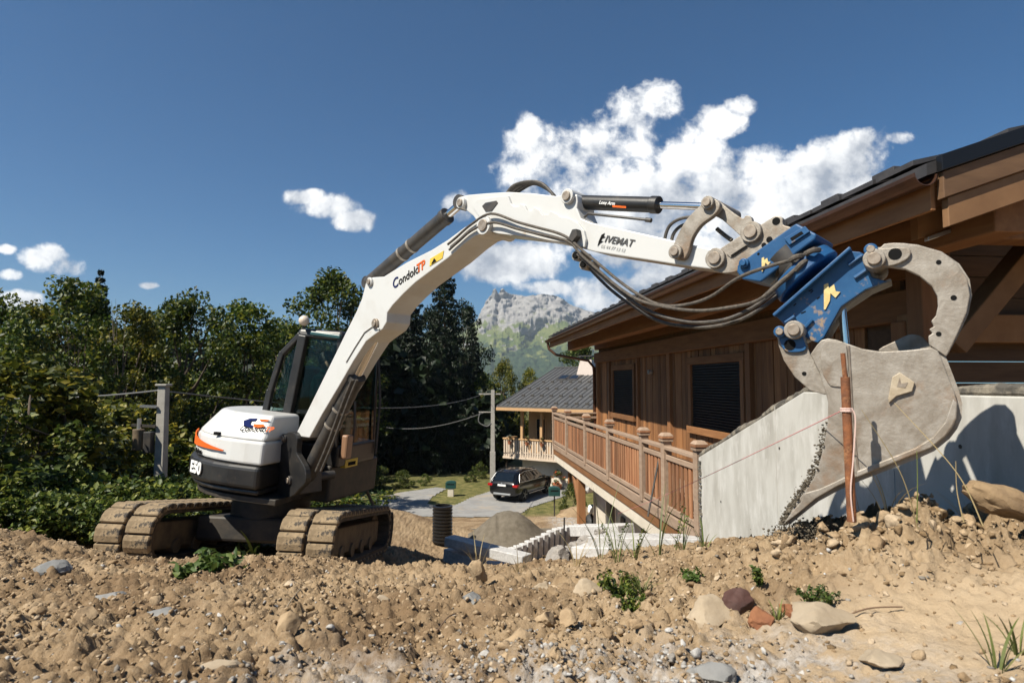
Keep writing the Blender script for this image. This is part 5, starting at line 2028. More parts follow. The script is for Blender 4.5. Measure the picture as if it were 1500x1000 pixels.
b0, t0, t1 = Ze + TR * cy_ - .2, Zr + .55, Zr + .56
mb.add([(cx_ - .62, cy_ - .6, b0), (cx_ + .62, cy_ - .6, b0), (cx_ + .62, cy_ + .6, b0), (cx_ - .62, cy_ + .6, b0), (cx_ - .4, cy_ - .4, t0), (cx_ + .4, cy_ - .4, t0), (cx_ + .4, cy_ + .4, t0), (cx_ - .4, cy_ + .4, t0)],
       [(0, 3, 2, 1), (4, 5, 6, 7), (0, 1, 5, 4), (1, 2, 6, 5), (2, 3, 7, 6), (3, 0, 4, 7)])
chm = mb.build('chimney', wood('chimney_cladding', (.40, .34, .30), (.50, .43, .38)), nr_)
nb('chimney_cap', (cx_ - .5, cy_ - .5, t0 + .2), (cx_ + .5, cy_ + .5, t0 + .27), M_dark, chm)
for (a, b) in ((-1, -1), (1, -1), (1, 1), (-1, 1)):
    nb('cap_leg', (cx_ + a * .32 - .04, cy_ + b * .32 - .04, t0), (cx_ + a * .32 + .04, cy_ + b * .32 + .04, t0 + .2), M_dark, chm)
nb('eave_board', (-.11, -.09, Ze - .16), (12.4, -.055, Ze + .02), M_nwood, nr_)

# ================================================================== leaves
def leaf_material(name, dark, light, yellow, transl=.35):
    m = bpy.data.materials.new(name)
    m.use_nodes = True
    N, L = m.node_tree.nodes, m.node_tree.links
    N.clear()
    out = N.new('ShaderNodeOutputMaterial')
    g = N.new('ShaderNodeNewGeometry')
    r = N.new('ShaderNodeValToRGB')
    cr = r.color_ramp
    cr.elements.new(.5)
    for e, (p, c) in zip(cr.elements, ((0, dark), (.62, light), (1, yellow))):
        e.position, e.color = p, tuple(c) + (1,)
    L.new(g.outputs['Random Per Island'], r.inputs[0])
    oi = N.new('ShaderNodeObjectInfo')
    hs = N.new('ShaderNodeHueSaturation')
    mr = N.new('ShaderNodeMapRange')
    mr.inputs['To Min'].default_value, mr.inputs['To Max'].default_value = .75, 1.25
    L.new(oi.outputs['Random'], mr.inputs['Value'])
    L.new(mr.outputs[0], hs.inputs['Value'])
    L.new(r.outputs[0], hs.inputs['Color'])
    d = N.new('ShaderNodeBsdfPrincipled')
    d.inputs['Roughness'].default_value = .5
    d.inputs['Specular IOR Level'].default_value = .35
    L.new(hs.outputs[0], d.inputs['Base Color'])
    t = N.new('ShaderNodeBsdfTranslucent')
    L.new(hs.outputs[0], t.inputs['Color'])
    mx = N.new('ShaderNodeMixShader')
    mx.inputs[0].default_value = transl
    L.new(d.outputs[0], mx.inputs[1])
    L.new(t.outputs[0], mx.inputs[2])
    L.new(mx.outputs[0], out.inputs[0])
    return m


M_leaf = leaf_material('broad_leaf', (.016, .032, .007), (.060, .096, .014), (.20, .20, .026))
M_leaf_y = leaf_material('yellow_leaf', (.026, .042, .008), (.12, .135, .018), (.32, .26, .03))
M_leaf_b = leaf_material('bush_leaf', (.018, .036, .008), (.080, .120, .020), (.24, .25, .045))
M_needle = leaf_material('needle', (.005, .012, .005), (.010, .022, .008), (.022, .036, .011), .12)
M_bark = material('bark', (.075, .055, .04), .95, col2=(.13, .10, .075), scale=9, bump=.8, bscale=25)


def leaf_quads(cen, size, rng, up=.4, asp=.62):
    """one bent leaf (two quads sharing the midrib) for each centre"""
    n = len(cen)
    nrm = rng.normal(size=(n, 3))
    nrm[:, 2] = np.abs(nrm[:, 2]) + up
    nrm /= np.linalg.norm(nrm, axis=1)[:, None]
    t = rng.normal(size=(n, 3))
    t -= nrm * (t * nrm).sum(1)[:, None]
    t /= np.linalg.norm(t, axis=1)[:, None]
    b = np.cross(nrm, t)
    s = (size * rng.uniform(.65, 1.3, n))[:, None]
    tip, base = cen + t * s, cen - t * s
    w = b * s * asp
    dr = nrm * s * .22
    co = np.stack([base, cen - w + dr, tip, cen + w + dr], 1).reshape(-1, 3)
    k = np.arange(n)[:, None] * 4
    tri = np.concatenate([k + np.array([[0, 2, 1]]), k + np.array([[0, 3, 2]])], 1).reshape(-1)
    return co, tri


def crown_mesh(name, seed, clumps, per, h0, h1, rad, leaf, flat=.75, shape=1.0, spread=1.0, cr=.55):
    """foliage between h0 and h1, rad wide: clumps of leaves on an uneven shell and inside it"""
    rng = np.random.RandomState(seed)
    cc = []
    while len(cc) < clumps:
        u = rng.uniform(0, 1)
        a = rng.uniform(0, 2 * math.pi)
        prof = (math.sin(math.pi * min(1, (u * .92 + .08)) ** shape)) ** .65
        lob = 1 + .28 * math.sin(3 * a + seed) * math.sin(5 * u + seed) + rng.uniform(-.22, .22)
        r = rad * prof * lob * (rng.uniform(.25, 1) ** .45)
        cc.append((math.cos(a) * r, math.sin(a) * r, h0 + (h1 - h0) * u))
    cc = np.array(cc)
    sz = cr * rng.uniform(.6, 1.35, clumps)
    pts = []
    for c, s in zip(cc, sz):
        m = int(per * (s / cr) ** 2)
        p = rng.normal(size=(m, 3))
        p /= np.linalg.norm(p, axis=1)[:, None]
        p *= (rng.uniform(0, 1, m) ** .4)[:, None] * s
        p[:, 2] *= flat
        pts.append(c + p)
    pts = np.concatenate(pts)
    co, tri = leaf_quads(pts, leaf, rng)
    return quick_mesh(name, co, tri, 3), cc


def trunk_mesh(name, seed, height, r, cc, limbs=16):
    rng = random.Random(seed)
    mb = MB()
    top = height * .82
    lean = [Vector((rng.uniform(-.12, .12) * i, rng.uniform(-.12, .12) * i, top * i / 6)) for i in range(7)]
    mb.tube(spline(lean, 3), [r * (1 - .85 * i / 18) for i in range(19)], 9)
    idx = list(range(len(cc)))
    rng.shuffle(idx)
    for j in idx[:limbs]:
        c = Vector(cc[j])
        z = max(height * .15, c.z * rng.uniform(.45, .8))
        f = min(1, z / top)
        b = lean[min(6, int(f * 6))].copy()
        b.z = z
        m = (b + c) / 2 + Vector((0, 0, -.15 * (c - b).length + rng.uniform(0, .3)))
        mb.tube(spline([b, m, c], 4), [r * .38 * (1 - .8 * k / 8) for k in range(9)], 6)
    o = mb.build(name, None, None, smooth=True, origin=(0, 0, 0), recalc=False)
    me = o.data
    bpy.data.objects.remove(o)
    return me


def proto(name, seed, clumps, per, h0, h1, rad, leaf, r, limbs=16, **kw):
    cme, cc = crown_mesh(name + '_crown', seed, clumps, per, h0, h1, rad, leaf, **kw)
    return cme, trunk_mesh(name + '_trunk', seed, h1, r, cc, limbs)


PB = [proto('tree_a', 1, 85, 150, 2.0, 9.9, 3.1, .10, .20, cr=.66), proto('tree_b', 2, 80, 150, 1.2, 9.9, 2.7, .105, .18, cr=.66, shape=1.2), proto('tree_c', 3, 90, 140, 1.0, 9.9, 3.3, .105, .22, cr=.64, shape=.85)]
PS = proto('slim_tree', 4, 46, 70, 3.5, 9.9, 1.5, .10, .09, 24, cr=.55, flat=.5)
PBUSH = [proto('bush_a', 5, 48, 95, .1, 2.0, 1.1, .055, .03, 20, cr=.28), proto('bush_b', 6, 50, 90, .05, 2.0, 1.25, .060, .03, 20, cr=.28, shape=.8)]
PBUSH2 = proto('bramble', 8, 70, 95, .02, 1.0, 1.3, .055, .02, 26, cr=.28, shape=.7, flat=.6)


def spruce_proto(seed, n_whorl=34):
    rng = np.random.RandomState(seed)
    H = 10.0
    pts, dirs = [], []
    mb = MB()
    mb.cyl((0, 0, 0), (0, 0, H * .98), .17, .015, 9)
    for i in range(n_whorl):
        f = (i + .5) / n_whorl
        z = H * (.06 + .93 * f)
        rr = 2.5 * (1 - f) ** .72 + .06
        nb_ = int(9 - 4 * f)
        for k in range(nb_):
            a = 2 * math.pi * (k + rng.uniform(-.3, .3)) / nb_ + i * .7
            r = rr * rng.uniform(.7, 1.12)
            e = Vector((math.cos(a) * r, math.sin(a) * r, z - r * rng.uniform(.22, .42)))
            b = Vector((0, 0, z))
            m = (b + e) / 2 + Vector((0, 0, -.04 * r))
            e2 = e + Vector((0, 0, .10 * r))
            mb.tube([b, m, e2], [.022 * (1 - f) + .006, .014 * (1 - f) + .004, .003], 4)
            cnt = int(50 + 170 * r / 2.2)
            t = rng.uniform(.08, 1, cnt) ** .75
            bx = np.outer((1 - t) ** 2, np.array(b)) + np.outer(2 * t * (1 - t), np.array(m)) + np.outer(t ** 2, np.array(e2))
            side = np.array((-math.sin(a), math.cos(a), 0))
            wdt = rng.normal(size=cnt) * .16 * (1.15 - t) * (.4 + r)
            bx = bx + np.outer(wdt, side)
            bx[:, 2] -= np.abs(rng.normal(size=cnt)) * .10 * (.5 + r / 2)
            pts.append(bx)
    pts = np.concatenate(pts)
    co, tri = leaf_quads(pts, .095, rng, .15, .30)
    cme = quick_mesh('spruce_crown', co, tri, 3)
    o = mb.build('spruce_trunk', None, None, smooth=True, origin=(0, 0, 0), recalc=False)
    tme = o.data
    bpy.data.objects.remove(o)
    return cme, tme


SPR = spruce_proto(11)


def plant(kind, pr, px, pytop, d, wid, label, cat, group, mat, ref_h, rot=0.0, base=None, names=('trunk', 'crown')):
    """a tree whose top shows at pixel (px, pytop), standing on the terrain d metres away; wid scales its breadth"""
    top = at(px, pytop, d)
    bz = float(terrain(top.x, top.y)) - .05 if base is None else base
    s = (top.z - bz) / ref_h
    root = empty(kind, (top.x, top.y, bz), label, cat, group)
    root.rotation_euler = (0, 0, rot)
    root.scale = (s * wid, s * wid, s)
    for nm, me, mm in ((names[0], pr[1], M_bark), (names[1], pr[0], mat)):
        o = bpy.data.objects.new(nm, me)
        C.objects.link(o)
        if not me.materials:
            me.materials.append(None)
        o.material_slots[0].link = 'OBJECT'
        o.material_slots[0].material = mm
        o.parent = root
    return root


G1 = 'trees along the wood edge'
trees = [
    (0, 12, 432, 13.5, .80, 'tall leafy tree at the outer end of the wood edge', M_leaf),
    (1, 62, 440, 16.5, .85, 'leafy tree just behind the slim sparse tree', M_leaf_y),
    (2, 128, 425, 20, .80, 'dense leafy tree wrapped round the foot of the small spruce', M_leaf),
    (1, 188, 440, 19, .75, 'yellowish leafy tree rising behind the concrete pole', M_leaf_y),
    (2, 232, 462, 25, .80, 'low round tree between the yellowish tree and the broad one', M_leaf),
    (0, 288, 429, 22, .84, 'broad round tree standing behind the excavator hood', M_leaf),
    (1, 362, 438, 24, .95, 'round dark tree next to the excavator cab roof', M_leaf),
    (0, 408, 466, 30, .9, 'lower dark tree filling the gap beside the cab', M_leaf),
    (2, 486, 399, 45, .95, 'tall dark tree rising between the cab and the boom', M_leaf),
    (1, 560, 470, 54, .7, 'dark tree half hidden by the lower boom', M_leaf),
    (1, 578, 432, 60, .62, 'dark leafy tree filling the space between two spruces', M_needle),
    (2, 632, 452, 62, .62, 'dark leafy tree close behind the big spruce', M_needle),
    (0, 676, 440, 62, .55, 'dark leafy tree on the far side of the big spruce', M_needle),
    (0, 708, 545, 58, .7, 'dark tree behind the far utility pole', M_leaf),
    (0, 742, 526, 52, .62, 'sunlit round tree beside the grey metal roof', M_leaf_y),
    (1, 778, 537, 54, .60, 'small sunlit tree peeping over the verge of the grey roof', M_leaf_y),
    (2, 852, 503, 60, .85, 'bright green tree under the chalet eave beyond the chimney', M_leaf_b)]
for i, (k, px, py, d, w, lab, mt) in enumerate(trees):
    plant('broadleaf_tree', PB[k], px, py, d, w, lab, 'tree', G1, mt, 10.2, i * 1.3)
plant('slim_tree', PS, 112, 397, 15.5, .85, 'slim sparse tree with tufts of leaves above the thicket', 'tree', None, M_leaf, 10.2, .4)
for (px, py, d, w, lab) in ((148, 388, 27, .55, 'small pointed spruce sticking out above the leafy thicket'), (652, 362, 52, .72, 'big dark spruce standing behind the boom'),
                            (604, 405, 54, .8, 'dark spruce behind the boom, lower than its big neighbour'), (548, 440, 56, .8, 'dark spruce deep in the wood between leafy trees'),
                            (692, 470, 58, .7, 'short dark spruce beside the big one')):
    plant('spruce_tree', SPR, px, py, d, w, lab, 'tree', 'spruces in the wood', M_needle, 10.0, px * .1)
bt = at(176, 392, 18)
btz = float(terrain(bt.x, bt.y))
btr = empty('bare_tree', (bt.x, bt.y, btz), 'thin bare tree with dead twigs beside the small spruce', 'tree')
bs_ = (bt.z - btz) / 11.0
btr.scale = (bs_ * .6, bs_ * .6, bs_)
bto = bpy.data.objects.new('trunk', PS[1])
C.objects.link(bto)
bto.parent = btr
bto.material_slots[0].link = 'OBJECT'
bto.material_slots[0].material = material('dead_bark', (.20, .16, .12), .95)
# the deep wood behind them that reads as one dark mass
rng = np.random.RandomState(5)
allp = []
for i in range(150):
    px = rng.uniform(-150, 735)
    d = rng.uniform(50, 72) if px > 400 else rng.uniform(34, 60)
    ytop = np.interp(px, [-150, 0, 400, 520, 640, 735], [455, 470, 490, 455, 480, 565]) + rng.uniform(0, 55)
    top = at(px, ytop, d)
    bz = float(terrain(top.x, d))
    m = 420
    p = rng.normal(size=(m, 3))
    p /= np.linalg.norm(p, axis=1)[:, None]
    hh = (top.z - bz) / 2
    p *= (rng.uniform(.55, 1, m))[:, None] * np.array((2.6, 2.2, hh))
    allp.append(p + np.array((top.x, d, bz + hh)))
co, tri = leaf_quads(np.concatenate(allp), .42, rng, .2, .7)
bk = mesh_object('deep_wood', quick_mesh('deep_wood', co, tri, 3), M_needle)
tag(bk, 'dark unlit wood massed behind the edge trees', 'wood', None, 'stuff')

G2 = 'bushes at the edge of the plot'
bushes = [(0, 30, 520, 8.5, 1.15, 'tall leafy bush at the left end of the soil bank', M_leaf_y), (1, 90, 575, 9.0, 1.0, 'yellow-green bush between the tall bush and the pole', M_leaf_y),
          (0, 160, 580, 12.5, 1.1, 'dense bush behind the concrete pole', M_leaf_y), (1, 195, 640, 12.0, 1.0, 'small rounded bush just behind the concrete pole foot', M_leaf_b),
          (0, -40, 560, 7.0, 1.2, 'big bush leaning in at the picture edge', M_leaf_b), (1, 275, 650, 13, 1.2, 'bush behind the excavator counterweight', M_leaf_b),
          (1, 340, 668, 14.5, 1.5, 'low wide bush showing under the counterweight', M_leaf), (0, 455, 690, 16, 1.6, 'low bush hidden behind the tracks', M_leaf)]
for i, (k, px, py, d, w, lab, mt) in enumerate(bushes):
    plant('leafy_bush', PBUSH[k], px, py, d, w, lab, 'bush', G2, mt, 2.2, i * 1.1, names=('stem', 'foliage'))
br = [(40, 705, 6.6, 'bramble patch spilling over the end of the soil bank'), (110, 715, 6.9, 'bramble patch beside the nearer rubber track'), (160, 700, 7.6, 'bramble patch behind the first track'),
      (215, 690, 8.6, 'bramble patch below the concrete pole'), (255, 700, 8.4, 'bramble patch under the counterweight corner'), (-15, 690, 6.4, 'bramble patch at the picture edge of the bank'), (300, 712, 9.6, 'bramble patch between the two tracks'),
      (75, 665, 7.8, 'bramble thicket climbing the bank behind the spill')]
for i, (px, py, d, lab) in enumerate(br):
    plant('bramble_bush', PBUSH2, px, py, d, 1.0, lab, 'bramble', 'brambles on the bank', M_leaf_b, 1.2, i * .9, names=('stem', 'foliage'))
for i, (px, py, d, w, lab) in enumerate(((556, 683, 39, .8, 'bright green bush beside the drive, close to the excavator'), (590, 688, 40, .9, 'bright green bush in the middle of the drive edge'), (622, 694, 41, .8, 'bright green bush at the fork of the drive'),
                                         (690, 690, 43, .8, 'tangled bush growing at the far utility pole'), (705, 676, 45, .6, 'bush behind the far utility pole'), (838, 708, 27, .5, 'small round shrub beside the green letterbox'), (660, 700, 46, .9, 'dim bush at the wood edge behind the white post'))):
    plant('roadside_bush', PBUSH[i % 2], px, py, d, w * 1.2, lab, 'bush', 'bushes along the drive', M_leaf_b, 2.1, i, names=('stem', 'foliage'))

# ================================================================== poles and wires
M_polec = material('pole_concrete', (.42, .395, .35), .9, col2=(.32, .30, .265), scale=6, bump=.2)
M_wire = material('wire', (.16, .16, .16), .6)


def pole(px, ytop, d, h, w0, w1, label, group=None):
    top = at(px, ytop, d)
    bz = top.z - h
    r = empty('utility_pole', (top.x, top.y, bz), label, 'pole', group)
    mb = MB()
    mb.add([(top.x + a * w0, top.y + b * w0, bz) for a, b in ((-1, -1), (1, -1), (1, 1), (-1, 1))] + [(top.x + a * w1, top.y + b * w1, top.z) for a, b in ((-1, -1), (1, -1), (1, 1), (-1, 1))],
           [(0, 3, 2, 1), (4, 5, 6, 7), (0, 1, 5, 4), (1, 2, 6, 5), (2, 3, 7, 6), (3, 0, 4, 7)])
    mb.build('shaft', M_polec, r, bevel=.01)
    return r, top


p1, t1 = pole(240, 565, 9.6, 3.4, .085, .062, 'square grey concrete utility pole with a small box, behind the excavator')
MB().box((t1.x - .09, t1.y - .09, t1.z - .005), (t1.x + .09, t1.y + .09, t1.z + .03)).build('cap', M_polec, p1, bevel=.01)
MB().beam(t1 + Vector((-.05, -.09, -.32)), t1 + Vector((-.30, -.09, -.31)), .03, .04).build('bracket', M_alu, p1)
MB().beam(t1 + Vector((-.05, -.09, -.62)), t1 + Vector((-.42, -.09, -.60)), .03, .04).build('bracket', M_dark, p1)
bx = MB().cyl(t1 + Vector((-.30, -.10, -.98)), t1 + Vector((-.30, -.10, -.66)), .085, n=16).build('meter_box', M_frame, p1, bevel=.01, smooth=True)
MB().cyl(t1 + Vector((-.30, -.10, -.66)), t1 + Vector((-.30, -.10, -.50)), .03, n=10).build('insulator', M_alu, bx, smooth=True)
MB().box((t1.x - .20, t1.y - .16, t1.z - 1.02), (t1.x - .08, t1.y - .04, t1.z - .70)).build('junction_box', M_dark, p1, bevel=.01)
p2, t2 = pole(722, 571, 39.5, 6.6, .15, .11, 'slender pale utility pole standing where the drive meets the wood')
MB().beam(t2 + Vector((-.9, 0, -.25)), t2 + Vector((.5, 0, -.25)), .08, .08).build('crossarm', M_polec, p2)
MB().beam(t2 + Vector((-.9, 0, -1.4)), t2 + Vector((.1, -.1, -1.4)), .06, .06).build('crossarm', M_polec, p2)
MB().tube(spline([t2 + Vector((-.8, -.12, -1.4)), t2 + Vector((-.9, -.12, -2.0)), t2 + Vector((-.4, -.12, -2.3)), t2 + Vector((-.1, -.12, -2.1))], 5), .03, 6).build('cable_loop', M_wire, p2)
MB().box((t2.x - .17, t2.y - .17, t2.z - 6.2), (t2.x + .17, t2.y + .17, t2.z - 3.9)).build('sleeve', M_polec, p2, bevel=.01)


def wire(a, b, sag, r, label):
    pts = [a + (b - a) * t - Vector((0, 0, sag * 4 * t * (1 - t))) for t in [i / 24 for i in range(25)]]
    return tag(MB().tube(pts, r, 5).build('overhead_wire', M_wire, None), label, 'wire')


wire(t1 + Vector((0, 0, -.08)), t2 + Vector((-.5, 0, -.2)), .55, .012, 'overhead wire running between the two utility poles')
wire(t1 + Vector((0, 0, -.06)), at(-120, 575, 11.0), .12, .012, 'overhead wire leaving the concrete pole over the thicket')
wire(t2 + Vector((-.5, 0, -1.4)), at(560, 625, 47), .5, .02, 'low slack cable running from the far pole into the wood')

# ================================================================== letterboxes, flower pots, sack
def letterbox(px, pytop, d, hpost, boxw, mpost, wpost, label):
    c = at(px, pytop, d)
    gz_ = c.z - hpost
    r = empty('letterbox', (c.x, c.y, gz_), label, 'letterbox')
    MB().box((c.x - wpost, c.y - wpost, gz_ - .3), (c.x + wpost, c.y + wpost, c.z - .42)).build('post', mpost, r, bevel=.01)
    mb = MB()
    n = 10
    pts = [(c.x - boxw, c.y - .2, c.z - .42), (c.x + boxw, c.y - .2, c.z - .42), (c.x + boxw, c.y - .2, c.z - .10)] + [(c.x + boxw * math.cos(math.pi * i / n), c.y - .2, c.z - .10 + .10 * math.sin(math.pi * i / n)) for i in range(1, n)] + [(c.x - boxw, c.y - .2, c.z - .10)]
    mb.prism(pts, (0, .4, 0))
    b_ = mb.build('box', material('dark_green_paint', (.012, .06, .055), .4), r, bevel=.01)
    MB().box((c.x - boxw * .7, c.y - .206, c.z - .2), (c.x + boxw * .7, c.y - .2, c.z - .14)).build('slot', M_ink_black, b_)
    return r


letterbox(660.5, 704, 36.5, 1.1, .30, M_cream, .17, 'dark green letterbox on a stout white post beside the drive')
letterbox(812, 712, 29.0, 1.05, .26, M_dark, .03, 'dark green letterbox on a thin pole near the parked car')
M_terra = material('terracotta', (.36, .13, .06), .8)
M_flower = leaf_material('flower', (.05, .08, .02), (.10, .12, .03), (.55, .10, .05), .2)
fme, fcc = crown_mesh('flower_tuft', 9, 12, 40, .0, .5, .3, .05, cr=.14)


def flowerpot(loc, s, label, group):
    r = empty('flower_pot', loc, label, 'flower pot', group)
    MB().cyl(V(loc), V(loc) + Vector((0, 0, .3 * s)), .14 * s, .2 * s, 16).build('pot', M_terra, r, smooth=True)
    o = mesh_object('blossom', fme, M_flower, r, V(loc) + Vector((0, 0, .28 * s)))
    o['kind'] = 'stuff'
    o.scale = (s, s, s)
    return r


flowerpot(NM @ Vector((3.85, .35, -6.12)), 1.5, 'terracotta flower pot against the cream wall by the door', 'flower pots at the neighbour house')
flowerpot(NM @ Vector((5.6, .35, -6.12)), 1.4, 'terracotta flower pot on the other side of the door', 'flower pots at the neighbour house')
for i, x in enumerate((.9, 2.1, 3.1, 4.5)):
    flowerpot(NM @ Vector((x, -.12, -3.62)), .65, ('potted green plant at the balcony corner', 'flower pot hanging second on the balcony rail', 'flower pot in the middle of the balcony rail', 'flower pot close to the timber gallery')[i], 'flower pots on the balcony rail')
sk = at(864, 752, 16.2)
sk.z = float(terrain(sk.x, sk.y))
skr = rock('rubble_sack', sk + Vector((0, 0, .35)), .16, .16, .42, M_black, 'black rubble sack leaning at the gallery post', 'sack', None, 91, 3, .2)
rg = MB()
rock_w = rock('plastic_sheet', sk + Vector((.04, -.05, .80)), .14, .12, .12, M_signwhite, 'crumpled white plastic on top of the black sack', 'plastic', None, 92, 3, .4)
rock('pale_boulder', at(858, 708, 27), .7, .6, .45, M_granite, 'pale rounded boulder above the small round shrub', 'boulder', None, 93, 3)
em_ = at(850, 742, 22)
rock('earth_mound', (em_.x, em_.y, float(terrain(em_.x, em_.y)) + .02), .9, .7, .28, SOIL, 'low tan earth mound beyond the gallery post', 'mound', None, 94, 4, .3)
# ================================================================== parked black car
CARM = Matrix.Translation((.62, 36.7, float(terrain(.62, 36.7)) + .06)) @ Matrix.Rotation(RAD(60), 4, 'Z')
CAR = empty('parked_car', CARM.translation, 'black sport utility car parked on the gravel drive by the cream house', 'car')
M_carp = material('black_car_paint', (.005, .005, .006), .22, .0, spec=.4, coat=.6)
M_cglass = material('tinted_glass', (.006, .008, .010), .03, spec=.8)
M_tyre = material('tyre', (.012, .012, .012), .85)
M_rim = material('rim', (.20, .20, .21), .3, .9)
M_tail = material('tail_light_red', (.35, .01, .01), .15)
# stations along the length: x, half width, sill z, belt z, roof z, roof half width
ST = [(-2.36, .74, .48, .86, .90, .66), (-2.30, .86, .34, .98, 1.04, .70), (-2.12, .93, .28, 1.04, 1.24, .66), (-1.80, .945, .26, 1.06, 1.58, .62), (-1.2, .95, .26, 1.05, 1.665, .63),
      (-.4, .95, .26, 1.03, 1.67, .63), (.3, .95, .26, 1.02, 1.62, .61), (.72, .945, .26, 1.02, 1.42, .63), (1.08, .94, .26, 1.02, 1.12, .70), (1.30, .935, .27, 1.0, 1.05, .72), (1.8, .92, .29, .97, 1.0, .74), (2.15, .86, .32, .90, .92, .68), (2.34, .70, .42, .70, .78, .55)]
mb = MB(CARM)
vs, fs = [], []
for (x, hw, z0_, zb, zr, rw) in ST:
    half = [(hw * .90, z0_), (hw, z0_ + .16), (hw * 1.01, (z0_ + zb) / 2 + .06), (hw * .985, zb), (rw + (hw - rw) * .10, zr - .05 if zr - zb > .1 else zr - .01), (rw * .9, zr), (0, zr + .02)]
    ring = [(x, y_, z_) for y_, z_ in half] + [(x, -y_, z_) for y_, z_ in half[-2::-1]]
    vs += ring
R_ = 13
for i in range(len(ST) - 1):
    for k in range(R_):
        fs.append((i * R_ + k, i * R_ + (k + 1) % R_, (i + 1) * R_ + (k + 1) % R_, (i + 1) * R_ + k))
fs += [tuple(range(R_)), tuple(range((len(ST) - 1) * R_, len(ST) * R_))]
mb.add(vs, fs)
cb = mb.build('body', M_carp, CAR, smooth=True)
sm = cb.modifiers.new('sub', 'SUBSURF')
sm.levels = sm.render_levels = 2


def carq(name, pts, mat, parent=cb, off=(0, 0, 0), th=.012):
    mb = MB(CARM)
    pts = [Vector(p) for p in pts]
    n_ = (pts[1] - pts[0]).cross(pts[2] - pts[0]).normalized()
    mb.prism([p + V(off) for p in pts], n_ * th)
    return mb.build(name, mat, parent, bevel=.004)


for s in (-1, 1):
    carq('side_window', [(-1.98, s * .905, 1.12), (-1.72, s * .735, 1.48), (-1.15, s * .72, 1.58), (-1.12, s * .925, 1.10)][::s], M_cglass)
    carq('side_window', [(-1.06, s * .925, 1.10), (-1.08, s * .72, 1.58), (-.25, s * .72, 1.585), (-.22, s * .925, 1.08)][::s], M_cglass)
    carq('side_window', [(-.16, s * .925, 1.08), (-.18, s * .72, 1.585), (.32, s * .72, 1.54), (.90, s * .90, 1.10)][::s], M_cglass)
    tr = MB(CARM)
    tr.tube([(-2.02, s * .93, 1.10), (-1.72, s * .76, 1.50), (-1.1, s * .74, 1.60), (.32, s * .735, 1.56)], .014, 6)
    tr.tube([(-2.02, s * .93, 1.10), (-1.1, s * .945, 1.07), (.92, s * .94, 1.05)], .014, 6)
    tr.build('window_trim', M_alu, cb, smooth=True)
    MB(CARM).tube([(-.95, s * .955, .36), (.95, s * .955, .36)], .02, 6).build('sill_trim', M_alu, cb, smooth=True)
    MB(CARM).box((.62, s * .96 - .0 if s > 0 else -1.12, 1.06), (.80, 1.12 if s > 0 else -.96, 1.20)).build('wing_mirror', M_carp, cb, bevel=.03)
    MB(CARM).tube([(-1.7, s * .60, 1.70), (0.2, s * .60, 1.72)], .018, 6).build('roof_rail', M_dark, cb, smooth=True)
    MB(CARM).box((-2.34, s * .80 - .17, .84), (-2.10, s * .80 + .16, .98)).build('tail_light', M_tail, cb, bevel=.03)
    for x in (-1.45, 1.40):
        w = MB(CARM).cyl((x, s * .70, .36), (x, s * .965, .36), .365, n=32).build('wheel', M_tyre, CAR, bevel=.03, smooth=True)
        MB(CARM).cyl((x, s * .93, .36), (x, s * .972, .36), .255, n=28).build('rim', M_ink_black, w, smooth=True)
        for k in range(5):
            a = 2 * math.pi * k / 5
            MB(CARM).beam((x, s * .978, .36), (x + .24 * math.cos(a), s * .978, .36 + .24 * math.sin(a)), .05, .015, (0, 1, 0)).build('spoke', M_rim, w)
carq('rear_window', [(-2.20, -.64, 1.12), (-2.20, .64, 1.12), (-1.86, .56, 1.52), (-1.86, -.56, 1.52)], M_cglass, off=(-.05, 0, .02))
carq('windscreen', [(1.10, -.72, 1.12), (.42, -.56, 1.57), (.42, .56, 1.57), (1.10, .72, 1.12)], M_cglass, off=(.03, 0, .02))
MB(CARM).box((-2.40, -.26, .88), (-2.36, .26, .98)).build('number_plate', M_signwhite, cb)
MB(CARM).box((-2.40, -.55, .40), (-2.30, .55, .50)).build('bumper_trim', M_alu, cb, bevel=.02)
MB(CARM).cyl((-2.41, 0, 1.03), (-2.36, 0, 1.03), .045, n=14).build('badge', M_alu, cb)
# ================================================================== clods, gravel, stones and weeds on the near soil
def scatter_mesh(name, P, S, seed, sub=1, flat=.75):
    """one mesh of many small lumps: P centres (n,3), S radii (n)"""
    bm = bmesh.new()
    bmesh.ops.create_icosphere(bm, subdivisions=sub, radius=1.0)
    bv = np.array([v.co for v in bm.verts])
    bf = np.array([[v.index for v in f.verts] for f in bm.faces])
    bm.free()
    rng = np.random.RandomState(seed)
    n = len(P)
    m = len(bv)
    j = 1 + rng.uniform(-.16, .16, (n, m))
    co = bv[None] * j[..., None]
    for _ in range(6):                      # split faces
        pn_ = rng.normal(size=(n, 1, 3))
        pn_ /= np.linalg.norm(pn_, axis=2, keepdims=True)
        e_ = np.maximum(0, (co * pn_).sum(2) - rng.uniform(.22, .72, (n, 1)))
        co = co - pn_ * e_[..., None]
    sc_ = rng.uniform(.65, 1.3, (n, 1, 3)) * np.array((1, 1, flat))
    co = co * sc_
    a = rng.uniform(0, 2 * math.pi, n)
    ca, sa = np.cos(a)[:, None], np.sin(a)[:, None]
    b_ = rng.uniform(-.5, .5, n)
    cb_, sb_ = np.cos(b_)[:, None], np.sin(b_)[:, None]
    x, y, z = co[..., 0], co[..., 1], co[..., 2]
    y, z = y * cb_ - z * sb_, y * sb_ + z * cb_
    x, y = x * ca - y * sa, x * sa + y * ca
    co = np.stack([x, y, z], -1) * S[:, None, None] + P[:, None, :]
    f = (bf[None] + (np.arange(n) * m)[:, None, None]).reshape(-1)
    me = quick_mesh(name, co.reshape(-1, 3), f, 3)
    return me


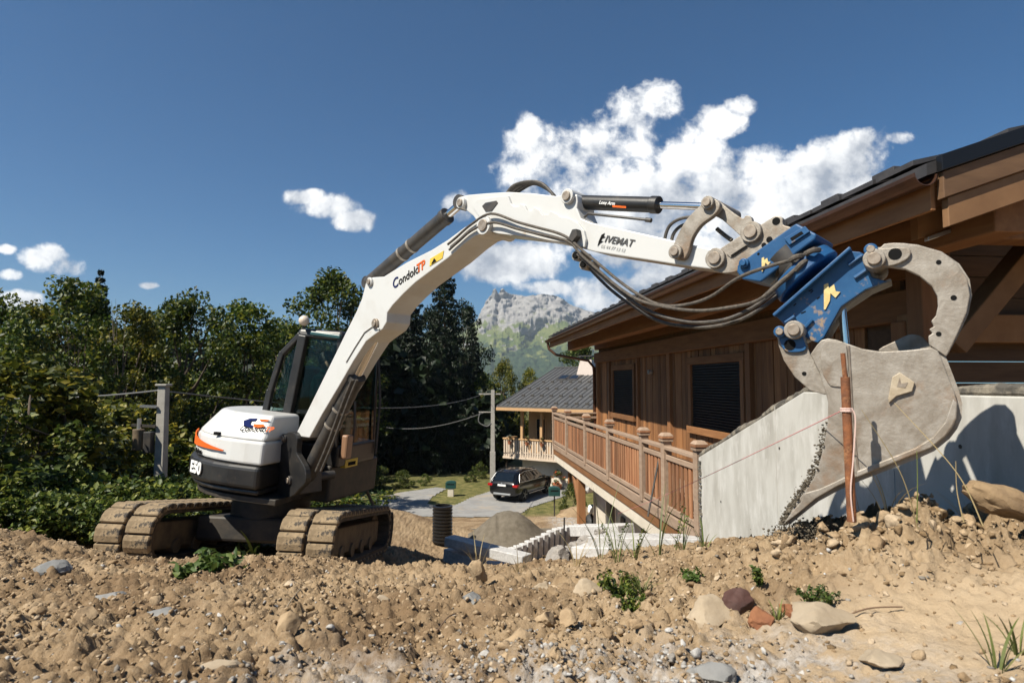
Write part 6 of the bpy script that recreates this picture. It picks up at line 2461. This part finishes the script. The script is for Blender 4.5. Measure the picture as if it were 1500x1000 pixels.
def lump_material(name, stops, bump=.8, bscale=60):
    m = bpy.data.materials.new(name)
    m.use_nodes = True
    N, L = m.node_tree.nodes, m.node_tree.links
    b = N['Principled BSDF']
    b.inputs['Roughness'].default_value, b.inputs['Specular IOR Level'].default_value = .95, .15
    g = N.new('ShaderNodeNewGeometry')
    r = N.new('ShaderNodeValToRGB')
    cr = r.color_ramp
    while len(cr.elements) < len(stops):
        cr.elements.new(.5)
    for e, (p, c) in zip(cr.elements, stops):
        e.position, e.color = p, tuple(c) + (1,)
    L.new(g.outputs['Random Per Island'], r.inputs[0])
    t = N.new('ShaderNodeTexCoord')
    nz = N.new('ShaderNodeTexNoise')
    nz.inputs['Scale'].default_value, nz.inputs['Detail'].default_value, nz.inputs['Roughness'].default_value = bscale, 6, .7
    L.new(t.outputs['Object'], nz.inputs['Vector'])
    mr = N.new('ShaderNodeMapRange')
    mr.inputs['From Min'].default_value, mr.inputs['From Max'].default_value = .3, .7
    mr.inputs['To Min'].default_value, mr.inputs['To Max'].default_value = .7, 1.25
    L.new(nz.outputs[0], mr.inputs['Value'])
    hs = N.new('ShaderNodeHueSaturation')
    L.new(mr.outputs[0], hs.inputs['Value'])
    L.new(r.outputs[0], hs.inputs['Color'])
    L.new(hs.outputs[0], b.inputs['Base Color'])
    bp = N.new('ShaderNodeBump')
    bp.inputs['Strength'].default_value, bp.inputs['Distance'].default_value = bump, .008
    L.new(nz.outputs[0], bp.inputs['Height'])
    L.new(bp.outputs[0], b.inputs['Normal'])
    return m


M_clod = lump_material('soil_clod', [(0, (.20, .134, .072)), (.35, (.31, .218, .13)), (.8, (.39, .29, .185)), (1, (.47, .37, .26))])
M_gravel = lump_material('gravel', [(0, (.20, .175, .145)), (.3, (.29, .27, .245)), (.7, (.38, .365, .345)), (1, (.50, .485, .46))], .4, 90)


def field(n, seed, s0, s1, pw, accept, y0=.95, y1=6.6):
    rng = np.random.RandomState(seed)
    yv = y0 + (y1 - y0) * rng.uniform(0, 1, n * 3) ** 1.8
    xv = rng.uniform(-1, 1, n * 3) * (.92 * yv + .35)
    keep = rng.uniform(0, 1, n * 3) < accept(xv, yv)
    xv, yv = xv[keep][:n], yv[keep][:n]
    m = len(xv)
    S = s0 + (s1 - s0) * rng.uniform(0, 1, m) ** pw
    S = S * (0.75 + 0.10 * yv)
    Z = terrain(xv, yv) + detail(xv, yv) + S * .05
    return np.stack([xv, yv, Z], 1), S


def clear(x, y):
    """keeps lumps off the concrete wall line and the tracks"""
    return (x < 2.82 - .12 * y)


def acc_clod(x, y):
    r, sand, mound = zone_rough(x, y)
    patch = sstep(.40, .62, fbm(x * 1.6, y * 1.6, 3, 91))
    return np.clip((.30 + .70 * patch) * (1 - .93 * sand) + .9 * mound, 0, 1) * clear(x, y)


def acc_gravel(x, y):
    r, sand, mound = zone_rough(x, y)
    patch = sstep(.45, .60, fbm(x * 2.2, y * 2.2, 3, 97))
    core = np.exp(-(((x - .15) / 1.1) ** 2 + ((y - 1.5) / .55) ** 2)) + .5 * np.exp(-(((x + .9) / .7) ** 2 + ((y - 1.35) / .4) ** 2))
    return np.clip(.05 + core * (.25 + patch), 0, 1) * (1 - .9 * sand) * (1 - mound) * clear(x, y)


P, S = field(42000, 1, .0045, .016, 2.0, acc_clod)
tag(mesh_object('soil_crumbs', scatter_mesh('soil_crumbs', P, S, 1, 1), M_clod), 'loose tan soil crumbs strewn over the dug ground', 'soil', None, 'stuff')
P, S = field(1500, 2, .013, .040, 3.5, acc_clod)
tag(mesh_object('soil_clods', scatter_mesh('soil_clods', P, S, 2, 2, .8), M_clod), 'broken tan soil clods lying on the dug ground', 'soil', None, 'stuff')
P, S = field(9000, 3, .005, .015, 1.8, acc_gravel, y1=4.0)
tag(mesh_object('gravel', scatter_mesh('gravel', P, S, 3, 1, .8), M_gravel), 'pale grey gravel scattered in the tan soil', 'gravel', None, 'stuff')
P, S = field(500, 4, .011, .024, 2.0, acc_gravel, y1=3.5)
tag(mesh_object('gravel_stones', scatter_mesh('gravel_stones', P, S, 4, 2, .75), M_gravel), 'larger pale grey gravel stones in the tan soil', 'gravel', None, 'stuff')
# heap of crumbly clods on the mound beside the stake, and crumbs falling from the bucket mouth
rng = np.random.RandomState(12)
n = 900
xm, ym = rng.normal(1.85, .38, n), rng.normal(2.72, .14, n)
ok = clear(xm, ym)
xm, ym = xm[ok], ym[ok]
S = .008 + .034 * rng.uniform(0, 1, len(xm)) ** 3
P = np.stack([xm, ym, terrain(xm, ym) + detail(xm, ym) + S * .3], 1)
tag(mesh_object('mound_clods', scatter_mesh('mound_clods', P, S, 13, 2, .85), M_clod), 'crumbly clods heaped on the soil mound under the bucket', 'soil', None, 'stuff')
M_wet = lump_material('damp_soil', [(0, (.07, .058, .044)), (.6, (.125, .106, .08)), (1, (.20, .17, .13))])
pts = []
edge = [(1213, 622), (1206, 655), (1199, 682), (1190, 702), (1180, 717), (1168, 736), (1158, 752), (1150, 768)]
for (a, b) in zip(edge[:-1], edge[1:]):
    m_ = 60 + int(max(0, (a[1] - 640)) * 1.4)
    for k in range(m_):
        t = rng.uniform(0, 1)
        px, py = a[0] + (b[0] - a[0]) * t - abs(rng.normal(0, 5)), a[1] + (b[1] - a[1]) * t + rng.normal(0, 4)
        pts.append(SP.off(rng.uniform(-.01, .25)).hit(px, py))
for k in range(700):
    q = SP.off(rng.uniform(-.05, .40)).hit(rng.normal(1178, 22), 778 + rng.normal(0, 9))
    gz_ = float(terrain(q.x, q.y)) + .01
    pts.append(Vector((q.x, q.y, max(gz_, min(q.z, gz_ + .10)))))
P = np.array([list(p) for p in pts])
S = .0025 + .0085 * rng.uniform(0, 1, len(P)) ** 2
tag(mesh_object('damp_soil', scatter_mesh('damp_soil', P, S, 14, 1, .9), M_wet), 'dark damp soil clinging to and crumbling from the bucket lip', 'soil', None, 'stuff')

# ---- single stones one can point at
M_rtan = material('tan_stone', (.31, .215, .125), .95, col2=(.38, .28, .17), scale=9, bump=.5, bscale=40, rnd=.1)
M_rpale = material('pale_stone', (.29, .225, .15), .9, col2=(.37, .30, .215), scale=7, bump=.35, bscale=40, rnd=.08)
M_rgrey = material('grey_stone', (.17, .17, .165), .85, col2=(.24, .235, .225), scale=9, bump=.3, bscale=40, rnd=.08)
M_rred = material('red_stone', (.085, .035, .026), .75, col2=(.05, .026, .022), scale=6, bump=.4, bscale=30)
M_rorange = material('rust_stone', (.27, .115, .05), .9, col2=(.19, .075, .035), scale=8, bump=.5, bscale=30)
rocks = [(68, 850, 62, 26, M_rgrey, 'flat blue-grey stone lying alone on the left soil'), (165, 874, 44, 12, M_rgrey, 'thin grey slab of stone half sunk in soil'),
         (128, 908, 40, 30, M_rtan, 'dark tan lump of stone below the blue-grey stone'), (235, 902, 52, 16, M_rgrey, 'long low grey stone in the loose soil'),
         (420, 935, 46, 46, M_rtan, 'upright tan stone with a shadow beside it on the left soil'), (312, 992, 90, 40, M_rpale, 'large pale stone cut by the bottom edge'),
         (700, 855, 36, 34, M_rtan, 'squarish tan stone in front of the granite kerbs'), (690, 888, 34, 18, M_rgrey, 'small grey stone right below the squarish tan one'),
         (795, 862, 26, 22, M_rpale, 'small egg-shaped pale stone'), (862, 872, 46, 36, M_rpale, 'pale stone next to the green weed clump'), (765, 938, 66, 46, M_rtan, 'broad tan stone among the grey gravel'),
         (800, 912, 40, 30, M_rtan, 'tan stone leaning on the broad one'), (830, 915, 36, 26, M_rtan, 'tan stone in line with the leaning one'), (1038, 905, 74, 46, M_rpale, 'pale blocky stone beside the dark red one'),
         (1082, 888, 50, 42, M_rred, 'dark red angular stone'), (1115, 914, 46, 30, M_rorange, 'rust orange stone under the dark red one'), (1156, 895, 34, 22, M_rorange, 'small orange stone behind the big cobble'),
         (1200, 922, 104, 62, M_rpale, 'big smooth beige cobble'), (1040, 995, 70, 34, M_rgrey, 'pale grey stone at the bottom among gravel'), (1187, 772, 34, 24, M_rtan, 'tan stone on the mound just below the bucket lip'),
         (1012, 846, 26, 14, M_rtan, 'small tan stone on the trodden sand'), (1408, 762, 26, 14, M_rpale, 'small pale stone on top of the mound'), (556, 880, 30, 16, M_rpale, 'small flat pale stone near the middle of the soil'),
         (1290, 975, 60, 22, M_rpale, 'flat pale stone set in the sandy ledge'), (930, 905, 30, 22, M_rtan, 'small tan stone below the green weed clump')]
for i, (px, py, w, h, mt, lab) in enumerate(rocks):
    g = on_ground(px, py, .6, 8)
    k = g.y / F_PX
    z = ground_height(g.x, g.y)
    rock('stone', (g.x, g.y, z + h * k * .20), w * k * .52, w * k * .42, h * k * .58, mt, lab, 'stone', None, 200 + i, 4, .22, i * .7)
# yellowish split log-like rock at the wall
lg = at(1474, 738, 2.5)
lgo = rock('split_rock', lg, .17, .07, .065, material('ochre_rock', (.27, .185, .10), .9, col2=(.17, .11, .06), scale=9, bump=.6, bscale=30), 'long ochre brown split rock lying on the mound against the wall', 'rock', None, 301, 4, .30, 0)
lgo.rotation_euler = (0, RAD(22), RAD(-15))

# ---- weeds and grass
M_grass = leaf_material('grass_blade', (.07, .095, .025), (.16, .19, .05), (.30, .30, .11), .3)
M_dry = leaf_material('dry_blade', (.30, .22, .10), (.42, .33, .17), (.50, .42, .24), .3)
M_weed = leaf_material('weed_leaf', (.035, .065, .012), (.07, .115, .022), (.14, .18, .045), .3)


def blade(mb, base, dir_, L_, w, bend, n=7):
    base, dir_ = V(base), V(dir_).normalized()
    side = dir_.cross(Vector((0, 0, 1)))
    side = side.normalized() if side.length > 1e-3 else Vector((1, 0, 0))
    hor = Vector((dir_.x, dir_.y, 0))
    hor = hor.normalized() if hor.length > 1e-3 else Vector((1, 0, 0))
    vs, fs = [], []
    p = base.copy()
    d = dir_.copy()
    for i in range(n + 1):
        t = i / n
        ww = w * (1 - t) ** .6 * (.5 + .5 * min(1, t * 4)) + .0004
        vs += [p - side * ww, p + side * ww]
        p = p + d * (L_ / n)
        d = (d + (hor * .8 - Vector((0, 0, .6))) * (bend / n)).normalized()
    for i in range(n):
        fs.append((2 * i, 2 * i + 1, 2 * i + 3, 2 * i + 2))
    mb.add(vs, fs)


def tuft(name, loc, n, L_, w, spread, bend, mat, label, cat, seed, group=None, tilt=None):
    rs_ = random.Random(seed)
    mb = MB()
    for _ in range(n):
        a = rs_.uniform(0, 2 * math.pi)
        s = rs_.uniform(.1, 1) * spread
        d = Vector((math.cos(a) * s, math.sin(a) * s, 1)) + (V(tilt) if tilt else Vector((0, 0, 0)))
        blade(mb, V(loc) + Vector((math.cos(a) * .012, math.sin(a) * .012, 0)), d, L_ * rs_.uniform(.5, 1.1), w * rs_.uniform(.7, 1.2), bend * rs_.uniform(.3, 1.3))
    o = mb.build(name, mat, None, recalc=False, origin=V(loc))
    return tag(o, label, cat, group)


def leafy(name, loc, stems, h, leaf, mat, label, cat, seed, group=None, spread=.5):
    rs_ = random.Random(seed)
    r = empty(name, loc, label, cat, group)
    stm = MB()
    lv = []
    rng_ = np.random.RandomState(seed)
    for _ in range(stems):
        a = rs_.uniform(0, 2 * math.pi)
        e = V(loc) + Vector((math.cos(a) * spread * h, math.sin(a) * spread * h, h * rs_.uniform(.6, 1.1)))
        m = (V(loc) + e) / 2 + Vector((0, 0, .12 * h))
        pts_ = spline([V(loc), m, e], 6)
        stm.tube(pts_, .0022, 5)
        for q in pts_[3:]:
            for k in range(3):
                lv.append(np.array(q) + rng_.normal(size=3) * leaf * .7)
    stm.build('stem', mat, r)
    co, tri = leaf_quads(np.array(lv), leaf, rng_, .5, .5)
    mesh_object('leaves', quick_mesh('leaves', co, tri, 3), mat, r)
    return r


def gp(px, py, dmin=.8, dmax=12):
    g = on_ground(px, py, dmin, dmax)
    return Vector((g.x, g.y, ground_height(g.x, g.y) - .005))


G3 = 'weeds on the soil'
tuft('broad_weed', gp(372, 818, 3), 11, .40, .022, 1.4, 1.6, M_weed, 'broad-leaved weed in front of the excavator tracks', 'weed', 1, G3)
tuft('broad_weed', gp(350, 820, 3), 8, .36, .016, 1.8, 1.3, M_grass, 'low weed with long pale leaves beside the broad-leaved one', 'weed', 2, G3)
tuft('upright_weed', gp(378, 816, 3), 3, .40, .012, .15, .3, M_weed, 'upright weed stalk standing out of the broad leaves', 'weed', 3, G3)
leafy('seedling', gp(240, 812, 3), 6, .15, .024, M_leaf_b, 'small bushy seedling near the first track', 'weed', 4, G3)
leafy('fallen_leaves', gp(285, 842, 2), 6, .05, .030, M_weed, 'flattened green leaves on the soil before the tracks', 'weed', 5, G3, 2.0)
leafy('fallen_leaves', gp(320, 838, 2), 5, .05, .034, M_weed, 'flattened green leaves beside the other flattened weed', 'weed', 6, G3, 2.0)
leafy('creeping_weed', gp(905, 872, 1.5), 16, .10, .013, M_leaf_b, 'dense green creeping weed next to the pale stone', 'weed', 7, G3, .9)
leafy('creeping_weed', gp(925, 884, 1.5), 14, .07, .012, M_leaf_b, 'green creeping weed lying just below its denser neighbour', 'weed', 8, G3, 1.1)
tuft('grass_tuft', gp(940, 872, 1.5), 22, .12, .003, 1.2, 1.2, M_grass, 'fine grass tuft at the end of the creeping weed', 'grass', 9, G3)
tuft('grass_tuft', gp(1138, 905, 1.2), 16, .075, .0035, .6, .8, M_grass, 'short grass tuft between the red stones', 'grass', 10, G3)
leafy('dark_weed', gp(1190, 885, 1.2), 7, .06, .009, M_weed, 'dark green weed stalks behind the big beige cobble', 'weed', 11, G3, .8)
leafy('dark_weed', gp(1215, 890, 1.2), 5, .05, .008, M_weed, 'second dark weed with stubby stalks behind the cobble', 'weed', 12, G3, .7)
leafy('seedling', gp(1110, 862, 1.5), 5, .07, .011, M_leaf_b, 'tiny pale seedling on the trodden sand', 'weed', 13, G3)
leafy('flat_weed', gp(1015, 852, 1.5), 6, .03, .014, M_weed, 'flat weed rosette on the edge of the sand', 'weed', 14, G3, 1.6)
leafy('small_weed', gp(345, 800, 3), 5, .10, .02, M_weed, 'small dark weed under the broad leaves', 'weed', 15, G3)
leafy('small_weed', gp(300, 830, 3), 4, .05, .018, M_leaf_b, 'small yellowish weed near the tracks', 'weed', 16, G3)
for i, (px, py, L_, lab) in enumerate(((1205, 762, .16, 'green grass blades bent over the bucket lip'), (1262, 752, .34, 'dry grass tuft growing right beside the rusty stake'), (1300, 760, .42, 'tall dry grass on the mound under the bucket'),
                                       (1345, 758, .40, 'thin dry grass in the middle of the mound'), (1392, 752, .44, 'tall dry grass before the shadow on the wall'), (1430, 768, .30, 'dry grass close to the long split rock'))):
    b = gp(px, py + 14, 2.2, 4)
    tuft('dry_grass', b, 9 if i else 7, L_ * 1.0, .0028, .55, 1.0, M_dry if i else M_grass, lab, 'grass', 30 + i, 'dry grass on the mound', (-.15, 0, 0))
for i, (px, py, L_, lab) in enumerate(((880, 800, .75, 'tall green weed stalk below the gallery post'), (930, 805, .55, 'green grass in front of the step blocks'), (965, 800, .70, 'tall seeding grass before the gallery corner'), (1000, 802, .45, 'green grass at the foot of the gallery'),
                                       (845, 815, .40, 'pale grass at the rubble stones'), (1032, 798, .35, 'green grass at the end of the concrete wall'), (760, 832, .35, 'pale weed at the end of the stone heap'), (700, 830, .40, 'thin dry stalks beside the stone heap'), (905, 812, .50, 'green weed between two step blocks'))):
    b = gp(px, py + 22, 4, 9)
    tuft('tall_grass', b, 9, L_ * .8, .004, .5, .8, M_grass if i not in (4, 6, 7) else M_dry, lab, 'grass', 50 + i, 'tall grass along the crest')
    if i in (0, 2, 8):
        leafy('tall_weed', b + Vector((.1, 0, 0)), 2, L_ * .5, .011, M_leaf_b, lab.replace('grass', 'weed') + ', leafy', 'weed', 70 + i, 'tall weeds along the crest', .25)
for i, (px, py) in enumerate(((1462, 985), (1492, 960))):
    tuft('grass_tuft', gp(px, py, .7), 7, .16, .004, .7, .8, M_grass, ('green grass tuft at the sandy ledge', 'green grass tuft leaning above the sandy ledge')[i], 'grass', 90 + i, G3)
for i, (px, py, d_) in enumerate(((1320, 700, 2.45), (1368, 690, 2.42), (1205, 735, 2.6))):
    pass
# long single stalks that cross the bucket
for i, (a, m_, b, lab) in enumerate((((1345, 775), (1318, 690), (1262, 600), 'long thin dry stalk curving up across the bucket face'), ((1440, 770), (1400, 690), (1310, 590), 'long dark dry stalk leaning over the bucket corner'),
                                     ((1412, 765), (1402, 720), (1400, 675), 'straight reddish stalk before the wall shadow'), ((1343, 765), (1344, 710), (1343, 660), 'straight green stalk before the bucket floor'))):
    pl_ = BP.off(-.42)
    P_ = spline([pl_.hit(*a), pl_.hit(*m_), pl_.hit(*b)], 8)
    tag(MB().tube(P_, [.0026 * (1 - .6 * k / len(P_)) for k in range(len(P_))], 5).build('grass_stalk', M_dry if i != 3 else M_grass, None), lab, 'grass stalk', 'stalks before the bucket')
# twigs on the soil
M_twig = material('twig', (.16, .10, .06), .9)
for i, (a, b, lab) in enumerate((((1225, 915), (1322, 895), 'thin brown twig lying on the sand right of the cobble'), ((410, 900), (440, 868), 'pale straw lying across the left soil'), ((640, 930), (668, 905), 'short brown twig among the gravel'), ((720, 880), (700, 862), 'short straw near the squarish stone'))):
    p, q = gp(*a) + Vector((0, 0, .012)), gp(*b) + Vector((0, 0, .02))
    tag(MB().tube(spline([p, (p + q) / 2 + Vector((0, .01, .012)), q], 5), .0028, 6).build('twig', M_twig if i % 2 == 0 else M_rpale, None), lab, 'twig')
# ================================================================== summer haze over the valley
hz_m = bpy.data.materials.new('haze')
hz_m.use_nodes = True
hn, hl = hz_m.node_tree.nodes, hz_m.node_tree.links
hn.clear()
ho = hn.new('ShaderNodeOutputMaterial')
hv = hn.new('ShaderNodeVolumePrincipled')
hv.inputs['Color'].default_value = (.72, .82, .95, 1)
hv.inputs['Density'].default_value = 0.00011
hv.inputs['Anisotropy'].default_value = 0.2
hl.new(hv.outputs[0], ho.inputs['Volume'])
mb = MB()
mb.box((-6000, -3000, -260), (6000, 6000, 545))
hz = mb.build('haze', hz_m, None)
tag(hz, 'thin blue summer haze over the valley', 'haze', None, 'stuff')
